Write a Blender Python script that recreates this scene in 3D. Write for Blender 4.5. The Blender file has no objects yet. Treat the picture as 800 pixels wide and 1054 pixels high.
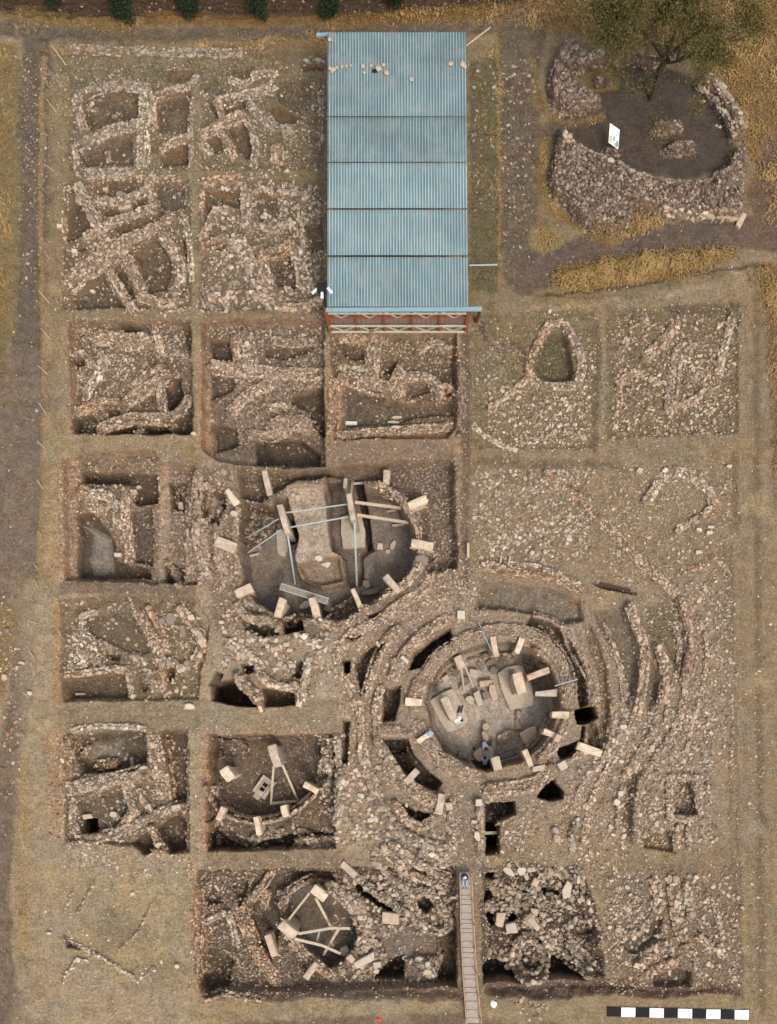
import bpy, bmesh, math, random
import numpy as np
from mathutils import Vector, Matrix
random.seed(7); RNG = np.random.default_rng(11)
# ---------------------------------------------------------------- plan units
# The plan of the dig is kept in plan units (1 unit = 1/14 m, 10 m trench = 140 units).
U = 14.0; CX, CY = 400.0, 527.0
CAM_H = 78.0; NX, NY = 430.0, 760.0          # the drone hovers 78 m above this spot
def flat(px, py, z=0.0):
    k = (CAM_H - z) / CAM_H
    return NX + (px-NX)*k, NY + (py-NY)*k
def w2(u, v): return (u-CX)/U, (CY-v)/U
def lin(c):
    r = []
    for x in c:
        x = x/255.0
        r.append(x/12.92 if x <= 0.04045 else ((x+0.055)/1.055)**2.4)
    return tuple(r)

scene = bpy.context.scene
COL = scene.collection
def tag(o, label=None, cat=None, group=None, kind=None):
    if label: o['label'] = label
    if cat: o['category'] = cat
    if group: o['group'] = group
    if kind: o['kind'] = kind
    return o
def link(name, me, mat=None, parent=None, loc=None):
    o = bpy.data.objects.new(name, me); COL.objects.link(o)
    if mat is not None:
        for m in (mat if isinstance(mat, (list, tuple)) else [mat]): me.materials.append(m)
    if parent is not None: o.parent = parent
    if loc is not None: o.location = loc
    return o
def empty(name, loc, rz=0.0):
    o = bpy.data.objects.new(name, None); COL.objects.link(o)
    o.location = loc; o.rotation_euler = (0, 0, rz); o.empty_display_size = 0.3
    return o
def np_mesh(name, verts, faces, cols=None, smooth=False):
    verts = np.asarray(verts, dtype=np.float32); faces = np.asarray(faces, dtype=np.int32)
    me = bpy.data.meshes.new(name); n, k = faces.shape
    me.vertices.add(len(verts)); me.vertices.foreach_set('co', verts.ravel())
    me.loops.add(n*k); me.loops.foreach_set('vertex_index', faces.ravel())
    me.polygons.add(n); me.polygons.foreach_set('loop_start', np.arange(0, n*k, k, dtype=np.int32))
    me.polygons.foreach_set('loop_total', np.full(n, k, dtype=np.int32))
    me.update(calc_edges=True)
    me.polygons.foreach_set('use_smooth', np.full(n, smooth, dtype=bool))
    if cols is not None:
        a = me.attributes.new('Col', 'FLOAT_COLOR', 'POINT')
        c = np.ones((len(verts), 4), dtype=np.float32); c[:, :cols.shape[1]] = cols
        a.data.foreach_set('color', c.ravel())
    return me
class MB:
    """collects boxes, tubes and prisms into one mesh"""
    def __init__(s): s.bm = bmesh.new()
    def box(s, cx, cy, cz, sx, sy, sz, rz=0.0, M=None):
        T = Matrix.Translation((cx, cy, cz)) @ Matrix.Rotation(rz, 4, 'Z') @ Matrix.Diagonal((sx, sy, sz, 1))
        if M is not None: T = M @ T
        return bmesh.ops.create_cube(s.bm, size=1.0, matrix=T)['verts']
    def bar(s, a, b, w, h=None):
        a = Vector(a); b = Vector(b); d = b-a; L = d.length
        if L < 1e-6: return
        q = d.to_track_quat('X', 'Z').to_matrix().to_4x4()
        bmesh.ops.create_cube(s.bm, size=1.0, matrix=Matrix.Translation((a+b)/2) @ q @ Matrix.Diagonal((L, w, h or w, 1)))
    def tube(s, a, b, r, r2=None, n=10):
        a = Vector(a); b = Vector(b); d = b-a; L = d.length
        q = d.to_track_quat('Z', 'Y').to_matrix().to_4x4()
        bmesh.ops.create_cone(s.bm, cap_ends=True, segments=n, radius1=r, radius2=r if r2 is None else r2, depth=L,
                              matrix=Matrix.Translation((a+b)/2) @ q)
    def prism(s, pts, z0, z1, rnd=0.0, rs=None):
        lo = [s.bm.verts.new((x, y, z0)) for x, y in pts]
        hi = [s.bm.verts.new((x, y, z1 + (rs.uniform(-rnd, rnd) if rs else 0))) for x, y in pts]
        n = len(pts)
        s.bm.faces.new(hi); s.bm.faces.new(lo[::-1])
        for i in range(n): s.bm.faces.new((lo[i], lo[(i+1) % n], hi[(i+1) % n], hi[i]))
    def bevel(s, w, seg=1):
        bmesh.ops.recalc_face_normals(s.bm, faces=s.bm.faces[:])
        bmesh.ops.bevel(s.bm, geom=s.bm.edges[:], offset=w, segments=seg, affect='EDGES', profile=0.6)
    def build(s, name, mat, parent=None, loc=None, smooth=False):
        bmesh.ops.recalc_face_normals(s.bm, faces=s.bm.faces[:])
        me = bpy.data.meshes.new(name); s.bm.to_mesh(me); s.bm.free()
        me.polygons.foreach_set('use_smooth', np.full(len(me.polygons), smooth, dtype=bool))
        return link(name, me, mat, parent, loc)

# ---------------------------------------------------------------- materials
def node_mat(name):
    m = bpy.data.materials.new(name); m.use_nodes = True
    nt = m.node_tree; b = nt.nodes['Principled BSDF']
    b.inputs['Roughness'].default_value = 0.9
    b.inputs['Specular IOR Level'].default_value = 0.25
    return m, nt, b
def N(nt, t, **kw):
    n = nt.nodes.new(t)
    for k, v in kw.items():
        if k in n.inputs: n.inputs[k].default_value = v
        else: setattr(n, k, v)
    return n
def ramp(nt, stops, src):
    r = N(nt, 'ShaderNodeValToRGB'); e = r.color_ramp.elements
    while len(e) < len(stops): e.new(0.5)
    for i, (p, c) in enumerate(stops):
        e[i].position = p; e[i].color = (c[0], c[1], c[2], 1) if isinstance(c, tuple) else (c, c, c, 1)
    nt.links.new(src, r.inputs[0]); return r.outputs[0]
def mixc(nt, mode, fac, a, b):
    m = N(nt, 'ShaderNodeMix', data_type='RGBA', blend_type=mode)
    for s, v in ((0, fac), (6, a), (7, b)):
        if hasattr(v, 'links'): nt.links.new(v, m.inputs[s])
        else: m.inputs[s].default_value = v if s == 0 else ((v[0], v[1], v[2], 1) if isinstance(v, tuple) else (v, v, v, 1))
    return m.outputs[2]
def noise(nt, co, scale, detail=4, rough=0.6):
    n = N(nt, 'ShaderNodeTexNoise', Scale=scale, Detail=detail, Roughness=rough)
    nt.links.new(co, n.inputs['Vector']); return n.outputs['Fac']
def bump(nt, b, h, strength, dist):
    u = N(nt, 'ShaderNodeBump', Strength=strength, Distance=dist)
    nt.links.new(h, u.inputs['Height']); nt.links.new(u.outputs[0], b.inputs['Normal'])
def solid(name, rgb, rough=0.85, var=0.25, scale=6.0, metal=0.0, bmp=0.01, col2=None, thr=(0.55, 0.7)):
    m, nt, b = node_mat(name); b.inputs['Roughness'].default_value = rough; b.inputs['Metallic'].default_value = metal
    tc = N(nt, 'ShaderNodeTexCoord'); co = tc.outputs['Object']
    n1 = noise(nt, co, scale, 5, 0.65)
    c = lin(rgb)
    v = ramp(nt, [(0.3, 1-var), (0.7, 1+var*0.6)], n1)
    out = mixc(nt, 'MULTIPLY', 1.0, c, v)
    if col2 is not None:
        n2 = noise(nt, co, scale*0.6, 6, 0.7)
        out = mixc(nt, 'MIX', ramp(nt, [(thr[0], 0.0), (thr[1], 1.0)], n2), out, lin(col2))
    nt.links.new(out, b.inputs['Base Color'])
    if bmp: bump(nt, b, noise(nt, co, scale*4, 4, 0.6), 0.6, bmp)
    return m
def stone_mat(name='rubble_stone'):
    m, nt, b = node_mat(name)
    at = N(nt, 'ShaderNodeAttribute', attribute_name='Col')
    tc = N(nt, 'ShaderNodeTexCoord'); co = tc.outputs['Object']
    v = ramp(nt, [(0.3, 0.72), (0.7, 1.16)], noise(nt, co, 7.0, 5, 0.7))
    out = mixc(nt, 'MULTIPLY', 1.0, at.outputs['Color'], v)
    nt.links.new(out, b.inputs['Base Color'])
    bump(nt, b, noise(nt, co, 22.0, 4, 0.6), 0.7, 0.02)
    return m
M = {}
M['stone'] = stone_mat()
M['pillar'] = solid('pillar_limestone', (198, 176, 150), 0.9, 0.3, 2.2, bmp=0.05, col2=(158, 142, 124), thr=(0.5, 0.66))
M['pillar_grey'] = solid('pillar_limestone_grey', (182, 164, 143), 0.9, 0.32, 2.6, bmp=0.05, col2=(150, 136, 120), thr=(0.48, 0.64))
M['pillar_pale'] = solid('pillar_limestone_pale', (208, 188, 162), 0.9, 0.28, 1.9, bmp=0.05, col2=(174, 152, 130), thr=(0.5, 0.66))
M['slab'] = solid('slab_limestone', (180, 166, 148), 0.9, 0.22, 2.4, bmp=0.03, col2=(140, 128, 114))
M['slab_pink'] = solid('slab_limestone_pink', (184, 162, 140), 0.9, 0.25, 2.4, bmp=0.04, col2=(150, 132, 116))
M['slab_white'] = solid('slab_limestone_white', (190, 178, 158), 0.9, 0.2, 2.4, bmp=0.03, col2=(172, 160, 142))
M['slab_dark'] = solid('slab_limestone_grey', (128, 117, 106), 0.9, 0.22, 2.4, bmp=0.03, col2=(104, 95, 88))
M['timber'] = solid('weathered_timber', (176, 160, 138), 0.8, 0.25, 8.0, bmp=0.006)
M['timber_pink'] = solid('new_timber', (205, 178, 150), 0.8, 0.2, 8.0, bmp=0.006)
M['plank'] = solid('walkway_plank', (160, 147, 134), 0.85, 0.25, 5.0, bmp=0.01, col2=(134, 122, 112))
M['steel'] = solid('galvanised_pole', (160, 172, 172), 0.6, 0.12, 9.0, metal=0.0, bmp=0.0)
M['rust'] = solid('rusty_steel', (140, 78, 50), 0.8, 0.35, 7.0, bmp=0.004, col2=(190, 150, 120), thr=(0.6, 0.75))
M['rail'] = solid('pale_rail', (178, 170, 150), 0.6, 0.25, 7.0, bmp=0.002, col2=(150, 105, 75), thr=(0.6, 0.7))
M['brownsheet'] = solid('brown_sheet', (128, 104, 96), 0.6, 0.2, 3.0, bmp=0.0, col2=(150, 120, 105))
M['black'] = solid('black_plastic', (26, 28, 33), 0.5, 0.1, 9.0, bmp=0.0)
M['white'] = solid('white_plastic', (226, 228, 228), 0.5, 0.05, 9.0, bmp=0.0)
M['darkwood'] = solid('dark_pole', (66, 56, 50), 0.9, 0.2, 6.0)
M['red'] = solid('red_cloth', (225, 70, 45), 0.8, 0.1, 6.0)
M['blue'] = solid('blue_plastic', (138, 160, 172), 0.5, 0.1, 9.0)
M['skin'] = solid('skin', (176, 126, 98), 0.6, 0.06, 9.0, bmp=0.0)
M['hair'] = solid('dark_hair', (34, 26, 24), 0.7, 0.2, 30.0)
M['shirt'] = solid('pale_blue_shirt', (196, 208, 232), 0.85, 0.08, 9.0)
M['navy'] = solid('navy_cloth', (32, 34, 52), 0.9, 0.15, 9.0)
M['jeans'] = solid('light_blue_jeans', (130, 175, 205), 0.9, 0.15, 9.0)
def roof_mat():
    m, nt, b = node_mat('painted_corrugated_sheet'); b.inputs['Roughness'].default_value = 0.42
    b.inputs['Metallic'].default_value = 0.15
    tc = N(nt, 'ShaderNodeTexCoord'); mp = N(nt, 'ShaderNodeMapping'); mp.inputs['Scale'].default_value = (9.0, 0.5, 1)
    nt.links.new(tc.outputs['Object'], mp.inputs['Vector'])
    s = noise(nt, mp.outputs[0], 1.0, 4, 0.6)
    at = N(nt, 'ShaderNodeAttribute', attribute_name='Col')
    c = mixc(nt, 'MULTIPLY', 1.0, at.outputs['Color'], ramp(nt, [(0.3, 0.84), (0.72, 1.13)], s))
    d = noise(nt, tc.outputs['Object'], 0.9, 6, 0.7)
    c = mixc(nt, 'MIX', ramp(nt, [(0.46, 0.0), (0.7, 0.5)], d), c, lin((150, 150, 142)))
    c = mixc(nt, 'MIX', ramp(nt, [(0.70, 0.0), (0.76, 0.6)], noise(nt, mp.outputs[0], 2.3, 5, 0.75)), c, lin((150, 118, 96)))
    c = mixc(nt, 'MULTIPLY', 1.0, c, ramp(nt, [(0.3, 0.86), (0.7, 1.12)], noise(nt, tc.outputs['Object'], 0.35, 3, 0.6)))
    nt.links.new(c, b.inputs['Base Color']); return m
M['roof'] = roof_mat()
def foliage_mat(name, rgb):
    m, nt, b = node_mat(name); b.inputs['Roughness'].default_value = 0.7
    at = N(nt, 'ShaderNodeAttribute', attribute_name='Col')
    nt.links.new(at.outputs['Color'], b.inputs['Base Color'])
    return m
M['white_dull'] = solid('pale_board', (196, 194, 186), 0.7, 0.1, 6.0)
M['maroon'] = solid('maroon_paint', (92, 48, 46), 0.7, 0.2, 6.0)
M['rust_pale'] = solid('faded_red_wood', (150, 116, 100), 0.85, 0.25, 6.0)
M['drawing'] = solid('drawing_board', (200, 182, 120), 0.7, 0.1, 9.0)
M['darkcloth'] = solid('dark_cloth', (60, 56, 58), 0.9, 0.1, 9.0)
M['stakewood'] = solid('bleached_stake', (184, 168, 142), 0.8, 0.15, 8.0)
M['leaf'] = foliage_mat('foliage', None)
def ground_mat():
    m, nt, b = node_mat('earth'); b.inputs['Roughness'].default_value = 0.97; b.inputs['Specular IOR Level'].default_value = 0.1
    at = N(nt, 'ShaderNodeAttribute', attribute_name='Col')
    peb = N(nt, 'ShaderNodeAttribute', attribute_name='Peb')
    tc = N(nt, 'ShaderNodeTexCoord'); co = tc.outputs['Object']
    c = at.outputs['Color']
    c = mixc(nt, 'MULTIPLY', 1.0, c, ramp(nt, [(0.3, 0.66), (0.5, 0.98), (0.7, 1.28)], noise(nt, co, 1.1, 9, 0.74)))
    c = mixc(nt, 'MULTIPLY', 1.0, c, ramp(nt, [(0.32, 0.55), (0.5, 0.98), (0.68, 1.42)], noise(nt, co, 5.5, 5, 0.8)))
    tint = noise(nt, co, 0.35, 5, 0.6)
    c = mixc(nt, 'MULTIPLY', 0.8, c, ramp(nt, [(0.35, (0.94, 0.98, 1.05)), (0.65, (1.10, 1.0, 0.88))], tint))
    def specks(c, scale, seed, lo, colr):
        mp = N(nt, 'ShaderNodeMapping'); mp.inputs['Location'].default_value = (seed, seed*1.7, 0)
        nt.links.new(co, mp.inputs['Vector'])
        v = N(nt, 'ShaderNodeTexVoronoi', Scale=scale, Randomness=1.0); nt.links.new(mp.outputs[0], v.inputs['Vector'])
        sz = N(nt, 'ShaderNodeSeparateColor'); nt.links.new(v.outputs['Color'], sz.inputs[0])
        # pebble where distance < threshold * density attr * random
        mm = N(nt, 'ShaderNodeMath', operation='MULTIPLY'); nt.links.new(sz.outputs[0], mm.inputs[0]); nt.links.new(peb.outputs['Fac'], mm.inputs[1])
        m3 = N(nt, 'ShaderNodeMath', operation='MULTIPLY'); nt.links.new(mm.outputs[0], m3.inputs[0]); nt.links.new(ramp(nt, [(0.38, 0.15*lo), (0.66, lo)], noise(nt, co, 0.8, 4, 0.7)), m3.inputs[1])
        m2 = N(nt, 'ShaderNodeMath', operation='MULTIPLY'); nt.links.new(m3.outputs[0], m2.inputs[0]); nt.links.new(ramp(nt, [(0.1, 0.3), (0.9, 1.0)], sz.outputs[2]), m2.inputs[1])
        lt = N(nt, 'ShaderNodeMath', operation='LESS_THAN'); nt.links.new(v.outputs['Distance'], lt.inputs[0]); nt.links.new(m2.outputs[0], lt.inputs[1])
        cc = mixc(nt, 'MIX', sz.outputs[1], lin(colr[0]), lin(colr[1]))
        return mixc(nt, 'MIX', lt.outputs[0], c, cc)
    c = specks(c, 9.0, 3.0, 0.62, ((172, 152, 128), (128, 110, 94)))
    c = specks(c, 5.0, 9.0, 0.40, ((172, 152, 130), (140, 120, 100)))
    nt.links.new(c, b.inputs['Base Color'])
    hb = N(nt, 'ShaderNodeMath', operation='ADD')
    nt.links.new(noise(nt, co, 5.0, 6, 0.7), hb.inputs[0]); nt.links.new(noise(nt, co, 19.0, 3, 0.7), hb.inputs[1])
    bump(nt, b, hb.outputs[0], 1.0, 0.13)
    return m
M['ground'] = ground_mat()

# ---------------------------------------------------------------- terrain field
MG = 24                                   # fine margin round the plan
u0, v0 = -MG, -MG; NU, NV = 800+2*MG+1, 1054+2*MG+1
UU, VV = np.meshgrid(np.arange(NU)+u0, np.arange(NV)+v0)
UU = UU.astype(np.float32); VV = VV.astype(np.float32)
def vnoise(cell, seed, shape=(NV, NU)):
    r = np.random.default_rng(seed); gh, gw = int(shape[0]/cell)+3, int(shape[1]/cell)+3
    g = r.random((gh, gw)).astype(np.float32)*2-1
    y = np.arange(shape[0])/cell; x = np.arange(shape[1])/cell
    yi = y.astype(int); xi = x.astype(int); fy = (y-yi)[:, None]; fx = (x-xi)[None, :]
    fy = fy*fy*(3-2*fy); fx = fx*fx*(3-2*fx)
    a = g[yi][:, xi]; b_ = g[yi][:, xi+1]; c = g[yi+1][:, xi]; d = g[yi+1][:, xi+1]
    return ((a*(1-fx)+b_*fx)*(1-fy)+(c*(1-fx)+d*fx)*fy).astype(np.float32)
def fbm(cell, seed, octv=4, gain=0.55):
    s = 0; amp = 1; tot = 0
    for i in range(octv):
        s = s+amp*vnoise(max(cell/2**i, 1.0), seed+i); tot += amp; amp *= gain
    return s/tot
WU = fbm(14, 100, 3)*2.6; WV = fbm(14, 200, 3)*2.6       # edge irregularity (units)
HH = fbm(160, 1, 4)*0.10
RGBm = np.zeros((NV, NU, 3), np.float32); PEB = np.full((NV, NU), 0.35, np.float32)
ROUGH = np.full((NV, NU), 0.012, np.float32)
def sst(x): x = np.clip(x, 0, 1); return x*x*(3-2*x)
def bbox(pts, pad):
    x = [p[0] for p in pts]; y = [p[1] for p in pts]
    i0 = max(int(min(x)-pad-u0), 0); i1 = min(int(max(x)+pad-u0)+2, NU)
    j0 = max(int(min(y)-pad-v0), 0); j1 = min(int(max(y)+pad-v0)+2, NV)
    return slice(j0, j1), slice(i0, i1)
def seg_d(X, Y, a, b):
    dx, dy = b[0]-a[0], b[1]-a[1]; L2 = dx*dx+dy*dy+1e-9
    t = np.clip(((X-a[0])*dx+(Y-a[1])*dy)/L2, 0, 1)
    return np.hypot(X-a[0]-t*dx, Y-a[1]-t*dy)
def sdf(pts, sl, warp):
    X = UU[sl]+WU[sl]*warp; Y = VV[sl]+WV[sl]*warp
    d = np.full(X.shape, 1e9, np.float32); ins = np.zeros(X.shape, bool); n = len(pts)
    for i in range(n):
        a = pts[i]; b = pts[(i+1) % n]; d = np.minimum(d, seg_d(X, Y, a, b))
        if a[1] != b[1]:
            c = ((a[1] > Y) != (b[1] > Y)) & (X < (b[0]-a[0])*(Y-a[1])/(b[1]-a[1])+a[0]); ins ^= c
    return np.where(ins, -d, d)
def hs(u, v):
    """height under flat plan coords (arrays or scalars)"""
    x = np.clip(np.asarray(u, float)-u0, 0, NU-1.001); y = np.clip(np.asarray(v, float)-v0, 0, NV-1.001)
    xi = x.astype(int); yi = y.astype(int); fx = x-xi; fy = y-yi
    return (HH[yi, xi]*(1-fx)+HH[yi, xi+1]*fx)*(1-fy)+(HH[yi+1, xi]*(1-fx)+HH[yi+1, xi+1]*fx)*fy
def settle(px, py, dz=0.0):
    """plan position of something seen from the drone that sits on the ground there"""
    z = 0.0
    for _ in range(6):
        u, v = flat(px, py, z); z = 0.5*z+0.5*(float(hs(u, v))+dz)
    return u, v
def reg(pts, zref=None):
    if zref is None:
        zs = [float(hs(*settle(*p))) for p in pts]; zref = float(np.median(zs))
    return [flat(p[0], p[1], zref) for p in pts], zref
def paint(pts, rgb, edge=5, warp=1.6, amt=1.0, peb=None, zref=0.0, rough=None):
    pts, _ = reg(pts, zref); sl = bbox(pts, edge+6); d = sdf(pts, sl, warp)
    k = (1-sst((d+edge/2)/edge))*amt
    RGBm[sl] = RGBm[sl]*(1-k[..., None])+np.array(lin(rgb), np.float32)*k[..., None]
    if peb is not None: PEB[sl] = PEB[sl]*(1-k)+peb*k
    if rough is not None: ROUGH[sl] = ROUGH[sl]*(1-k)+rough*k
def pit(pts, z, edge=3, warp=0.8, rgb=None, peb=None, zref=None, rough=None, slope=None):
    """dig (or raise) the ground inside an outline to level z; slope widens the side"""
    pts, zr = reg(pts, zref); sl = bbox(pts, edge+6); d = sdf(pts, sl, warp)
    k = 1-sst((d+edge)/edge)
    if slope: k = np.clip(-d/slope, 0, 1); k = k*k*(3-2*k)*0.3+k*0.7
    HH[sl] = HH[sl]*(1-k)+z*k
    if rgb is not None:
        kc = 1-sst((d+1)/2.5)
        RGBm[sl] = RGBm[sl]*(1-kc[..., None])+np.array(lin(rgb), np.float32)*kc[..., None]
        if peb is not None: PEB[sl] = PEB[sl]*(1-kc)+peb*kc
    if rough is not None: ROUGH[sl] = np.where(d < 0, rough, ROUGH[sl])
def line_d(pts, sl, warp):
    X = UU[sl]+WU[sl]*warp; Y = VV[sl]+WV[sl]*warp; d = np.full(X.shape, 1e9, np.float32)
    for a, b in zip(pts[:-1], pts[1:]): d = np.minimum(d, seg_d(X, Y, a, b))
    return d
def strip(pts, w, rgb, edge=4, warp=1.2, amt=1.0, dz=0.0, peb=None, zref=0.0):
    pts = [flat(p[0], p[1], zref) for p in pts]; sl = bbox(pts, w+edge+4); d = line_d(pts, sl, warp)
    k = (1-sst((d-w/2+edge/2)/edge))*amt
    if rgb is not None: RGBm[sl] = RGBm[sl]*(1-k[..., None])+np.array(lin(rgb), np.float32)*k[..., None]
    if peb is not None: PEB[sl] = PEB[sl]*(1-k)+peb*k
    HH[sl] += dz*k
WALLH = np.zeros((NV, NU), np.float32)
NZ = fbm(9, 700, 2); NZ2 = fbm(16, 720, 2)
def ridge(fpts, w, h, edge=2.2):
    sl = bbox(fpts, w+8); d = line_d(fpts, sl, 0.35)
    WALLH[sl] = np.maximum(WALLH[sl], h*np.clip(0.78+0.7*NZ2[sl], 0.25, 1.2)*(1-sst((d-w/2*(0.92+0.45*NZ[sl])+0.8)/edge)))
def at_field(A, u, v): return A[np.clip((v-v0).astype(int), 0, NV-1), np.clip((u-u0).astype(int), 0, NU-1)]

# ---------------------------------------------------------------- stones
def make_templates(n=48):
    g = [(x, y, z) for x in (-1, 0, 1) for y in (-1, 0, 1) for z in (-1, 0, 1) if (x, y, z) != (0, 0, 0)]
    idx = {p: i for i, p in enumerate(g)}; F = []
    for ax in range(3):
        for s in (-1, 1):
            o = [a for a in range(3) if a != ax]
            for i in (-1, 0):
                for j in (-1, 0):
                    q = []
                    for di, dj in ((0, 0), (1, 0), (1, 1), (0, 1)):
                        p = [0, 0, 0]; p[ax] = s; p[o[0]] = i+di; p[o[1]] = j+dj; q.append(idx[tuple(p)])
                    if (s > 0) == (ax == 1): q = q[::-1]
                    F.append(q)
    G = np.array(g, float); T = []
    for k in range(n):
        e = RNG.uniform(2.6, 5.0)
        r = (np.abs(G)**e).sum(1)**(1/e); V = G/r[:, None]
        sh = RNG.normal(0, 0.16, 3)
        V = V+RNG.normal(0, 0.10, V.shape); V[:, 0] += sh[0]*V[:, 1]; V[:, 1] += sh[1]*V[:, 2]*0.6; V[:, 0] *= 1+sh[2]*np.sign(V[:, 1])*0.8
        T.append(V)
    return np.array(T), np.array(F, np.int32)
TPL, TF = make_templates()
PAL = {
 'tan':   [(186, 160, 134), (170, 144, 118), (198, 174, 148), (152, 130, 110), (184, 166, 146), (132, 112, 94)],
 'orange':[(182, 146, 116), (166, 134, 106), (190, 158, 128), (146, 118, 94), (190, 168, 144), (128, 104, 84)],
 'mix':   [(178, 158, 136), (150, 134, 118), (190, 170, 146), (166, 140, 118), (136, 120, 104), (180, 168, 148), (124, 108, 92)],
 'grey':  [(160, 148, 132), (142, 132, 118), (170, 156, 138), (160, 142, 122), (176, 164, 146), (118, 106, 94)],
 'white': [(196, 180, 156), (176, 158, 136), (202, 190, 170), (160, 140, 118), (146, 130, 112)],
 'heap':  [(126, 106, 90), (106, 90, 78), (144, 122, 104), (92, 78, 68), (160, 140, 120), (118, 106, 94)],
 'dusty': [(162, 142, 122), (148, 130, 112), (176, 156, 134), (170, 146, 124)],
}
PALL = {k: np.array([lin(c) for c in v]) for k, v in PAL.items()}
def stones_mesh(name, P, S, yaw, pal, tilt=0.22):
    n = len(P); t = RNG.integers(0, len(TPL), n); V = TPL[t]*S[:, None, :]
    ax = RNG.normal(0, tilt, n); ay = RNG.normal(0, tilt, n)
    cz, sz = np.cos(yaw), np.sin(yaw)
    x, y, z = V[..., 0], V[..., 1], V[..., 2]
    y2 = y*np.cos(ax)[:, None]-z*np.sin(ax)[:, None]; z2 = y*np.sin(ax)[:, None]+z*np.cos(ax)[:, None]
    x3 = x*np.cos(ay)[:, None]+z2*np.sin(ay)[:, None]; z3 = -x*np.sin(ay)[:, None]+z2*np.cos(ay)[:, None]
    X = x3*cz[:, None]-y2*sz[:, None]; Y = x3*sz[:, None]+y2*cz[:, None]
    V = np.stack([X, Y, z3], -1)+P[:, None, :]
    F = (TF[None]+(np.arange(n)*26)[:, None, None]).reshape(-1, 4)
    pl = PALL[pal]; c = pl[RNG.integers(0, len(pl), n)]*RNG.uniform(0.62, 1.10, n)[:, None]
    cc = np.repeat(c, 26, axis=0)
    return np_mesh(name, V.reshape(-1, 3), F, np.clip(cc, 0, 0.9))
def resample(pts, step):
    pts = np.array(pts, float); d = np.hypot(*np.diff(pts, axis=0).T); L = np.concatenate([[0], np.cumsum(d)])
    n = max(int(L[-1]/step), 1); s = (np.arange(n)+0.5)*L[-1]/n
    x = np.interp(s, L, pts[:, 0]); y = np.interp(s, L, pts[:, 1])
    i = np.clip(np.searchsorted(L, s)-1, 0, len(d)-1); t = np.diff(pts, axis=0)[i]/np.maximum(d[i], 1e-6)[:, None]
    return x, y, t, L[-1]
def smooth_line(pts):
    if len(pts) < 3: return pts
    out = []; P = [pts[0]]+list(pts)+[pts[-1]]
    for i in range(1, len(P)-2):
        p0, p1, p2, p3 = [np.array(q, float) for q in P[i-1:i+3]]
        for t in np.linspace(0, 1, 5, endpoint=False):
            out.append(tuple(0.5*((2*p1)+(-p0+p2)*t+(2*p0-5*p1+4*p2-p3)*t*t+(-p0+3*p1-3*p2+p3)*t**3)))
    out.append(tuple(pts[-1])); return out
WALLS = []
def wall(label, pts, w=7, h=0.4, s=3.2, pal='mix', sm=True, name='rubble_wall', drop=0.14, cat='stone wall'):
    if h < 0.9 and s < 4.2: h *= 0.85
    if s < 4.2: s *= 0.90
    fp = [settle(p[0], p[1], h) for p in pts]
    if sm and (len(pts) >= 5 or 'ring' in name): fp = smooth_line(fp)
    ridge(fp, w, h); WALLS.append((label, fp, w, h, s, pal, name, drop, cat))
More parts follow.
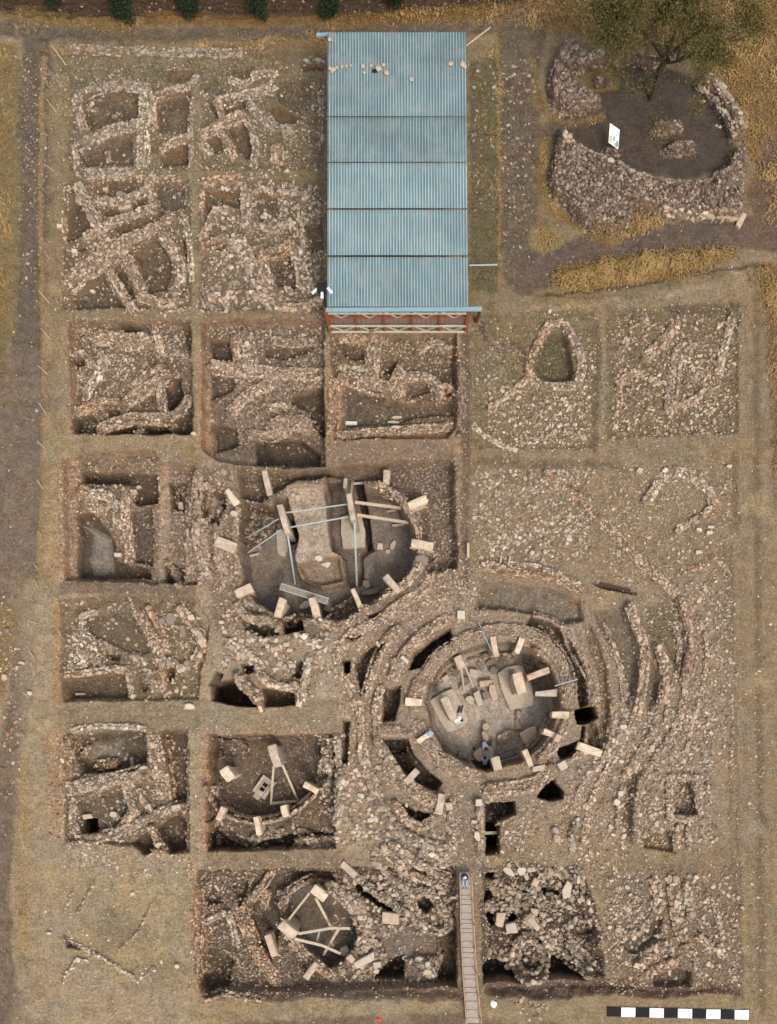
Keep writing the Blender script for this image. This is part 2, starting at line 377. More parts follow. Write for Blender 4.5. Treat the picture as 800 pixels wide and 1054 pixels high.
def build_walls():
    for label, fp, w, h, s, pal, name, drop, cat in WALLS:
        xs, ys, ss, yaw, zz = [], [], [], [], []
        rows = max(int(round(w/(s*0.86))), 1)
        for r in range(rows):
            off = 0 if rows == 1 else -w/2+s*0.42+(w-s*0.84)*r/(rows-1)
            edge = r in (0, rows-1)
            x, y, t, L = resample(fp, s*(0.98 if edge else 0.86)); n = len(x)
            j = 0.10*s if edge else 0.26*s
            o = off+RNG.normal(0, j, n)+ (0 if edge else 0)
            x = x-t[:, 1]*o+RNG.normal(0, 0.14*s, n)*t[:, 0]; y = y+t[:, 0]*o+RNG.normal(0, 0.14*s, n)*t[:, 1]
            keep = (RNG.random(n) > drop) & (abs(off) < w/2*(1.02+0.6*at_field(NZ, x, y))+0.3*s)
            sc = s/U*0.5*RNG.uniform(0.66, 1.3, n)*(1.04 if edge else 0.86)
            a = np.arctan2(-t[:, 1], t[:, 0])+RNG.normal(0, 0.22 if edge else 0.9, n)
            big = RNG.random(n) < 0.06; sc = np.where(big, sc*1.35, sc)
            small = RNG.random(n) < 0.3; sc = np.where(small, sc*0.62, sc)
            xs.append(x[keep]); ys.append(y[keep]); ss.append(sc[keep]); yaw.append(a[keep]); zz.append(np.zeros(keep.sum()))
        x, y, t, L = resample(fp, 2.8 if s < 4.2 else 5.0); n = len(x)   # fallen stones along the foot
        o = RNG.normal(0, w*0.5, n); x = x-t[:, 1]*o; y = y+t[:, 0]*o
        xs.append(x); ys.append(y); ss.append(s/U*0.5*RNG.uniform(0.4, 0.95, n)); yaw.append(RNG.uniform(0, 6.28, n)); zz.append(np.zeros(n))
        # courses down both faces
        nc = min(int(h/0.2), 8)
        for k in range(1, nc+1):
            for sd in (-1, 1):
                x, y, t, L = resample(fp, s*1.0); n = len(x)
                o = sd*(w/2-0.25+0.12*k)+RNG.normal(0, 0.12*s, n)
                x = x-t[:, 1]*o; y = y+t[:, 0]*o
                keep = RNG.random(n) > 0.1
                xs.append(x[keep]); ys.append(y[keep]); ss.append((s/U*0.47*RNG.uniform(0.75, 1.2, n))[keep])
                yaw.append((np.arctan2(-t[:, 1], t[:, 0])+RNG.normal(0, 0.2, n))[keep]); zz.append(np.full(keep.sum(), -0.2*k))
        x = np.concatenate(xs); y = np.concatenate(ys); sc = np.concatenate(ss); a = np.concatenate(yaw); dz = np.concatenate(zz)
        # top level: follow ground on crest
        X, Y = w2(x, y)
        z = hs(x, y)
        xc, yc, t, L = resample(fp, 2.0); zc = hs(xc, yc)
        di = ((x[:, None]-xc[None])**2+(y[:, None]-yc[None])**2).argmin(1)
        z = np.where(dz < 0, np.maximum(zc[di]+dz, z-0.02), z)
        n = len(x)
        S = np.stack([sc*RNG.uniform(0.95, 1.45, n), sc*RNG.uniform(0.75, 1.05, n), sc*RNG.uniform(0.5, 0.85, n)], -1)
        P = np.stack([X, Y, z+S[:, 2]*0.45], -1)
        c0 = P.mean(0); c0[2] = P[:, 2].min()
        o = link(name, stones_mesh(name, P-c0, S, a, pal), M['stone'], loc=tuple(c0))
        tag(o, label, cat)
FIELDS = {}
def field(pts, dens, s=(1.4, 3.2), pal='mix', key='loose_rubble', warp=1.5, zref=None, edge=5):
    """scatter loose stones; dens = stones per 100 square units; s = diameters in units"""
    fp, _ = reg(pts, zref); sl = bbox(fp, 8); d = sdf(fp, sl, warp)
    cl = 0.55+0.9*np.clip(CLUMP[sl]+0.35, 0, 1.3)
    p = np.where(d < edge/2, np.clip((edge/2-d)/edge, 0, 1), 0)*dens/100.0*cl*np.clip(PEB[sl]*3.2-0.45, 0, 1)
    kk = RNG.poisson(p); jj, ii = np.nonzero(kk); rep = kk[jj, ii]
    ii = np.repeat(ii, rep); jj = np.repeat(jj, rep); n = len(ii)
    if n == 0: return
    u = ii+sl[1].start+u0+RNG.random(n)-0.5; v = jj+sl[0].start+v0+RNG.random(n)-0.5
    sz = (s[0]+(s[1]-s[0])*RNG.random(n)**2.8)*0.94
    FIELDS.setdefault((key, pal), []).append((u, v, sz))
CLUMP = fbm(13, 55, 3)
FLABEL = {}
def build_fields():
    for (key, pal), L in FIELDS.items():
        u = np.concatenate([q[0] for q in L]); v = np.concatenate([q[1] for q in L]); sz = np.concatenate([q[2] for q in L])
        n = len(u); z = hs(u, v); X, Y = w2(u, v); r = sz/U*0.5
        S = np.stack([r*RNG.uniform(0.95, 1.4, n), r*RNG.uniform(0.7, 1.05, n), r*RNG.uniform(0.45, 0.8, n)], -1)
        P = np.stack([X, Y, z+S[:, 2]*0.35], -1)
        o = link(key, stones_mesh(key, P, S, RNG.uniform(0, 6.28, n), pal), M['stone'])
        tag(o, FLABEL.get((key, pal), 'loose stone rubble strewn over the dug ground'), 'rubble', kind='stuff')
        print('field', key, pal, n)
# ================================================================ THE SITE PLAN
OLIVE = (152, 134, 107); SOIL = (120, 104, 84); DARK = (92, 80, 68); GREY = (132, 120, 107); PATH = (110, 97, 81)
GOLD = (158, 126, 78); BANK = (170, 138, 106); PLOW = (80, 64, 50); TAN = (150, 132, 108); FLOOR = (128, 116, 102)
RGBm[:] = lin(OLIVE)
# -- surroundings
paint([(40, 40), (820, 40), (820, 250), (480, 330), (340, 340), (40, 330)], (126, 111, 84), 30, 3.0, 0.55)
paint([(-40, -40), (840, -40), (840, 22), (560, 22), (300, 24), (100, 22), (-40, 12)], PLOW, 8, peb=0.5, rough=0.05)
paint([(150, 14), (330, 18), (420, 10), (560, 4), (640, 8), (660, 26), (400, 30), (150, 26)], (128, 98, 58), 8, amt=0.8)
paint([(20, 8), (90, 18), (150, 24), (148, 32), (30, 34), (0, 20)], (120, 98, 58), 8, amt=0.8)
paint([(540, -40), (860, -40), (860, 300), (800, 240), (775, 150), (745, 80), (700, 50), (600, 40), (540, 26)], (134, 108, 72), 20, amt=0.9, peb=0.1)
paint([(-40, 45), (16, 45), (18, 150), (14, 350), (6, 420), (-40, 430)], (124, 108, 74), 9, amt=0.8)
paint([(14, 60), (22, 60), (22, 380), (8, 400)], (128, 114, 84), 6)
paint([(-40, 605), (12, 608), (18, 640), (14, 680), (6, 700), (-10, 760), (-40, 760)], (138, 118, 84), 7, peb=1.0)
for pts, w, c in [([(-40, 26), (20, 30), (80, 36), (200, 34), (330, 34), (545, 28)], 15, PATH),
                  ([(38, 40), (34, 120), (36, 200), (32, 300), (26, 400)], 30, PATH),
                  ([(24, 380), (18, 480), (14, 600)], 52, (124, 109, 93)), 
                  ([(30, 590), (24, 680), (10, 780), (0, 900), (0, 1054)], 22, (122, 107, 90)),
                  ([(-8, 800), (-10, 1090)], 36, (122, 107, 90)),
                  ([(4, 1000), (20, 1040), (60, 1066), (300, 1080)], 18, (122, 107, 90)),
                  ([(170, 1072), (420, 1052), (560, 1064), (640, 1080)], 24, (122, 104, 86)),
                  ([(540, 30), (530, 80), (535, 160), (530, 230), (545, 280)], 48, PATH),
                  ([(540, 160), (575, 130), (600, 150)], 24, PATH),
                  ([(545, 270), (600, 262), (660, 250), (740, 240), (840, 236)], 34, (108, 94, 82)),
                  ([(780, 200), (800, 150), (840, 120)], 26, (122, 100, 80))]:
    strip(pts, w, c, 7, 2.0, dz=-0.05, peb=0.8)
paint([(780, 150), (800, 160), (800, 260), (775, 250)], (112, 94, 80), 8)
strip([(44, 60), (42, 200), (44, 330), (46, 420), (44, 520), (40, 600), (36, 700), (24, 800), (20, 900), (22, 980), (34, 1020), (60, 1040), (130, 1046), (230, 1050)], 5, (160, 136, 92), 4, amt=0.7, dz=0.04)
strip([(28, 780), (24, 880), (26, 970), (38, 1012)], 9, (165, 132, 82), 7, amt=0.6, dz=0.03)
strip([(58, 330), (58, 440), (50, 600), (48, 700), (44, 800)], 10, (138, 124, 96), 8, amt=0.6)
# -- the west and north verge
paint([(60, 55), (340, 55), (340, 78), (60, 78)], (112, 100, 76), 8, amt=0.7)
paint([(484, 60), (512, 60), (514, 300), (484, 300)], (104, 96, 72), 6, amt=0.9)
strip([(513, 40), (514, 160), (514, 290), (520, 300)], 3, (150, 126, 84), 3, amt=0.8, dz=0.05)
paint([(480, 340), (620, 310), (800, 300), (800, 1054), (480, 1054)], (142, 125, 99), 14, amt=0.7)
for x in (745, 752): strip([(x, 560), (x+6, 800), (x+10, 1030)], 4, (112, 98, 76), 4, amt=0.6, dz=-0.05)
strip([(778, 300), (780, 600), (784, 1040)], 7, (110, 94, 74), 6, amt=0.6, dz=-0.05, peb=0.7)
strip([(764, 880), (768, 1025)], 4, (156, 138, 100), 4, amt=0.7)

paint([(22, 600), (350, 600), (350, 760), (200, 1060), (20, 1060)], (166, 148, 121), 30, amt=0.75)
paint([(52, 440), (72, 450), (70, 620), (50, 620)], (156, 142, 110), 8, amt=0.6)
paint([(186, 180), (206, 180), (206, 470), (196, 470), (196, 320)], (150, 136, 106), 5, amt=0.7)
for p in ([(52, 480), (70, 480), (68, 600), (48, 600)], [(46, 750), (70, 755), (72, 870), (48, 860)], [(196, 885), (212, 890), (212, 1015), (200, 1010)], [(200, 600), (214, 650), (212, 720), (200, 720)]):
    paint(p, (172, 142, 110), 7, amt=0.6, peb=0.9)
for p in ([(70, 895), (196, 895), (196, 1015), (70, 1015)], [(64, 724), (200, 724), (200, 744), (64, 744)], [(500, 874), (620, 880), (620, 892), (505, 888)], [(205, 1028), (470, 1030), (470, 1042), (205, 1042)], [(500, 1030), (780, 1030), (780, 1048), (500, 1048)], [(440, 600), (470, 596), (466, 630), (430, 650)]):
    paint(p, (160, 144, 108), 14, 2.5, 0.45)
for p in ([(330, 640), (356, 640), (350, 720), (330, 720)], [(200, 480), (240, 480), (240, 500), (205, 500)], [(340, 780), (372, 800), (380, 880), (352, 880)], [(500, 600), (590, 610), (600, 636), (520, 626)], [(640, 640), (660, 700), (650, 740), (640, 720)]):
    paint(p, (174, 158, 136), 10, 2.5, 0.6)
for cx_, cy_, r_ in ((120, 960, 26), (170, 1000, 18), (90, 1010, 20), (60, 900, 14), (150, 915, 22), (56, 560, 9), (54, 420, 10), (56, 300, 9), (775, 380, 12), (778, 520, 14), (780, 700, 14), (776, 860, 12), (400, 1040, 20), (560, 700, 8), (540, 880, 16), (580, 330, 16), (700, 290, 20), (100, 735, 16), (270, 735, 20), (320, 740, 12)):
    paint([(cx_+r_*math.cos(t)*(1+.3*math.sin(3*t+cx_)), cy_+r_*.8*math.sin(t)) for t in np.linspace(0, 6.28, 10)[:-1]], random.choice([(176, 156, 120), (128, 116, 92), (122, 108, 90), (168, 150, 128)]), r_*.9, 2.5, 0.55)
# -- trenches: outline, floor level, colour of the floor
def T(pts, z, rgb, peb=0.8, e=3, rough=0.05, warp=0.9): pit(pts, z, e, warp, rgb, peb, 0.0, rough)
T([(72, 62), (198, 60), (200, 176), (70, 176)], -0.10, (124, 112, 88))
T([(206, 62), (334, 62), (334, 176), (208, 176)], -0.10, (122, 110, 86))
T([(66, 185), (196, 183), (198, 316), (64, 320)], -0.22, (122, 108, 86))
T([(206, 184), (334, 184), (334, 318), (206, 320)], -0.22, (122, 108, 86))
T([(70, 330), (197, 329), (199, 448), (73, 447)], -1.0, (124, 106, 86), rough=0.10)
T([(207, 328), (334, 326), (335, 480), (300, 482), (262, 480), (225, 476), (206, 460)], -1.2, (126, 108, 90), rough=0.12)
T([(340, 342), (471, 342), (471, 440), (462, 450), (341, 452)], -0.9, (122, 106, 84), rough=0.10)
T([(486, 322), (612, 318), (612, 462), (486, 462)], -0.12, (128, 114, 86))
T([(624, 318), (762, 312), (760, 446), (624, 452)], -0.14, (122, 108, 84))
T([(64, 472), (100, 464), (160, 463), (166, 474), (200, 478), (203, 603), (66, 598)], -0.9, (132, 114, 94), rough=0.10)
T([(62, 617), (130, 612), (204, 614), (218, 640), (208, 690), (204, 722), (64, 722)], -0.45, (124, 110, 86), rough=0.06)
T([(66, 752), (194, 750), (196, 878), (66, 866)], -0.45, (130, 114, 92), rough=0.06)
T([(214, 755), (342, 755), (346, 775), (345, 874), (214, 876)], -2.9, (118, 102, 87), e=4, rough=0.08)
T([(203, 895), (350, 892), (470, 892), (472, 1016), (350, 1022), (206, 1022)], -1.3, (114, 99, 84), rough=0.14)
T([(497, 890), (590, 892), (606, 910), (618, 950), (622, 1008), (497, 1012)], -1.6, (96, 84, 72), rough=0.16, e=11, warp=2.0)
T([(622, 896), (764, 890), (766, 1020), (624, 1024)], -0.12, (134, 116, 94), rough=0.05, e=8, warp=2.0)
T([(205, 1014), (470, 1012), (478, 1029), (210, 1029)], -0.6, (118, 100, 84), e=12, warp=2.5)
T([(497, 1010), (622, 1008), (760, 1016), (760, 1024), (620, 1026), (499, 1029)], -0.7, (106, 88, 74), e=12, warp=2.5)
# tan cut faces of the deep trenches
for p, w, c in [([(207, 360), (209, 470)], 12, BANK), ([(344, 385), (345, 450)], 12, BANK), ([(345, 446), (470, 443)], 10, BANK),
                ([(70, 475), (70, 596)], 12, (165, 138, 112)), ([(167, 478), (165, 600)], 12, (172, 148, 124)),
                ([(211, 752), (210, 880)], 9, BANK), ([(214, 752), (345, 754)], 6, BANK), ([(478, 345), (478, 470)], 8, (116, 98, 80)),
                ([(60, 620), (58, 720)], 8, (166, 136, 96)), ([(203, 925), (203, 1010)], 12, (172, 138, 108)),
                ([(75, 335), (72, 446)], 4, (165, 134, 104))]:
    strip(p, w, c, 5, 1.0, amt=0.85, peb=1.2)
# -- baulks of the lower half: worn pale earth
paint([(205, 722), (346, 718), (350, 752), (212, 756)], (150, 134, 110), 6, amt=0.8, rough=0.04)
paint([(60, 722), (205, 722), (208, 750), (62, 752)], (136, 120, 96), 8, amt=0.7)
paint([(212, 876), (346, 874), (352, 892), (208, 896)], (140, 122, 98), 6, amt=0.9, rough=0.05)
paint([(200, 600), (225, 600), (228, 640), (212, 650), (200, 625)], (172, 150, 122), 5)
paint([(60, 598), (200, 602), (202, 614), (62, 612)], (128, 110, 92), 5)
paint([(335, 452), (470, 450), (472, 475), (338, 486)], (142, 120, 98), 8)
paint([(200, 460), (335, 482), (335, 495), (240, 500), (205, 478)], (156, 138, 116), 8)
# -- enclosure with the two propped pillars
paint([(200, 480), (470, 470), (480, 600), (440, 640), (330, 660), (220, 650)], (134, 116, 98), 12, amt=0.9, peb=0.9, rough=0.08)
pit([(243, 480), (300, 484), (340, 480), (400, 474), (468, 470), (472, 585), (440, 592), (428, 545), (418, 512), (396, 498), (340, 492), (300, 496), (270, 520), (246, 512)], -1.5, 5, 1.0, (118, 103, 90), 0.9, 0.0, 0.08)
pit([(246, 516), (275, 524), (294, 506), (335, 498), (396, 502), (414, 516), (426, 545), (430, 566), (424, 586), (408, 606), (380, 624), (350, 622), (330, 640), (290, 634), (262, 622), (250, 600), (245, 560)], -3.4, 5, 0.8, (140, 128, 116), 0.1, 0.0, 0.03)
pit([(253, 519), (275, 524), (284, 530), (280, 545), (262, 560), (248, 560)], -3.0, 3, 1.0, (104, 90, 78), 1.2, -1.5, 0.14)
pit([(293, 503), (335, 503), (338, 520), (340, 550), (344, 568), (353, 572), (357, 600), (330, 606), (308, 596), (302, 575), (307, 552), (299, 530)], -0.6, 2.2, 0.4, (182, 165, 145), 0.5, -1.2, 0.04)
pit([(306, 582), (352, 574), (357, 602), (330, 608), (312, 600)], -1.9, 6, 0.6, (160, 138, 116), 0.6, -2.0, 0.06)
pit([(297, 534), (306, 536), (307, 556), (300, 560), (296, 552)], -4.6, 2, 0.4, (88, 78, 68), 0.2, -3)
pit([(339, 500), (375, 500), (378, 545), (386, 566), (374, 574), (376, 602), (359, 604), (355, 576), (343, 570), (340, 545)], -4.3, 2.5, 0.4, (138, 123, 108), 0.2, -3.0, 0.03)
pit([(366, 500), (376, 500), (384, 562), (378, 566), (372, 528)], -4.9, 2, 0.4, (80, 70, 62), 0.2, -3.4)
pit([(250, 636), (262, 640), (284, 645), (290, 655), (272, 658), (252, 650)], -1.9, 4, 0.6, (126, 112, 92), 0.6, -0.6)
pit([(291, 636), (312, 634), (314, 650), (294, 655)], -3.4, 2, 0.4, (92, 80, 70), 0.4, -1.0)
pit([(336, 622), (366, 606), (372, 632), (352, 642), (340, 640)], -2.4, 4, 0.6, (112, 96, 84), 0.8, -1.5, 0.12)
pit([(376, 632), (392, 628), (394, 634), (384, 640)], -1.2, 3, 0.6, (110, 95, 80), 0.4, 0)
pit([(352, 655), (372, 650), (374, 655), (360, 662)], -1.0, 3, 0.6, (118, 102, 86), 0.4, 0)
# upper left trench beside it
pit([(174, 496), (194, 496), (192, 528), (176, 526)], -2.2, 3, 0.8, (100, 86, 74), 0.6, -0.9, 0.1)
pit([(205, 505), (232, 508), (236, 520), (228, 545), (212, 540), (208, 525)], -1.8, 3, 0.8, (104, 92, 82), 0.8, -0.9, 0.1)
pit([(170, 575), (190, 584), (192, 600), (184, 604), (170, 602)], -2.0, 3, 0.6, (98, 84, 74), 0.4, -0.9)
# -- main round enclosure
paint([(340, 640), (440, 600), (520, 580), (620, 590), (720, 600), (760, 700), (750, 860), (600, 880), (480, 880), (360, 850)], (158, 138, 115), 30, amt=0.6)
paint([(380, 650), (440, 615), (520, 600), (600, 620), (640, 680), (640, 780), (590, 830), (480, 840), (420, 830), (380, 760)], (156, 138, 118), 14, amt=0.85, peb=1.0, rough=0.08)
pit([(498, 598), (524, 600), (560, 604), (598, 616), (602, 640), (575, 645), (545, 634), (520, 628), (486, 628)], -0.8, 5, 0.8, (132, 119, 102), 0.5, 0.0, 0.05)
pit([(545, 634), (575, 645), (590, 664), (602, 690), (607, 726), (596, 730), (588, 700), (578, 676), (562, 656), (540, 646)], -1.5, 3, 0.8, (100, 92, 80), 0.8, -0.5, 0.08)
pit([(606, 640), (616, 655), (626, 690), (630, 730), (626, 765), (614, 772), (618, 730), (613, 690), (604, 660)], -0.55, 5, 0.6, (132, 116, 96), 0.4, 0)
pit([(438, 722), (441, 702), (455, 682), (474, 670), (500, 662), (525, 660), (548, 668), (566, 684), (575, 705), (577, 725), (570, 748), (558, 768), (535, 786), (505, 792), (478, 786), (455, 772), (443, 748)], -2.6, 2.5, 0.3, (140, 124, 108), 0.4, -0.3, 0.04)
pit([(442, 722), (446, 703), (460, 686), (478, 675), (500, 667), (524, 665), (545, 673), (560, 688), (568, 708), (569, 728), (562, 748), (550, 764), (532, 779), (505, 786), (480, 780), (459, 767), (448, 748)], -3.9, 2, 0.3, (186, 175, 161), 0.06, -2.6, 0.02)
pit([(486, 782), (508, 782), (510, 791), (500, 794), (488, 790)], -3.7, 2, 0.3, (128, 116, 104), 0.2, -2.5)
pit([(421, 689), (427, 672), (445, 659), (464, 647), (466, 660), (448, 671), (434, 688)], -2.6, 2.5, 0.6, (88, 77, 68), 0.6, -0.2, 0.06)
pit([(394, 709), (413, 706), (411, 724), (407, 742), (393, 744)], -1.9, 3, 0.6, (104, 90, 80), 0.8, -0.2, 0.08)
pit([(393, 760), (420, 760), (425, 775), (438, 790), (456, 806), (450, 816), (430, 808), (407, 786)], -2.2, 2.5, 0.5, (104, 89, 78), 0.5, -0.2, 0.05)
pit([(394, 762), (416, 761), (420, 776), (404, 776)], -2.8, 2.5, 0.5, (84, 73, 64), 0.4, -2.6)
pit([(408, 824), (424, 832), (447, 838), (436, 848), (420, 842)], -1.7, 2.5, 0.5, (98, 85, 74), 0.4, -0.2)
pit([(365, 682), (380, 666), (402, 658), (392, 672), (381, 692), (376, 714), (371, 712), (367, 698)], -1.7, 3, 0.6, (122, 108, 92), 0.4, 0.0, 0.05)
pit([(353, 681), (362, 679), (361, 692), (355, 697)], -3.0, 2, 0.4, (86, 72, 62), 0.2, -0.2)
pit([(590, 730), (612, 727), (615, 739), (606, 745), (593, 746)], -4.6, 1.5, 0.5, (60, 54, 48), 0.1, -0.3)  # near-black shaft floor, the shade of its depth painted into the colour
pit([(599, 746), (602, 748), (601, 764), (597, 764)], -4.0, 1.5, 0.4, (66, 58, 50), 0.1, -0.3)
pit([(572, 770), (586, 766), (598, 762), (600, 770), (588, 780), (576, 782)], -2.6, 2.5, 0.5, (104, 94, 84), 0.3, -0.2)
pit([(606, 738), (618, 750), (622, 772), (604, 774)], -1.2, 4, 0.5, (120, 106, 92), 0.5, 0)
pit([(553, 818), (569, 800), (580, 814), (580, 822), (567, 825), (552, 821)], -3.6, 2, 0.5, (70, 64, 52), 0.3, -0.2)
pit([(499, 826), (530, 824), (531, 838), (512, 846), (511, 862), (514, 878), (499, 880)], -2.6, 2, 0.5, (98, 86, 76), 0.4, -0.2, 0.08)
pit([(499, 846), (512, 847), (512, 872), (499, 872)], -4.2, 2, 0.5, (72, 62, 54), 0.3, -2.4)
paint([(468, 806), (498, 812), (498, 880), (494, 900), (468, 892), (466, 850)], (142, 128, 110), 6, amt=0.9, peb=0.5)
pit([(467, 624), (482, 624), (483, 667), (468, 668)], 0.05, 2, 0.4, (158, 142, 122), 0.4, 0.0, 0.03)
# -- terraces to the east
pit([(610, 630), (644, 624), (654, 650), (660, 680), (656, 712), (648, 732), (640, 715), (634, 680), (620, 655)], -0.6, 6, 0.8, (126, 113, 94), 0.4, 0, 0.04)
pit([(670, 680), (678, 692), (678, 722), (666, 738), (665, 712), (670, 695)], -0.45, 6, 0.8, (124, 110, 92), 0.4, 0, 0.04)
pit([(664, 626), (698, 612), (706, 640), (708, 680), (696, 694), (684, 664), (668, 652)], -0.45, 6, 0.8, (120, 108, 86), 0.8, 0, 0.05)
pit([(640, 800), (656, 786), (662, 790), (654, 820), (651, 870), (642, 860), (640, 830)], -0.35, 6, 0.8, (120, 106, 84), 0.4, 0)
pit([(695, 804), (713, 803), (718, 839), (694, 839)], -0.8, 2, 0.4, (116, 104, 80), 0.6, 0)
pit([(662, 858), (690, 853), (696, 878), (682, 876), (662, 872)], -0.45, 3, 0.8, (126, 108, 78), 0.3, 0)
pit([(562, 342), (581, 341), (589, 362), (592, 382), (588, 392), (566, 394), (553, 388), (549, 378), (554, 360)], -1.1, 2.5, 0.6, (104, 97, 76), 0.3, 0, 0.03)
pit([(608, 600), (620, 600), (655, 610), (655, 613), (620, 606)], -0.5, 1.5, 0.3, (96, 82, 66), 0.2, 0)
strip([(615, 330), (614, 400), (612, 462)], 6, (104, 90, 72), 5, amt=0.8, dz=-0.15)
strip([(490, 474), (560, 478), (615, 476), (640, 482)], 9, (112, 94, 76), 7, amt=0.6, dz=-0.1)
strip([(480, 345), (479, 460), (478, 600)], 8, (114, 96, 80), 6, amt=0.7, dz=-0.25, peb=1.2)
strip([(690, 318), (760, 314)], 9, (104, 88, 72), 6, amt=0.7, dz=-0.1)
strip([(755, 470), (757, 540)], 7, (102, 88, 70), 5, amt=0.5, dz=-0.1)
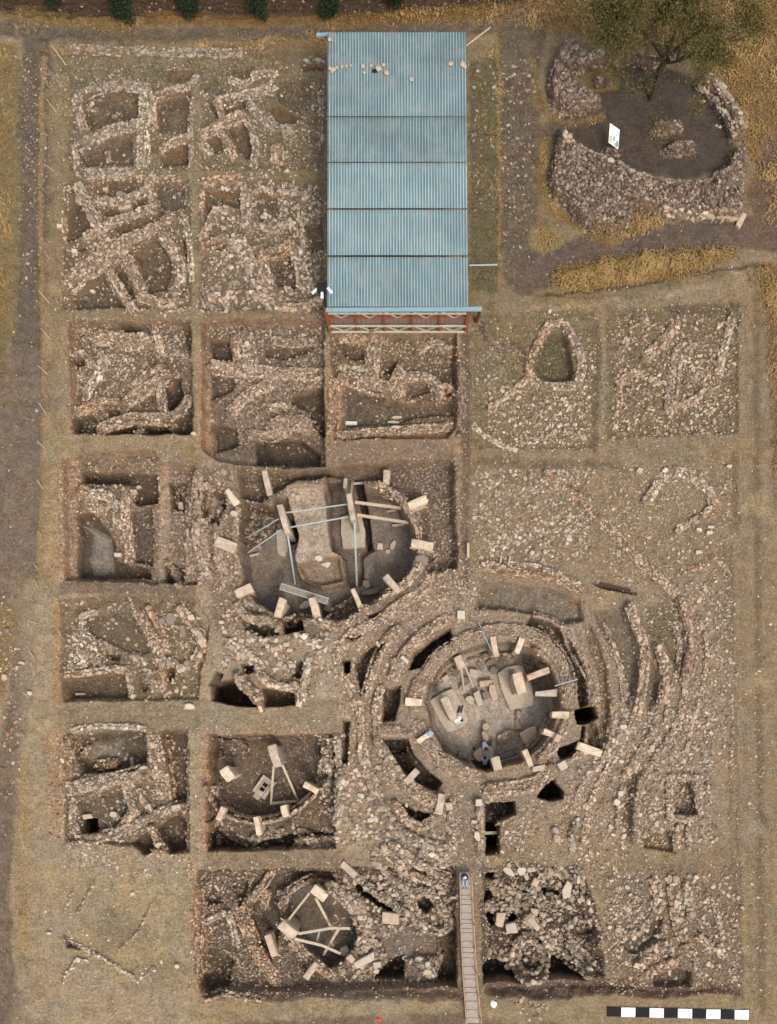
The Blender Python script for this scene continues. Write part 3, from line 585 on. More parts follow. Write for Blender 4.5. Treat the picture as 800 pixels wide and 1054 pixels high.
# -- top left block rooms
RM = (100, 90, 74)
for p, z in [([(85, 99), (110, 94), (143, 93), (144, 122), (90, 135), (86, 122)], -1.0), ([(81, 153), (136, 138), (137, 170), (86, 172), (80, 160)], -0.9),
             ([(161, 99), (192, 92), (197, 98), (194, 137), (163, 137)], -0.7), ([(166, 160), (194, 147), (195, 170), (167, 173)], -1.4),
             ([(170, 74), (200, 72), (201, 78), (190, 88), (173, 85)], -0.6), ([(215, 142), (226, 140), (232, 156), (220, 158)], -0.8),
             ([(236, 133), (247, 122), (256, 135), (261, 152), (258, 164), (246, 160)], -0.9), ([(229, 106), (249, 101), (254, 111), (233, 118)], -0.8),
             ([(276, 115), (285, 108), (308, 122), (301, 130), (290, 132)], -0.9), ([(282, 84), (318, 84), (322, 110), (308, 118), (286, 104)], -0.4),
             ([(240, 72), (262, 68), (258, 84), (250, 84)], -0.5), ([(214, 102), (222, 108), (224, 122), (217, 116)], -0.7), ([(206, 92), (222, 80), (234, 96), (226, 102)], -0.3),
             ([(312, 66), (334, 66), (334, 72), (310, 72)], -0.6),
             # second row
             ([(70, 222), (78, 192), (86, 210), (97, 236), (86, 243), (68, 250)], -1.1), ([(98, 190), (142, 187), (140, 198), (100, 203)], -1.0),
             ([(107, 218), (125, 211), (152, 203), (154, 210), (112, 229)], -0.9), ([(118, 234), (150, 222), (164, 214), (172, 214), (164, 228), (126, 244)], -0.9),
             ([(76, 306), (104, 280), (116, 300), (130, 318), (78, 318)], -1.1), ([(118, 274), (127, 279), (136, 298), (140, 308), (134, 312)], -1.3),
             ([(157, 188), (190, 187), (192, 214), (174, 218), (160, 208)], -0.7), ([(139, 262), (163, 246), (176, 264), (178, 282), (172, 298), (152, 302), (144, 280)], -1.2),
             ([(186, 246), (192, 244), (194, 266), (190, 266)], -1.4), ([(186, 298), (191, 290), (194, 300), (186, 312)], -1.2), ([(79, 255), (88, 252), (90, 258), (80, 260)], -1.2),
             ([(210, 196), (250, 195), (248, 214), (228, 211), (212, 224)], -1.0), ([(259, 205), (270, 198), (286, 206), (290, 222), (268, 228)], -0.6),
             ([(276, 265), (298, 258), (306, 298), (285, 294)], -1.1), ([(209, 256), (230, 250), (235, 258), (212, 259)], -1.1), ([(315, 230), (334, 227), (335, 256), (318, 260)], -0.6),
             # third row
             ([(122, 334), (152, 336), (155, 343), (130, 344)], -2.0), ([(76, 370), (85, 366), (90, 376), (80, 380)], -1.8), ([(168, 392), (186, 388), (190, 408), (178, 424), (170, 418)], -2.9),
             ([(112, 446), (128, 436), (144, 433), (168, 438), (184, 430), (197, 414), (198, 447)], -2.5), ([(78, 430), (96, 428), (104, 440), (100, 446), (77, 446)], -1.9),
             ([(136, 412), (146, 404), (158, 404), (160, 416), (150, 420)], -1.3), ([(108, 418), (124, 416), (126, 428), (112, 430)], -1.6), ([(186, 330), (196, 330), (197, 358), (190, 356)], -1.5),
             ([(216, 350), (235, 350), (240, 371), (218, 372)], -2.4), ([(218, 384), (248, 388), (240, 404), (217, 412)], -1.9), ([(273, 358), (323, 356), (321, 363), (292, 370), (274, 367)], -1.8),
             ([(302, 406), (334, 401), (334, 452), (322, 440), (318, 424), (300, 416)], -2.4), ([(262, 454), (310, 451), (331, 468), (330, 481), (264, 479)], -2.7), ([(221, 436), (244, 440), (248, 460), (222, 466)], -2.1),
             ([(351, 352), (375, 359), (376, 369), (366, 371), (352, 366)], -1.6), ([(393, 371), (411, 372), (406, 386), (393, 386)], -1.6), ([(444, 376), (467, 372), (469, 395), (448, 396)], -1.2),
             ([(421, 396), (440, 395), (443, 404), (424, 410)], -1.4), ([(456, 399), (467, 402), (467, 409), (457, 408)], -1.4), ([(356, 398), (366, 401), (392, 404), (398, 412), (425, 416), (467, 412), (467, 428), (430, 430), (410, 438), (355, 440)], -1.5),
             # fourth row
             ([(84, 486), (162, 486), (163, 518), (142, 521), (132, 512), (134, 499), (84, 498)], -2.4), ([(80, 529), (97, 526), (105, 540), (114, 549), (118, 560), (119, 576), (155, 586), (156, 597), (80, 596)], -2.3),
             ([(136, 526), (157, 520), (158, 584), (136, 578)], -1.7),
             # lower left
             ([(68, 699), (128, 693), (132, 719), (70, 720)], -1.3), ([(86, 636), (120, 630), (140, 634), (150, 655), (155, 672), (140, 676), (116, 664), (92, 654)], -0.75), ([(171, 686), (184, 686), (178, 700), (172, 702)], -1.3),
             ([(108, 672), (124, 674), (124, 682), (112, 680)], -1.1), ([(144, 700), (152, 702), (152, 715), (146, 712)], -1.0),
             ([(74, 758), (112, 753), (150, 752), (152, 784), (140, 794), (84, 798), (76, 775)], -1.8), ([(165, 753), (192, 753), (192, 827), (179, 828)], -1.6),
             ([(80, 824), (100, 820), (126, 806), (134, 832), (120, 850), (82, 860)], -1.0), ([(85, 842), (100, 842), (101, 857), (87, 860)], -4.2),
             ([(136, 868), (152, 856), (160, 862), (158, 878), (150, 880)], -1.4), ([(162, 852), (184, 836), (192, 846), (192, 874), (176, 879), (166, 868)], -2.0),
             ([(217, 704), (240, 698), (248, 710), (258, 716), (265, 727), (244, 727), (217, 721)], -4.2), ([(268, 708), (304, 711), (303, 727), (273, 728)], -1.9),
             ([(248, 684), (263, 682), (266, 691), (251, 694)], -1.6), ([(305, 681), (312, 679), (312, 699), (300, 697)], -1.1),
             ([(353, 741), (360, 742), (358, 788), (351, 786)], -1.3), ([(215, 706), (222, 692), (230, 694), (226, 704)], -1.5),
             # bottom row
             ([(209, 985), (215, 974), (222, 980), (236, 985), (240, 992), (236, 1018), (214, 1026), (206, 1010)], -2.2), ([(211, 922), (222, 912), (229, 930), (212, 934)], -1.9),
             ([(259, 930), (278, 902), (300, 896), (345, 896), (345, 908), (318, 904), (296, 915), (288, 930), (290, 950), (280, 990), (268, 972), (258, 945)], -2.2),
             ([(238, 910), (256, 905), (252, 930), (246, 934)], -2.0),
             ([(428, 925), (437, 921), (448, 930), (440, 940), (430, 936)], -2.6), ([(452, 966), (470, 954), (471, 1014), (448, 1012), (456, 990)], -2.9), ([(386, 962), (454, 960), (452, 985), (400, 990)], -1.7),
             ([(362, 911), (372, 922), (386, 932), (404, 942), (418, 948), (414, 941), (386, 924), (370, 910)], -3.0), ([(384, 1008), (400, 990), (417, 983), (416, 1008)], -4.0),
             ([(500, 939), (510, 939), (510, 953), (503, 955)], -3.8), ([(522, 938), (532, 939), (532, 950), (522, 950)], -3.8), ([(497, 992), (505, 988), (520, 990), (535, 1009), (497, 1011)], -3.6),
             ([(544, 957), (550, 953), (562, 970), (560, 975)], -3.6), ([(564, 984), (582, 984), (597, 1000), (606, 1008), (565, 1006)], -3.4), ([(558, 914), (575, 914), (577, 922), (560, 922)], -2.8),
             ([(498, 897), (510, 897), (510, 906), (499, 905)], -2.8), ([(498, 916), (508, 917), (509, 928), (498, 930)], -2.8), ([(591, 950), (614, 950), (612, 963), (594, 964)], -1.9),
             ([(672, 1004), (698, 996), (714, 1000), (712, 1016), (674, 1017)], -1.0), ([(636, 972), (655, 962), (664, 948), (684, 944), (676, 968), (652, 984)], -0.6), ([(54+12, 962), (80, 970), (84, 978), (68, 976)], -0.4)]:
    depth_shade = min(max(-z-0.8, 0)/3.0, 1.0)  # deeper pit floors mixed darker, their shade put into the colour
    c = tuple(a*(1-depth_shade)+b*depth_shade for a, b in zip((112, 99, 82), (96, 83, 72)))
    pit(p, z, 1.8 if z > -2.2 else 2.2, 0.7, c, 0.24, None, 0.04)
pit([(86, 540), (98, 552), (94, 575), (98, 592), (118, 590), (114, 555), (104, 548)], -2.15, 3, 0.8, (150, 140, 128), 0.2, -2.3)
paint([(95, 765), (128, 762), (126, 780), (92, 782)], (150, 138, 124), 8, amt=0.8, zref=-1.8)
paint([(350, 955), (460, 955), (466, 1000), (430, 1006), (395, 990), (350, 1000)], (138, 122, 108), 8, amt=0.8, zref=-1.6)
# -- enclosure with the porthole stone: terraces round the lower curve
pit([(214, 808), (222, 826), (236, 838), (262, 843), (290, 839), (312, 826), (326, 812), (336, 800), (342, 776), (346, 776), (346, 860), (300, 862), (262, 869), (244, 864), (226, 852), (214, 846)], -1.5, 3, 0.6, (120, 104, 88), 1.2, -0.8, 0.12)
pit([(300, 862), (346, 858), (346, 874), (300, 874)], -0.9, 3, 0.6, (128, 110, 92), 1.2, -0.4, 0.1)
pit([(215, 856), (226, 860), (246, 870), (262, 873), (290, 869), (300, 866), (300, 874), (216, 875)], -3.0, 2.5, 0.6, (86, 73, 63), 0.5, -1, 0.06)
pit([(328, 755), (344, 756), (344, 800), (332, 796), (326, 778)], -1.4, 3, 1.0, (120, 104, 88), 1.2, -0.4, 0.12)
pit([(222, 758), (250, 757), (258, 770), (242, 782), (228, 778)], -2.2, 3, 0.8, (112, 98, 85), 0.5, -2.6, 0.06)
# -- lower enclosure with the timber props
pit([(293, 932), (300, 920), (320, 911), (334, 922), (352, 931), (364, 945), (369, 972), (352, 992), (338, 999), (320, 982), (303, 963), (294, 950)], -3.4, 2.5, 0.4, (124, 112, 100), 0.2, -1.2, 0.03)
# -- bare courtyard and heaps in the top right
paint([(578, 130), (600, 100), (626, 70), (660, 64), (715, 78), (740, 110), (754, 145), (745, 175), (700, 186), (640, 172), (596, 150)], (88, 78, 70), 8, peb=0.15, amt=1.0, rough=0.015)
strip([(546, 60), (553, 75), (552, 100), (566, 120), (590, 127), (620, 120)], 6, (132, 112, 76), 6, amt=0.8)
strip([(560, 145), (556, 190), (568, 210), (592, 234), (630, 248), (652, 232), (668, 222), (680, 232)], 9, (140, 114, 74), 7, amt=0.9)
strip([(735, 85), (762, 110), (776, 140), (780, 160)], 12, (144, 114, 72), 8, amt=0.8)
paint([(543, 238), (556, 230), (572, 235), (583, 247), (574, 257), (560, 262), (545, 252)], (142, 124, 86), 5)
pit([(572, 276), (640, 264), (745, 255), (756, 264), (700, 284), (600, 298), (570, 292)], 0.5, 10, 1.0, (146, 118, 72), 0.1, 0.0)
strip([(562, 302), (640, 296), (740, 276), (790, 272)], 4, (96, 82, 66), 4, amt=0.8, dz=-0.2)
strip([(556, 310), (650, 302), (745, 284)], 12, (128, 112, 84), 8, amt=0.8, dz=0.1)
strip([(792, 276), (800, 360), (806, 500)], 14, (150, 118, 72), 7, amt=0.9, dz=0.15)
HEAP = (104, 88, 78)
paint([(600, 70), (640, 66), (636, 90), (604, 98)], (142, 118, 78), 4, amt=0.9, zref=0.0)
pit([(564, 84), (571, 60), (581, 41), (594, 40), (606, 55), (640, 52), (676, 62), (674, 66), (621, 63), (600, 72), (596, 88), (620, 100), (616, 112), (587, 118), (566, 106)], 0.9, 5, 1.0, HEAP, 1.2, 0.4)
pit([(609, 80), (622, 75), (631, 80), (628, 86), (614, 87)], 0.5, 4, 0.8, HEAP, 1.2, 0.3)
pit([(722, 76), (734, 80), (752, 98), (768, 122), (770, 142), (752, 144), (748, 124), (732, 98), (718, 84)], 0.9, 4, 0.8, HEAP, 1.2, 0.4)
pit([(574, 133), (584, 134), (591, 147), (628, 166), (665, 182), (699, 187), (732, 188), (749, 170), (752, 152), (770, 152), (768, 190), (765, 221), (732, 222), (699, 221), (678, 217), (653, 214), (648, 234), (631, 241), (599, 234), (586, 214), (566, 198), (564, 180)], 1.1, 5, 1.0, HEAP, 1.2, 0.5, 0.1)
pit([(670, 126), (680, 123), (698, 123), (705, 128), (702, 134), (674, 136), (669, 132)], 0.6, 4, 0.6, HEAP, 1.2, 0.3)
pit([(682, 153), (696, 146), (712, 145), (720, 151), (714, 158), (688, 161)], 0.7, 4, 0.6, HEAP, 1.2, 0.3)
pit([(622, 152), (638, 152), (639, 159), (622, 160)], 0.5, 3, 0.4, HEAP, 1.2, 0.3)
for k in range(9):   # plough furrows beyond the path
    strip([(-40, -30+6*k), (300, -28+6*k), (560, -30+6*k)], 2.4, None, 3, 2.0, dz=0.16)

# ================================================================ WALLS
A1 = 'in the top left ruin block'; A2 = 'in the top ruin block beside the blue shed'
B1 = 'in the second block down on the left edge'; B2 = "beside the blue shed's lower left corner"
C1 = 'in the square trench third down on the left'; C2 = 'in the deep trench below left of the blue shed'
C3 = 'in the trench just below the blue shed front'; C4 = 'around the oval pit right of the shed front'
C5 = 'in the upper right corner trench'; D1 = 'in the trench left of the two propped pillars'
K1 = ' outlining room'; 
W = wall
W('long low rubble row along the verge under the top path', [(70, 49), (110, 51), (160, 52), (210, 53), (250, 54)], 8, 0.35, 3.0, 'grey')
W('short dark rubble row in dry grass above the top ruin block', [(268, 48), (276, 44), (284, 40)], 8, 0.35, 3.0, 'heap')
W('thick mixed rubble wall on the north side of the largest room '+A1, [(78, 101), (98, 91), (114, 87), (130, 86), (152, 90)], 9, 0.4, 3.0, 'grey')
W('tan rubble wall closing the west side of the largest room '+A1, [(78, 100), (82, 120), (87, 134)], 8, 0.35, 3.0, 'mix')
W('slanting rubble wall between the two large rooms '+A1, [(79, 149), (100, 139), (124, 130), (146, 124)], 9, 0.5, 3.1, 'grey')
W('broad pale rubble band running down the middle '+A1, [(150, 92), (149, 115), (147, 140), (147, 172)], 12, 0.3, 3.0, 'white')
W('thin tan wall edging the narrow east room '+A1, [(158, 98), (159, 136)], 4, 0.3, 2.8, 'tan')
W('rubble wall under the lower west room '+A1, [(78, 176), (100, 177), (140, 175)], 7, 0.3, 3.0, 'grey')
W('thin rubble wall left of the lower west room '+A1, [(77, 150), (79, 174)], 5, 0.3, 3.0, 'mix')
W('short stub wall jutting into the largest room '+A1, [(86, 106), (100, 113)], 5, 0.35, 3.0, 'mix')
W('upright little stone row standing in the lower west room '+A1, [(110, 154), (112, 166)], 3, 0.3, 3.0, 'tan')
W('curving rubble wall over the narrow east room '+A1, [(160, 97), (176, 93), (196, 86), (203, 76)], 6, 0.3, 2.8, 'grey')
W('short tan wall above the dark corner pit '+A1, [(164, 153), (178, 146), (194, 140)], 8, 0.4, 3.0, 'tan')
W('rubble wall along the right edge '+A1, [(197, 100), (196, 130), (197, 172)], 6, 0.2, 2.8, 'mix')
W('slanting thick rubble wall '+A2, [(208, 139), (226, 128), (249, 118)], 9, 0.5, 3.0, 'tan')
W('bowed wall around the oval room '+A2, [(249, 118), (258, 128), (263, 148), (261, 172)], 6, 0.4, 3.0, 'mix')
W('thin wall dividing two small rooms '+A2, [(223, 132), (234, 145), (242, 162)], 6, 0.4, 3.0, 'tan')
W('leaning wall at the left end '+A2, [(206, 138), (212, 152), (214, 162)], 6, 0.3, 2.8, 'tan')
W('wall rising north from the slanting wall '+A2, [(222, 101), (226, 112), (229, 122)], 6, 0.35, 3.0, 'mix')
W('pale diagonal rubble wall climbing to the right '+A2, [(226, 104), (246, 98), (264, 96), (284, 85)], 9, 0.3, 3.0, 'white')
W('pale rubble band descending to the lower right '+A2, [(256, 106), (270, 122), (286, 131), (304, 132)], 8, 0.3, 3.0, 'grey')
W('forked pale rubble row near the upper verge '+A2, [(236, 80), (250, 87), (262, 76), (286, 74)], 6, 0.25, 2.8, 'white')
W('low pink stone heap with one slab beside the blue shed', [(286, 150), (284, 168)], 12, 0.3, 3.2, 'orange', name='stone_heap', cat='stone heap')
W('loose stone line beside the shed wall '+A2, [(332, 84), (331, 110), (330, 150)], 5, 0.2, 3.0, 'mix', drop=0.4)
W('thin stone row near the top right '+A2, [(312, 64), (334, 62)], 4, 0.2, 2.6, 'grey')
W('long thick rubble wall slanting down from the corner '+B1, [(78, 188), (90, 212), (102, 236), (108, 248)], 9, 0.7, 3.2, 'mix')
W('narrow rubble wall slanting to the bottom edge '+B1, [(108, 272), (122, 294), (138, 320)], 7, 0.8, 3.0, 'tan')
W('rubble wall crossing upward to the right '+B1, [(86, 243), (112, 229), (138, 218), (158, 212)], 7, 0.6, 3.0, 'mix')
W('short wall closing the small rooms on the right '+B1, [(159, 212), (156, 200), (152, 187)], 7, 0.5, 3.0, 'tan')
W('rubble wall between the two small upper rooms '+B1, [(96, 206), (116, 207), (134, 202), (154, 194)], 7, 0.5, 3.2, 'mix')
W('very wide tan rubble bank along the lower left '+B1, [(68, 290), (88, 276), (106, 262), (126, 250)], 17, 0.8, 3.2, 'tan')
W('double-faced rubble wall climbing to the right above the round room '+B1, [(124, 250), (146, 238), (176, 222)], 10, 0.6, 3.0, 'mix')
W('short thick wall on the left of the round room '+B1, [(130, 262), (137, 280), (147, 298)], 9, 0.7, 3.4, 'tan')
W('curved rubble wall on the right of the round room '+B1, [(166, 240), (178, 258), (186, 276), (184, 292), (176, 300)], 9, 0.7, 3.4, 'mix')
W('rubble wall under the round room '+B1, [(141, 304), (160, 310), (180, 311), (190, 296)], 8, 0.6, 3.4, 'tan')
W('thin stone line along the right edge '+B1, [(190, 222), (195, 250), (197, 290)], 5, 0.3, 3.0, 'white')
W('thin tan wall along the left edge '+B1, [(66, 224), (66, 250)], 4, 0.3, 2.8, 'orange')
W('upper rubble rim along the top edge '+B1, [(90, 184), (120, 182), (156, 183), (186, 184)], 7, 0.2, 2.8, 'tan')
W('small triangular row of stones low on the right '+B1, [(165, 322), (188, 318)], 3, 0.2, 2.8, 'white')
W('rubble row along the top edge of the block '+B2, [(206, 187), (230, 184), (250, 186)], 7, 0.25, 2.8, 'orange')
W('curved small wall around a shallow bowl '+B2, [(256, 204), (262, 197), (271, 193), (281, 200)], 4, 0.35, 2.8, 'tan')
W('rubble wall dividing the upper two rooms '+B2, [(252, 192), (252, 212), (255, 238)], 8, 0.35, 3.2, 'mix')
W('tan wall down the left edge '+B2, [(208, 194), (207, 224)], 4, 0.35, 2.8, 'orange')
W('loose wall hooking round the upper left room '+B2, [(236, 214), (222, 216), (214, 232), (208, 246)], 8, 0.35, 3.4, 'mix')
W('orange rubble wall over the lower left room '+B2, [(208, 254), (220, 249), (231, 243)], 8, 0.6, 3.0, 'orange')
W('short leaning wall right of the lower left room '+B2, [(232, 243), (238, 257)], 5, 0.4, 3.0, 'mix')
W('wide pale rubble spine running down the middle '+B2, [(246, 248), (258, 275), (270, 300), (284, 314)], 15, 0.35, 4.0, 'mix')
W('orange rubble wall over the sunken square room '+B2, [(268, 263), (284, 258), (299, 251)], 9, 0.6, 3.0, 'orange')
W('left wall of the sunken square room '+B2, [(270, 266), (276, 285), (282, 296)], 6, 0.4, 3.6, 'tan')
W('wide stony right wall of the sunken square room '+B2, [(304, 255), (309, 276), (318, 298)], 12, 0.35, 4.0, 'white')
W('stone row across the middle '+B2, [(258, 229), (280, 236), (300, 228)], 6, 0.3, 3.8, 'mix')
W('low boulder row along the bottom edge '+B2, [(214, 306), (240, 304), (264, 304), (290, 316), (316, 314), (330, 308)], 7, 0.3, 4.0, 'tan')
W('tiny stub wall pointing down '+B2, [(232, 305), (234, 322)], 4, 0.3, 3.4, 'tan')
W('thin wall near the shed edge '+B2, [(311, 226), (312, 254)], 4, 0.3, 3.4, 'mix')
W('pale loose stone row in the upper right '+B2, [(286, 196), (304, 200), (318, 200)], 4, 0.2, 3.2, 'white')
W('short wall corner at the upper left '+C1, [(74, 366), (84, 361), (96, 377)], 5, 0.4, 2.8, 'mix')
W('short pale wall stub beside the corner wall '+C1, [(103, 362), (112, 375)], 4, 0.4, 3.2, 'white')
W('wide orange rubble bank under the top edge '+C1, [(100, 346), (124, 350), (146, 350)], 16, 0.5, 3.0, 'tan')
W('narrow leaning wall from the top edge '+C1, [(157, 335), (163, 350), (165, 368)], 6, 0.7, 3.0, 'tan')
W('short curved wall beside the leaning wall '+C1, [(147, 340), (153, 352)], 5, 0.5, 3.4, 'mix')
W('thin slanting wall above the wide one '+C1, [(136, 396), (150, 384), (168, 376)], 5, 0.5, 3.0, 'tan')
W('wide tan wall slanting to the right '+C1, [(130, 412), (148, 400), (172, 384)], 12, 0.7, 2.8, 'tan')
W('curved wall wrapping the deep oval pit '+C1, [(164, 396), (166, 414), (172, 428), (184, 422), (194, 408)], 7, 0.7, 3.0, 'mix')
W('long wavy rubble wall above the bottom pits '+C1, [(102, 442), (116, 434), (134, 429), (156, 430), (176, 434)], 9, 0.9, 3.0, 'tan')
W('small arched wall at the right edge '+C1, [(174, 368), (182, 360), (190, 364), (195, 374)], 5, 0.4, 3.2, 'mix')
W('rubble wall along the left side of the lower half '+C1, [(78, 424), (100, 414), (122, 414)], 9, 0.5, 2.8, 'orange')
W('loose pale wall through the left middle '+C1, [(88, 404), (100, 388), (106, 372)], 8, 0.3, 3.4, 'white')
W('small rubble bridge across the bottom pit '+C1, [(139, 432), (140, 444)], 5, 1.0, 2.8, 'tan')
W('long orange stony ledge crossing '+C2, [(218, 378), (246, 380), (290, 384), (332, 384)], 12, 0.5, 2.8, 'tan')
W('tall rubble wall dividing the upper pits '+C2, [(252, 342), (256, 360), (258, 380)], 13, 0.6, 3.4, 'mix')
W('rubble wall under the upper left dark pit '+C2, [(220, 374), (236, 376), (250, 380)], 7, 0.6, 3.0, 'tan')
W('slanting tan ridge through the centre '+C2, [(236, 424), (256, 404), (280, 394)], 10, 0.5, 2.8, 'tan')
W('little row of pale stones on a brown ledge '+C2, [(277, 420), (288, 416), (299, 418)], 4, 0.3, 3.0, 'white')
W('rubble band along the upper right '+C2, [(278, 350), (300, 352), (326, 350)], 8, 0.3, 3.0, 'mix')
W('dusty rubble heap sloping to the lower right '+C2, [(280, 438), (300, 432), (322, 440)], 16, 0.6, 3.0, 'dusty')
W('fallen stone heap at the bottom '+C2, [(256, 446), (276, 450), (296, 444)], 9, 0.4, 3.0, 'dusty')
W('low orange wall stub at the top of '+'the deep trench below left of the shed', [(240, 345), (246, 368)], 6, 0.5, 3.0, 'orange')
W('massive curved tan wall '+C3, [(354, 386), (368, 392), (384, 396), (396, 398)], 14, 0.8, 2.8, 'tan')
W('wide rubble wall between the two upper pits '+C3, [(386, 346), (384, 364), (382, 388)], 13, 0.6, 3.0, 'mix')
W('tan rubble wall right of the small square pit '+C3, [(412, 380), (406, 394), (412, 408)], 11, 0.6, 3.2, 'tan')
W('arched rubble wall toward the right side '+C3, [(412, 390), (428, 386), (446, 392), (454, 406), (452, 414)], 8, 0.6, 3.0, 'tan')
W('small horseshoe wall under the shed corner '+C3, [(430, 362), (440, 353), (452, 352), (462, 360)], 6, 0.5, 3.0, 'mix')
W('stone wall under the upper left pit '+C3, [(350, 376), (364, 380), (378, 378)], 7, 0.4, 3.4, 'white')
W('hooked thin wall at the right edge '+C3, [(456, 396), (464, 398), (470, 404)], 4, 0.4, 2.8, 'tan')
W('long tan wall along the south edge '+C3, [(346, 448), (380, 444), (420, 442), (466, 438)], 8, 0.6, 2.8, 'tan')
W('orange wall down the left side '+C3, [(346, 392), (344, 420), (342, 446)], 10, 0.5, 2.8, 'orange')
W('dark rubble strip down the right side '+C3, [(474, 372), (476, 410), (474, 450)], 7, 0.3, 2.8, 'heap')
W('rubble row directly under the shed truss '+C3, [(350, 348), (376, 350), (400, 352)], 7, 0.3, 3.2, 'orange')
W('left flank wall curving '+C4, [(564, 338), (554, 352), (546, 370), (544, 386)], 6, 0.4, 2.8, 'orange')
W('right flank wall of paler stones curving '+C4, [(582, 334), (592, 352), (600, 372), (596, 392)], 8, 0.35, 3.2, 'mix')
W('arched rubble cap over the top '+C4, [(556, 346), (566, 332), (580, 331), (588, 340)], 6, 0.35, 2.8, 'tan')
W('stone lip along the bottom '+C4, [(544, 384), (556, 396), (574, 398), (592, 396)], 7, 0.3, 2.8, 'mix')
W('thin dark winding wall leading toward the oval pit', [(495, 330), (504, 348), (516, 356), (530, 358), (542, 366)], 5, 0.3, 2.8, 'heap')
W('diagonal wall running away below the oval pit', [(542, 390), (526, 404), (504, 420)], 5, 0.25, 3.4, 'tan')
W('curved stone edge in grass below the shed corner', [(486, 436), (500, 450), (516, 458), (532, 462)], 4, 0.25, 2.8, 'white')
W('short slanting stone row '+C5, [(664, 368), (680, 354), (694, 338), (697, 328)], 9, 0.3, 3.4, 'tan')
W('leaning stone row at the upper left '+C5, [(648, 344), (642, 356), (636, 364)], 5, 0.25, 3.8, 'mix')
W('thin curved line of flat stones '+C5, [(648, 337), (656, 334), (664, 329)], 3, 0.2, 2.6, 'orange')
W('steep stone row on the right side '+C5, [(740, 386), (745, 360), (751, 340), (753, 326)], 7, 0.3, 3.4, 'white')
W('arched wall of small stones '+C5, [(636, 402), (642, 388), (654, 384), (668, 388), (680, 395)], 5, 0.3, 3.2, 'tan')
W('tangled rubble wall down the middle '+C5, [(698, 364), (694, 384), (692, 404), (690, 424)], 12, 0.3, 3.2, 'mix')
W('rubble spur running toward the right '+C5, [(694, 420), (712, 412), (724, 404)], 6, 0.25, 3.6, 'tan')
W('curved tan wall over the pale floor '+D1, [(92, 508), (108, 508), (120, 520), (120, 544)], 9, 0.7, 3.2, 'white')
W('rubble wall down the middle '+D1, [(131, 502), (127, 520), (130, 548), (132, 578)], 8, 0.8, 3.2, 'tan')
W('tan rubble ledge in the upper left '+D1, [(84, 504), (96, 520), (110, 526)], 12, 0.5, 3.0, 'tan')
W('narrow earthen rib with stones between the two trenches', [(203, 490), (200, 520), (196, 560), (198, 598)], 9, 0.5, 3.6, 'dusty')
W('boulder row left of the upper pillar enclosure', [(214, 500), (212, 530), (206, 560), (212, 596)], 10, 0.5, 4.2, 'dusty')
W('thin leaning wall in the narrow trench left of the upper pillars', [(172, 578), (180, 592), (184, 604)], 4, 0.8, 3.0, 'dusty')
W('double rubble wall on the west rim of the upper pillar enclosure', [(226, 522), (224, 545), (224, 575), (234, 598)], 7, 0.5, 3.4, 'dusty')
W('inner rim wall of the upper pillar enclosure, west side', [(245, 522), (243, 540), (241, 565), (246, 590)], 4, 0.3, 3.0, 'dusty')
W('curved boulder row under the southwest pillar', [(242, 620), (250, 632), (262, 638), (276, 637)], 5, 1.0, 3.8, 'tan')
W('inner rim wall of the upper pillar enclosure, south side', [(290, 640), (312, 634), (330, 640), (348, 646)], 6, 0.8, 3.4, 'tan')
W('boulder wall between the east pillars of the upper enclosure', [(392, 504), (408, 510), (420, 524), (430, 545), (434, 575)], 5, 0.35, 3.0, 'dusty')
W('rubble wall curving along the southeast of the upper enclosure', [(434, 578), (424, 594), (408, 606), (384, 620), (374, 626)], 7, 0.4, 3.2, 'tan')
W('outer rubble arc below the upper pillar enclosure', [(446, 580), (438, 604), (414, 620), (388, 640), (362, 652), (350, 672)], 9, 0.4, 3.2, 'tan')
W('small bench wall below the north pillars', [(388, 498), (398, 506), (406, 512)], 6, 0.4, 2.8, 'tan')
# round enclosure
W('thick inner ring wall of the round enclosure, upper half', [(437, 700), (446, 682), (462, 668), (480, 658), (500, 652), (522, 649), (548, 653), (566, 664), (580, 682), (586, 702), (586, 724)], 14, 0.45, 2.4, 'dusty', name='ring_wall')
W('thick inner ring wall of the round enclosure, left side', [(430, 732), (428, 716), (433, 702)], 14, 0.45, 2.5, 'dusty', name='ring_wall')
W('thick inner ring wall of the round enclosure, lower left', [(430, 745), (440, 766), (456, 784), (476, 794), (494, 800)], 12, 0.45, 2.6, 'dusty', name='ring_wall')
W('brick-like outer wall south of the round enclosure', [(502, 814), (520, 812), (536, 810), (552, 806), (568, 794)], 13, 0.6, 2.8, 'tan', name='ring_wall')
W('thick inner ring wall of the round enclosure, lower right', [(586, 732), (582, 748), (572, 766), (558, 782)], 8, 0.5, 3.2, 'dusty', name='ring_wall')
W('second ring wall outside the round enclosure, upper left', [(404, 700), (412, 680), (424, 664), (444, 646), (462, 636)], 9, 0.5, 3.0, 'tan', name='ring_wall')
W('dark edged rubble wall curving left of the round enclosure', [(412, 646), (396, 662), (386, 682), (381, 700), (376, 716)], 9, 0.6, 3.0, 'tan', name='ring_wall')
W('long rubble arc running down the far left of the round enclosure', [(346, 672), (350, 692), (362, 710), (370, 730), (372, 760), (378, 786)], 7, 0.4, 3.2, 'tan', name='ring_wall')
W('second ring wall outside the round enclosure, left', [(392, 708), (388, 726), (388, 746), (390, 760)], 7, 0.5, 3.2, 'tan', name='ring_wall')
W('second ring wall outside the round enclosure, lower left', [(388, 764), (400, 782), (412, 800), (424, 812)], 9, 0.8, 3.4, 'mix', name='ring_wall')
W('thick rubble terrace between two lower left slab pillars', [(418, 806), (430, 816), (444, 824), (454, 826)], 13, 0.7, 3.0, 'tan', name='ring_wall')
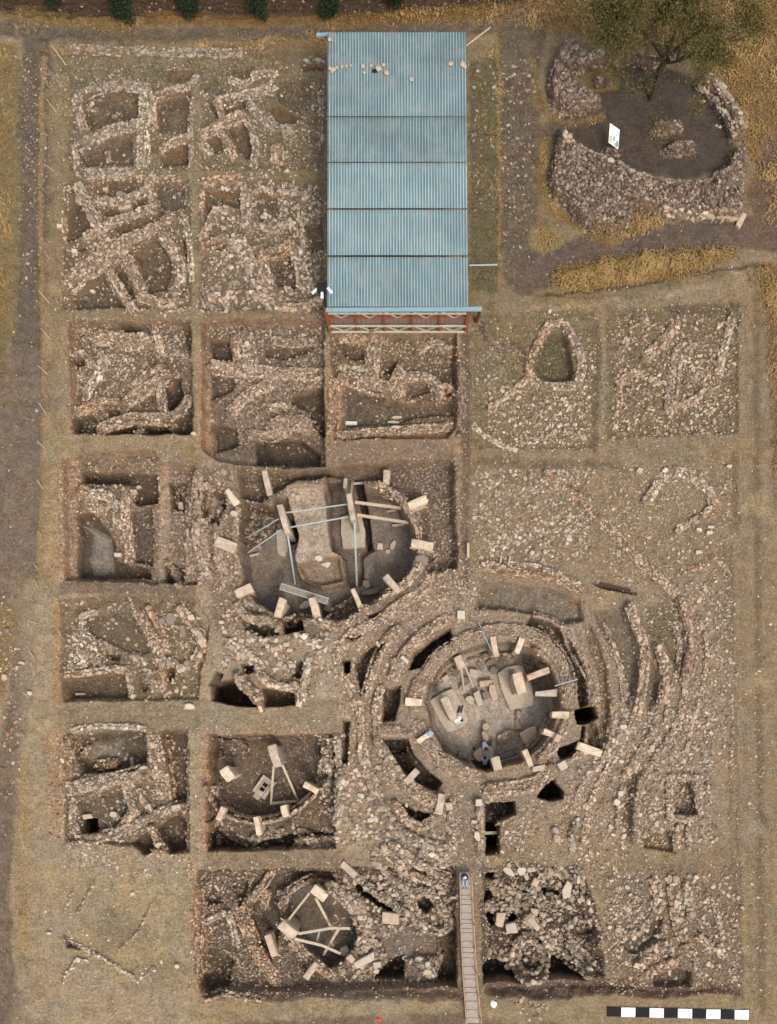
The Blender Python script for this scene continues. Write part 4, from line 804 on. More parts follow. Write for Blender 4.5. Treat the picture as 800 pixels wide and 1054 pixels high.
W('third boulder arc below left of the round enclosure', [(372, 770), (382, 800), (392, 830), (408, 852), (430, 866), (456, 872)], 8, 0.4, 4.2, 'mix', name='ring_wall')
W('short crossing wall at the left of the round enclosure', [(392, 752), (406, 752), (424, 754)], 9, 0.6, 2.8, 'dusty')
W('round stone heap beside the small upright slab', [(409, 684), (409, 698)], 13, 0.4, 4.0, 'grey', name='stone_heap', cat='stone heap')
W('rim wall below the hollow at the lower left of the round enclosure', [(406, 826), (418, 844), (434, 852), (448, 842)], 7, 0.5, 3.8, 'tan')
W('neat row of squared stones north of the walkway', [(432, 876), (446, 880), (462, 882)], 4, 0.5, 5.0, 'white', drop=0.0)
W('inner row of a triple boulder arc above the walkway', [(404, 868), (416, 880), (432, 890), (450, 898), (462, 902)], 6, 0.4, 4.6, 'mix')
W('middle row of a triple boulder arc above the walkway', [(394, 872), (408, 888), (424, 900), (444, 908), (458, 914)], 6, 0.4, 4.8, 'tan')
W('outer row of a triple boulder arc above the walkway', [(386, 884), (398, 900), (412, 910), (430, 920)], 6, 0.4, 4.6, 'mix')
W('narrow wall above a dark cleft near the prone slab', [(366, 902), (380, 914), (398, 926), (416, 940)], 7, 0.7, 3.2, 'grey')
W('oval stone ring around the small sunken pit by the walkway', [(424, 930), (430, 920), (442, 918), (452, 930), (462, 946), (458, 958), (444, 958), (430, 950), (424, 930)], 7, 0.5, 4.0, 'mix', name='stone_ring')
W('rubble wall between the pillar pit and the wooden walkway', [(366, 930), (374, 944), (380, 960), (372, 976)], 12, 0.5, 4.6, 'mix')
W('stone patch of squared blocks near the foot of the walkway', [(430, 990), (442, 994), (444, 1006)], 8, 0.3, 5.0, 'grey')
W('stone line along the edge of the passage right of the walkway', [(494, 826), (494, 850), (493, 880)], 5, 0.3, 4.4, 'mix')
W('stone line down the baulk beside the walkway, left', [(466, 822), (464, 850), (466, 880)], 6, 0.3, 3.6, 'mix')
W('rubble platform beside the dark shaft below the round enclosure', [(528, 846), (534, 858), (526, 872)], 24, 0.3, 2.6, 'mix')
W('double stone line curving east of the green hollow', [(600, 838), (592, 850), (588, 862), (590, 876)], 5, 0.3, 4.6, 'mix')
W('pair of long stones in grass southeast of the round enclosure', [(571, 852), (574, 866)], 4, 0.3, 5.5, 'mix', drop=0)
W('rubble wall east of the ring ditch of the round enclosure', [(583, 644), (590, 664), (602, 684), (610, 700), (612, 722)], 10, 0.5, 3.0, 'dusty', name='ring_wall')
W('broken rubble wall over the ring ditch at the upper right', [(549, 632), (566, 636), (580, 644), (588, 660)], 5, 0.6, 2.8, 'dusty')
W('stepped stone curve between the two eastern terraces', [(632, 668), (638, 684), (642, 700), (648, 720)], 5, 0.35, 4.0, 'mix')
W('tall curved wall edging the first eastern terrace', [(648, 624), (656, 644), (664, 664), (664, 690), (660, 720), (656, 736)], 8, 0.7, 3.2, 'tan')
W('curved wall of larger stones edging the second eastern terrace', [(676, 664), (684, 680), (686, 700), (682, 724)], 7, 0.5, 4.2, 'tan')
W('dark edged wall curving along the outermost eastern terrace', [(700, 616), (708, 636), (714, 658), (710, 680), (704, 704)], 7, 0.5, 2.8, 'orange')
W('long diagonal double wall running down to the eastern terraces', [(618, 534), (636, 552), (658, 576), (680, 596), (697, 612)], 9, 0.4, 2.8, 'tan')
W('bright tan wall face above the flat grey terrace', [(500, 580), (520, 586), (546, 588), (572, 594), (600, 608)], 8, 0.7, 3.0, 'orange')
W('row of pale cap stones above the tan wall face', [(522, 580), (548, 582), (574, 590), (596, 602)], 4, 0.3, 3.6, 'white')
W('left arm of the hooked wall in the right middle trench', [(666, 516), (676, 500), (688, 484)], 8, 0.35, 3.2, 'white')
W('right arm of the hooked wall in the right middle trench', [(696, 484), (714, 490), (730, 504), (735, 518)], 9, 0.35, 3.2, 'white')
W('thin tail of single stones below the hooked wall', [(733, 522), (722, 532), (706, 540), (696, 548)], 4, 0.25, 4.2, 'tan')
W('short arched stone row at the right of the long diagonal wall', [(702, 588), (716, 584), (726, 582)], 4, 0.3, 3.0, 'orange')
W('thin curved row of stones near the right edge of the middle trench', [(732, 572), (744, 580), (751, 594)], 4, 0.25, 3.8, 'tan')
W('dark fringed rubble edge across the right middle trench', [(562, 488), (578, 502), (598, 512), (616, 534)], 7, 0.3, 3.0, 'orange')
W('line of larger stones bending down below the big slab pillar', [(642, 742), (636, 760), (628, 780)], 5, 0.3, 4.6, 'white')
W('cluster of rounded stones in the lower right rubble', [(656, 784), (650, 794), (644, 800)], 6, 0.3, 4.8, 'tan')
W('straight stone edge of the lower right rubble field', [(662, 800), (656, 830), (655, 862)], 6, 0.4, 3.4, 'mix')
W('stone frame around the small sunken rectangle', [(690, 800), (690, 842), (722, 844), (718, 800), (692, 799)], 6, 0.3, 3.4, 'mix', sm=False)
W('short stone spur below the small sunken rectangle', [(700, 850), (696, 866), (698, 878)], 6, 0.3, 3.6, 'tan')
W('twin stone spur below the small sunken rectangle, right', [(708, 852), (710, 874)], 4, 0.3, 3.4, 'mix')
W('left row of large stones in the bottom right trench', [(674, 906), (678, 922), (676, 938)], 8, 0.3, 4.6, 'tan')
W('central column of large stones in the bottom right trench', [(692, 902), (695, 925), (696, 945), (704, 966)], 10, 0.3, 4.8, 'tan')
W('right row of squared stones in the bottom right trench', [(707, 908), (710, 924), (712, 944)], 5, 0.3, 4.8, 'white')
W('sagging ring of stones in the bottom right trench', [(634, 956), (650, 962), (664, 958), (668, 946)], 5, 0.25, 4.2, 'mix')
W('upper leg of the slanting boulder bank in the bottom right trench', [(656, 998), (668, 984), (682, 974)], 10, 0.35, 4.6, 'tan')
W('lower leg of the slanting boulder bank in the bottom right trench', [(656, 1006), (676, 998), (698, 988)], 6, 0.35, 4.6, 'orange')
W('thin curved stone row near the right edge of the bottom right trench', [(727, 920), (738, 938), (742, 956)], 4, 0.25, 3.8, 'tan')
W('low stone row running down to the right in the bottom right trench', [(720, 962), (732, 974), (750, 984)], 5, 0.3, 4.6, 'tan')
W('ragged stone mound in the left of the bottom right trench', [(646, 928), (656, 934), (652, 944)], 16, 0.25, 3.8, 'mix')
W('short stone row at the bottom of the bottom right trench', [(704, 972), (716, 986), (720, 1004)], 5, 0.25, 4.0, 'mix')
W('long boulder wall slanting through the black shafts', [(542, 944), (556, 960), (572, 978), (590, 992), (608, 1004)], 8, 0.8, 4.4, 'mix')
W('round boulder ring right of the walkway foot', [(536, 968), (530, 984), (534, 1000), (548, 1008), (560, 1000), (562, 982), (554, 968), (540, 964)], 9, 0.6, 4.6, 'mix', name='stone_ring')
W('curved boulder arc around the upper dark hollow', [(560, 932), (552, 916), (558, 902), (574, 896), (586, 906)], 7, 0.4, 4.6, 'mix', name='stone_ring')
W('stone column at the right of the boulder trench', [(596, 896), (598, 920), (606, 940), (612, 956)], 7, 0.3, 4.2, 'mix')
W('neat stone sill over the small side hollow', [(588, 948), (600, 947), (616, 949)], 4, 0.3, 3.8, 'tan')
W('ledge of blocks above the two square shafts', [(500, 934), (514, 934), (534, 932)], 6, 0.4, 4.6, 'dusty')
W('broad boulder bank beside the walkway', [(508, 910), (524, 922), (544, 928)], 12, 0.4, 4.6, 'dusty')
W('boulder slope right of the long slanting wall', [(588, 972), (600, 984), (612, 996)], 9, 0.4, 4.6, 'mix')
W('long terrace wall sweeping down from the outermost eastern terrace', [(706, 704), (702, 730), (692, 756), (676, 778), (664, 796)], 6, 0.2, 3.0, 'mix', drop=0.3)
W('terrace wall sweeping down below the second eastern terrace', [(680, 730), (672, 752), (660, 772), (646, 796), (638, 826), (636, 856)], 6, 0.2, 3.0, 'mix', drop=0.3)
W('terrace wall sweeping down below the first eastern terrace', [(654, 738), (644, 758), (630, 784), (616, 808), (606, 834), (600, 866)], 6, 0.2, 3.0, 'tan', drop=0.3)
W('inner terrace wall curving past the long slab pillar', [(630, 724), (632, 750), (622, 780), (604, 800), (592, 826)], 6, 0.2, 3.0, 'dusty', drop=0.3)
W('faint curved stone line between the second terrace and the outermost one', [(694, 640), (700, 664), (698, 690), (690, 716), (686, 744)], 4, 0.25, 3.0, 'mix', drop=0.25)
W('curved stone line along the pale groove east of the round enclosure', [(622, 640), (632, 664), (640, 696), (642, 722)], 4, 0.3, 3.0, 'mix')
W('faint arc of stones out beyond the outermost eastern terrace', [(722, 640), (728, 670), (724, 704), (714, 740), (706, 776)], 4, 0.2, 3.0, 'tan', drop=0.3)
W('little curved low wall below the right plinth in the round enclosure', [(534, 732), (533, 742), (536, 752)], 4, 0.4, 3.2, 'dusty')
W('low wall of pale stones running toward the biggest loose slab', [(515, 761), (523, 755), (534, 754)], 6, 0.5, 3.6, 'tan')
W('round stone packing under the upper right ring bench', [(544, 676), (546, 684)], 11, 0.5, 3.4, 'grey', name='stone_heap', cat='stone heap')
W('rubble row at the foot of the upper left ring bench', [(446, 706), (458, 694), (472, 686)], 6, 0.4, 4.0, 'dusty', drop=0.3)
W('rubble row at the foot of the upper ring bench', [(484, 680), (500, 676), (526, 676)], 6, 0.4, 4.2, 'dusty', drop=0.3)
W('curved stony bench at the lower right inside the round enclosure', [(566, 734), (562, 748), (552, 762), (544, 770)], 5, 0.7, 3.0, 'dusty')
# lower left blocks
W('short stone edge around the grassy room, upper left of the low left trench', [(100, 630), (84, 634), (84, 650), (96, 658)], 4, 0.3, 3.4, 'white')
W('slanting double wall across the low left trench, upper part', [(142, 630), (152, 648), (162, 668), (166, 684)], 9, 0.45, 3.6, 'tan')
W('slanting double wall across the low left trench, lower part', [(138, 674), (152, 690), (160, 712)], 7, 0.35, 3.4, 'mix')
W('thin tan wall inside the slab room of the low left trench', [(152, 624), (160, 640), (170, 656), (172, 672)], 5, 0.4, 3.2, 'orange')
W('large stone wall bounding the slab room on the right', [(184, 624), (198, 642), (208, 662), (200, 678), (186, 690)], 6, 0.4, 5.4, 'tan')
W('stone wall bounding the slab room below', [(166, 680), (176, 680), (188, 690)], 5, 0.4, 4.6, 'white')
W('wall along the top of the shallow dark room in the low left trench', [(66, 694), (92, 692), (114, 688), (130, 690)], 6, 0.4, 3.2, 'tan')
W('wall along the right of the shallow dark room in the low left trench', [(131, 692), (134, 704), (136, 718)], 5, 0.4, 3.4, 'white')
W('tan wall stub at the foot of the low left trench', [(165, 690), (166, 704), (172, 716)], 7, 0.4, 3.4, 'orange')
W('long rubble wall crossing the house block at lower left', [(70, 812), (96, 806), (124, 800), (146, 794)], 13, 0.5, 3.0, 'mix')
W('right hand rubble wall of the house block at lower left', [(157, 756), (158, 776), (164, 800), (168, 822)], 11, 0.5, 3.2, 'tan')
W('narrow rubble wall beside the long dark trench at lower left', [(169, 762), (173, 790), (178, 822)], 5, 0.5, 3.0, 'orange')
W('thin wall left of the black shaft at lower left', [(75, 824), (74, 844), (80, 862)], 6, 0.4, 3.2, 'mix')
W('slanting bottom wall of the house block at lower left', [(82, 864), (108, 862), (136, 850), (160, 838), (184, 828)], 8, 0.5, 3.2, 'mix')
W('curved inner wall right of the boulder floor at lower left', [(128, 806), (133, 822), (138, 836), (128, 846)], 6, 0.5, 3.6, 'tan')
W('orange rubble bank at the upper left of the house block', [(72, 762), (66, 780), (68, 800)], 12, 0.4, 2.8, 'orange')
W('rubble rim along the top of the house block at lower left', [(72, 752), (100, 747), (136, 748), (150, 750)], 5, 0.3, 3.2, 'white')
W('wall dividing the two small rooms at lower left', [(142, 812), (148, 826), (156, 836)], 4, 0.3, 3.4, 'tan')
W('small heap of orange stones inside the upper pit of the house block', [(98, 788), (108, 788), (118, 784)], 9, 0.7, 3.6, 'orange', name='stone_heap', cat='stone heap')
W('leaning rubble wall in the upper left of the house block', [(84, 778), (92, 768)], 5, 0.5, 3.0, 'tan')
W('tan rib between the last two pits at lower left', [(154, 852), (160, 866), (166, 878)], 5, 0.9, 3.0, 'orange')
W('boulder wall over the dark corner pit below the upper enclosure', [(244, 697), (250, 706), (260, 712), (266, 722)], 8, 0.8, 4.2, 'tan')
W('curved row of upright blocks below the upper enclosure', [(264, 692), (276, 702), (292, 707), (306, 706)], 5, 0.7, 4.6, 'tan')
W('thin boulder row beside the pale earth tongue', [(315, 677), (317, 690), (312, 706), (308, 726)], 5, 0.4, 4.2, 'white')
W('upper boulder row west of the pale earth tongue', [(234, 660), (246, 668), (262, 678), (268, 690)], 7, 0.4, 4.6, 'white')
W('middle boulder row west of the pale earth tongue', [(282, 666), (290, 680), (300, 690)], 8, 0.3, 4.6, 'tan')
W('boulder step under the two south pillars', [(302, 655), (318, 658), (330, 664)], 7, 0.3, 4.6, 'white')
W('curved facing wall of the porthole stone enclosure', [(214, 810), (221, 826), (234, 838), (250, 843), (268, 845), (290, 840), (308, 830), (324, 815)], 5, 1.5, 3.2, 'tan', name='ring_wall')
W('lower inner bench wall of the porthole stone enclosure', [(222, 806), (228, 820), (238, 830), (256, 836)], 7, 0.7, 2.8, 'heap', name='ring_wall')
W('outer rubble ledge of the porthole stone enclosure', [(222, 846), (236, 858), (256, 866), (272, 860), (288, 858)], 8, 0.5, 4.0, 'mix', name='ring_wall')
W('tall boulder slope on the right of the porthole stone enclosure', [(344, 762), (338, 784), (332, 800), (334, 812)], 14, 0.6, 3.6, 'white')
W('small boulder heap right of the lower porthole enclosure', [(308, 856), (318, 862), (326, 872)], 9, 0.4, 3.8, 'tan')
W('stone line descending along the sandy corner below the porthole enclosure', [(352, 792), (352, 820), (346, 850)], 5, 0.3, 4.4, 'white')
W('wide tan rubble ramp at the left of the bottom enclosure', [(246, 930), (254, 955), (266, 985), (284, 1010)], 13, 0.6, 2.8, 'orange')
W('diagonal layered wall at the upper left of the bottom enclosure', [(280, 897), (270, 912), (257, 928)], 7, 0.8, 2.8, 'tan')
W('short free wall left of the bottom enclosure', [(275, 918), (271, 934)], 7, 0.6, 3.0, 'tan')
W('rubble collar on the upper left of the bottom enclosure', [(290, 936), (295, 920), (308, 910), (322, 903)], 7, 0.6, 3.4, 'mix', name='ring_wall')
W('rubble collar on the lower left of the bottom enclosure', [(296, 962), (308, 978), (324, 992), (344, 1008)], 8, 0.5, 3.2, 'tan', name='ring_wall')
W('stone wall on the right shoulder of the bottom enclosure', [(338, 912), (352, 922), (366, 936)], 12, 0.5, 4.0, 'mix', name='ring_wall')
W('orange rubble edge down the far left of the bottom row', [(205, 915), (206, 940), (204, 970), (206, 1005)], 6, 0.4, 3.0, 'orange')
W('pale rubble arch over the hollow at the bottom left corner', [(210, 950), (222, 944), (234, 940), (240, 956), (243, 972)], 6, 0.4, 3.2, 'white')
W('low rubble line closing the bottom left hollow', [(214, 1024), (232, 1022), (252, 1026), (270, 1028)], 5, 0.3, 3.2, 'tan')
# grassy lower left trench
W('left line of a double stone line in the grassy lower left trench', [(76, 915), (72, 926), (66, 938)], 3, 0.15, 2.6, 'white', drop=0.2)
W('right line of a double stone line in the grassy lower left trench', [(98, 908), (90, 922), (80, 940)], 3, 0.15, 2.6, 'tan', drop=0.2)
W('long thin stone line slanting through the grassy lower left trench', [(66, 966), (90, 978), (114, 992), (134, 1004), (142, 1012)], 4, 0.2, 3.0, 'white', drop=0.1)
W('short hooked stone line in the grassy lower left trench', [(64, 1012), (72, 998), (80, 988), (90, 990)], 4, 0.2, 3.0, 'white')
W('faint stone line climbing right in the grassy lower left trench', [(126, 976), (144, 958), (156, 930)], 2.5, 0.12, 2.6, 'tan', drop=0.4)
W('small stone cluster at the end of the long grassy stone line', [(142, 1002), (152, 998), (158, 1002)], 12, 0.12, 2.8, 'white', drop=0.4)
# top right stone court
W('long curved dry stone face of the great heap, courtyard side', [(580, 138), (596, 152), (626, 166), (660, 182), (700, 188), (730, 188), (748, 174)], 6, 0.35, 4.4, 'mix', name='dry_stone_wall')
W('straight built face of the great heap beside the doorways', [(676, 218), (700, 221), (732, 222), (762, 222)], 4, 0.3, 5.0, 'tan', name='dry_stone_wall')
W('top rim stones of the small curved wall under the tree', [(606, 58), (630, 54), (656, 54), (676, 62)], 5, 0.3, 4.0, 'grey', name='dry_stone_wall')
W('curved boulder wall right of the courtyard', [(724, 80), (742, 94), (756, 116), (760, 140)], 12, 0.4, 4.8, 'mix', name='dry_stone_wall')
W('west rim of the upper left courtyard heap', [(570, 104), (568, 84), (576, 60), (588, 42)], 6, 0.3, 4.0, 'heap', name='dry_stone_wall')
HH += WALLH
kk = np.clip(WALLH/0.3, 0, 1)[..., None]
RGBm[:] = RGBm*(1-0.6*kk)+np.array(lin((148, 124, 100)), np.float32)*0.6*kk
PEB = np.maximum(PEB, np.clip(WALLH*4, 0, 1.6))
HH += ROUGH*(fbm(7, 400, 3)*1.6+fbm(2.2, 420, 2)*0.7)
# banding at the foot of slopes stays earth coloured; steep cuts show tan subsoil
gy, gx = np.gradient(HH); slope = np.hypot(gx, gy)*U
ks = np.clip((slope-1.2)/3.0, 0, 1)*(HH > -1.6)
RGBm[:] = RGBm*(1-0.45*ks[..., None])+np.array(lin((162, 130, 100)), np.float32)*0.45*ks[..., None]
build_walls()

# ================================================================ LOOSE RUBBLE
F = field
site = [(60, 60), (336, 60), (338, 340), (480, 340), (520, 310), (765, 305), (765, 1025), (480, 1020), (205, 1024), (200, 880), (60, 880)]
F(site, 8, (0.9, 2.2), 'mix', zref=0)
F([(-20, 50), (800, 40), (820, 1070), (-20, 1070)], 0.9, (1.0, 2.2), 'mix', zref=0)
F([(22, 60), (50, 60), (50, 300), (18, 300)], 3.5, (1.2, 3.0), 'grey', zref=0)
F([(512, 60), (552, 60), (548, 200), (560, 250), (516, 280)], 3.0, (1.2, 3.4), 'grey', zref=0)
F([(484, 60), (512, 60), (512, 220), (484, 220)], 2.0, (1.4, 3.8), 'grey', zref=0)
for p, d, s, c in [
    ([(76, 76), (200, 80), (200, 176), (76, 176)], 5, (1.4, 2.8), 'mix'), ([(206, 92), (330, 84), (330, 176), (208, 176)], 7, (1.4, 3.0), 'mix'),
    ([(64, 186), (196, 186), (198, 322), (64, 320)], 8, (1.4, 3.2), 'tan'), ([(206, 188), (334, 188), (330, 320), (206, 320)], 10, (1.6, 4.2), 'mix'),
    ([(240, 180), (300, 175), (332, 220), (300, 240), (250, 220)], 5, (1.8, 4.0), 'white'),
    ([(74, 334), (196, 334), (170, 380), (120, 440), (76, 440)], 12, (1.4, 3.2), 'mix'), ([(74, 334), (196, 334), (196, 445), (76, 445)], 5, (1.4, 2.8), 'tan'),
    ([(210, 330), (334, 330), (332, 400), (212, 400)], 12, (1.4, 3.2), 'mix'), ([(236, 390), (330, 390), (330, 460), (240, 460)], 9, (1.3, 3.0), 'dusty'),
    ([(342, 346), (472, 346), (470, 415), (344, 398)], 10, (1.4, 3.0), 'tan'), ([(390, 420), (466, 420), (466, 440), (380, 444)], 9, (1.4, 3.0), 'mix'),
    ([(500, 390), (606, 390), (608, 458), (500, 458)], 12, (1.4, 3.6), 'tan'), ([(520, 420), (606, 410), (606, 456), (530, 456)], 8, (1.8, 4.0), 'white'), ([(492, 330), (545, 345), (540, 400), (492, 430)], 2.5, (1.4, 3.0), 'mix'),
    ([(590, 340), (612, 350), (612, 420), (592, 400)], 6, (1.4, 3.4), 'white'),
    ([(634, 330), (756, 324), (756, 446), (630, 450)], 9, (1.3, 4.0), 'tan'), ([(680, 350), (740, 356), (740, 446), (676, 446)], 7, (1.6, 4.2), 'tan'),
    ([(488, 484), (610, 484), (612, 560), (590, 580), (490, 590)], 18, (1.3, 4.2), 'mix'), ([(492, 488), (610, 484), (606, 575), (496, 580)], 9, (1.4, 4.4), 'tan'), ([(500, 540), (600, 545), (600, 578), (500, 578)], 7, (2.0, 4.8), 'white'),
    ([(620, 480), (752, 480), (750, 600), (630, 600)], 12, (1.2, 3.2), 'tan'), ([(690, 600), (756, 600), (756, 790), (690, 790), (700, 690)], 20, (1.4, 3.8), 'mix'),
    ([(640, 730), (730, 730), (735, 870), (655, 870), (650, 800)], 24, (1.6, 4.4), 'mix'), ([(590, 770), (650, 740), (650, 890), (600, 900), (570, 850)], 12, (1.5, 4.2), 'tan'),
    ([(510, 876), (620, 876), (620, 896), (510, 892)], 4, (1.6, 4.6), 'mix'),
    ([(470, 590), (500, 600), (500, 640), (440, 650), (440, 610)], 9, (1.3, 3.0), 'mix'), ([(345, 640), (450, 600), (470, 600), (440, 650), (390, 700), (380, 760), (345, 740)], 12, (1.4, 3.4), 'tan'),
    ([(600, 600), (640, 620), (690, 600), (700, 650), (650, 640)], 8, (1.3, 3.4), 'mix'), ([(600, 640), (640, 660), (650, 740), (620, 780), (600, 700)], 10, (1.2, 3.2), 'dusty'),
    ([(500, 652), (560, 660), (584, 690), (584, 740), (560, 780), (600, 780), (606, 700), (570, 640)], 7, (1.2, 2.6), 'dusty'),
    ([(368, 740), (420, 820), (480, 840), (466, 900), (400, 900), (352, 860), (350, 760)], 12, (1.6, 4.6), 'mix'), ([(376, 850), (466, 860), (470, 930), (400, 930)], 8, (2.4, 5.4), 'grey'),
    ([(346, 780), (372, 780), (380, 850), (350, 880)], 7, (2.0, 5.2), 'tan'), ([(466, 806), (500, 812), (498, 900), (466, 900)], 6, (1.5, 3.6), 'mix'),
    ([(498, 812), (560, 812), (560, 880), (500, 885)], 6, (1.5, 3.6), 'mix'), ([(500, 892), (600, 892), (612, 1005), (500, 1008)], 3, (1.4, 5.0), 'grey'),
    ([(500, 892), (600, 892), (612, 1005), (500, 1008)], 7, (1.6, 5.2), 'dusty'), ([(596, 890), (640, 890), (640, 1000), (612, 1000)], 9, (1.5, 3.6), 'tan'),
    ([(626, 900), (762, 896), (762, 1016), (626, 1018)], 9, (1.6, 4.4), 'mix'),
    ([(350, 900), (470, 900), (470, 1010), (350, 1010)], 9, (1.8, 4.8), 'mix'), ([(206, 896), (300, 896), (290, 1020), (208, 1022)], 10, (1.4, 3.4), 'tan'),
    ([(340, 900), (380, 910), (380, 1010), (340, 1005)], 9, (2.4, 5.2), 'tan'), ([(206, 1000), (470, 1008), (470, 1026), (206, 1030)], 4, (1.2, 2.8), 'mix'),
    ([(68, 474), (164, 470), (164, 520), (120, 560), (68, 520)], 8, (1.4, 3.0), 'tan'), ([(134, 520), (160, 520), (158, 596), (130, 590)], 8, (1.4, 3.0), 'grey'),
    ([(172, 484), (240, 484), (240, 604), (172, 602)], 11, (1.6, 4.4), 'dusty'), ([(246, 480), (300, 484), (250, 520)], 5, (1.3, 2.6), 'dusty'),
    ([(400, 472), (470, 470), (472, 590), (440, 600), (428, 545), (405, 500)], 9, (1.3, 3.0), 'dusty'), ([(440, 560), (485, 580), (480, 640), (430, 630), (420, 600)], 10, (1.4, 3.2), 'tan'),
    ([(254, 520), (282, 530), (262, 562), (248, 560)], 10, (2.0, 4.4), 'dusty'), ([(295, 505), (335, 505), (350, 600), (310, 595)], 6, (1.0, 2.0), 'dusty'),
    ([(225, 600), (262, 620), (300, 660), (340, 650), (345, 690), (310, 730), (262, 700), (230, 700)], 12, (2.0, 5.2), 'mix'), ([(336, 612), (372, 606), (374, 640), (340, 650)], 9, (1.6, 3.6), 'dusty'),
    ([(66, 620), (140, 620), (160, 690), (68, 692)], 7, (1.6, 4.4), 'mix'), ([(68, 650), (110, 660), (120, 690), (70, 692)], 12, (2.0, 4.6), 'white'), ([(160, 620), (205, 620), (206, 720), (150, 720)], 6, (1.8, 4.4), 'tan'),
    ([(68, 752), (194, 752), (194, 870), (68, 872)], 10, (1.5, 3.8), 'mix'), ([(100, 814), (134, 812), (130, 852), (104, 856)], 10, (2.0, 4.8), 'grey'),
    ([(46, 755), (74, 755), (76, 870), (52, 866)], 16, (1.1, 3.0), 'orange'), ([(194, 885), (216, 892), (216, 1016), (200, 1012)], 14, (1.1, 3.2), 'orange'), ([(204, 752), (216, 752), (216, 880), (204, 880)], 9, (1.0, 2.4), 'tan'), ([(205, 748), (345, 750), (345, 757), (205, 757)], 8, (1.0, 2.2), 'tan'), ([(194, 750), (206, 752), (206, 880), (190, 880)], 5, (1.1, 2.6), 'mix'), ([(56, 612), (68, 616), (68, 722), (54, 722)], 8, (1.0, 2.2), 'orange'), ([(66, 866), (190, 878), (190, 900), (66, 900)], 11, (1.5, 3.4), 'white'),
    ([(216, 846), (344, 862), (344, 874), (216, 870)], 8, (2.0, 4.6), 'dusty'), ([(326, 758), (352, 758), (350, 870), (332, 860)], 14, (2.0, 4.8), 'white'),
    ([(222, 758), (262, 758), (250, 782), (226, 790)], 4, (1.4, 3.0), 'dusty'), ([(286, 776), (320, 776), (320, 812), (286, 824)], 5, (1.2, 3.2), 'dusty'),
    ([(205, 890), (350, 876), (350, 895), (205, 900)], 4, (1.2, 2.8), 'mix'), ([(52, 560), (66, 560), (68, 600), (52, 600)], 3, (1.2, 2.2), 'orange'),
    ([(0, 640), (18, 640), (26, 800), (8, 820), (0, 700)], 3.5, (1.4, 4.2), 'orange'), ([(-20, 612), (14, 612), (14, 690), (-20, 690)], 5, (1.4, 3.6), 'mix'),
    ([(40, 900), (200, 890), (200, 1020), (60, 1020)], 3.2, (1.0, 2.8), 'white'), ([(525, 1028), (560, 1030), (556, 1048), (530, 1046)], 7, (2.4, 5.0), 'tan'),
    ([(765, 640), (795, 640), (790, 1040), (765, 1040)], 2.5, (1.4, 3.4), 'mix'), ([(204, 596), (226, 600), (228, 640), (206, 640)], 4, (1.0, 2.2), 'orange'),
    ([(58, 472), (78, 472), (78, 600), (60, 600)], 22, (1.1, 2.4), 'orange'), ([(160, 480), (172, 480), (172, 602), (160, 600)], 8, (1.1, 2.4), 'tan'), ([(202, 350), (216, 350), (218, 478), (204, 478)], 8, (1.1, 2.4), 'orange'),
    ([(-20, -30), (840, -30), (840, 18), (-20, 16)], 2.0, (1.2, 2.8), 'heap')]:
    F(p, d, s, c)
HK = 'courtyard_rubble'; FLABEL[(HK, 'heap')] = 'purplish loose stones heaped on the banks round the tree courtyard'
FLABEL[(HK, 'mix')] = 'pale loose stones mixed into the banks round the tree courtyard'
for p in ([(564, 84), (571, 60), (581, 40), (594, 40), (606, 55), (640, 52), (676, 62), (674, 66), (621, 63), (600, 72), (596, 88), (620, 100), (616, 112), (587, 118), (566, 106)],
          [(722, 76), (734, 80), (752, 98), (768, 122), (770, 142), (752, 144), (748, 124), (732, 98), (718, 84)],
          [(574, 133), (584, 134), (591, 147), (628, 166), (665, 182), (699, 187), (732, 188), (749, 170), (752, 152), (770, 152), (768, 190), (765, 221), (732, 222), (699, 221), (678, 217), (653, 214), (648, 234), (631, 241), (599, 234), (586, 214), (566, 198), (564, 180)]):
    F(p, 34, (1.7, 4.2), 'heap', HK, zref=0.8, edge=3); F(p, 4, (1.8, 3.8), 'mix', HK, zref=0.8, edge=3)
for p, lb in (([(609, 80), (622, 75), (631, 80), (628, 86), (614, 87)], 'small oval stone pile inside the upper left courtyard heap'),
              ([(670, 126), (680, 123), (698, 123), (705, 128), (702, 134), (674, 136), (669, 132)], 'upper of two oval cairns in the bare courtyard'),
              ([(682, 153), (696, 146), (712, 145), (720, 151), (714, 158), (688, 161)], 'lower of two oval cairns in the bare courtyard'),
              ([(622, 152), (638, 152), (639, 159), (622, 160)], 'small stone plinth pile carrying the information board')):
    F(p, 42, (2.2, 4.6), 'heap', 'cairn_'+str(len(FIELDS)), zref=0.5, edge=2)
    k = list(FIELDS)[-1]; FLABEL[k] = lb
# split the cairns off as things of their own
_cairns = {k: FIELDS.pop(k) for k in list(FIELDS) if k[0].startswith('cairn_')}
def build_cairns():
    for (key, pal), L in _cairns.items():
        u = np.concatenate([q[0] for q in L]); v = np.concatenate([q[1] for q in L]); sz = np.concatenate([q[2] for q in L]); n = len(u)
        X, Y = w2(u, v); r = sz/U*0.5; S = np.stack([r*1.2, r, r*0.75], -1); P = np.stack([X, Y, hs(u, v)+S[:, 2]*0.35], -1); c0 = P.mean(0)
        o = link('cairn', stones_mesh('cairn', P-c0, S, RNG.uniform(0, 6.28, n), pal), M['stone'], loc=tuple(c0)); tag(o, FLABEL[(key, pal)], 'cairn')
build_fields(); build_cairns()

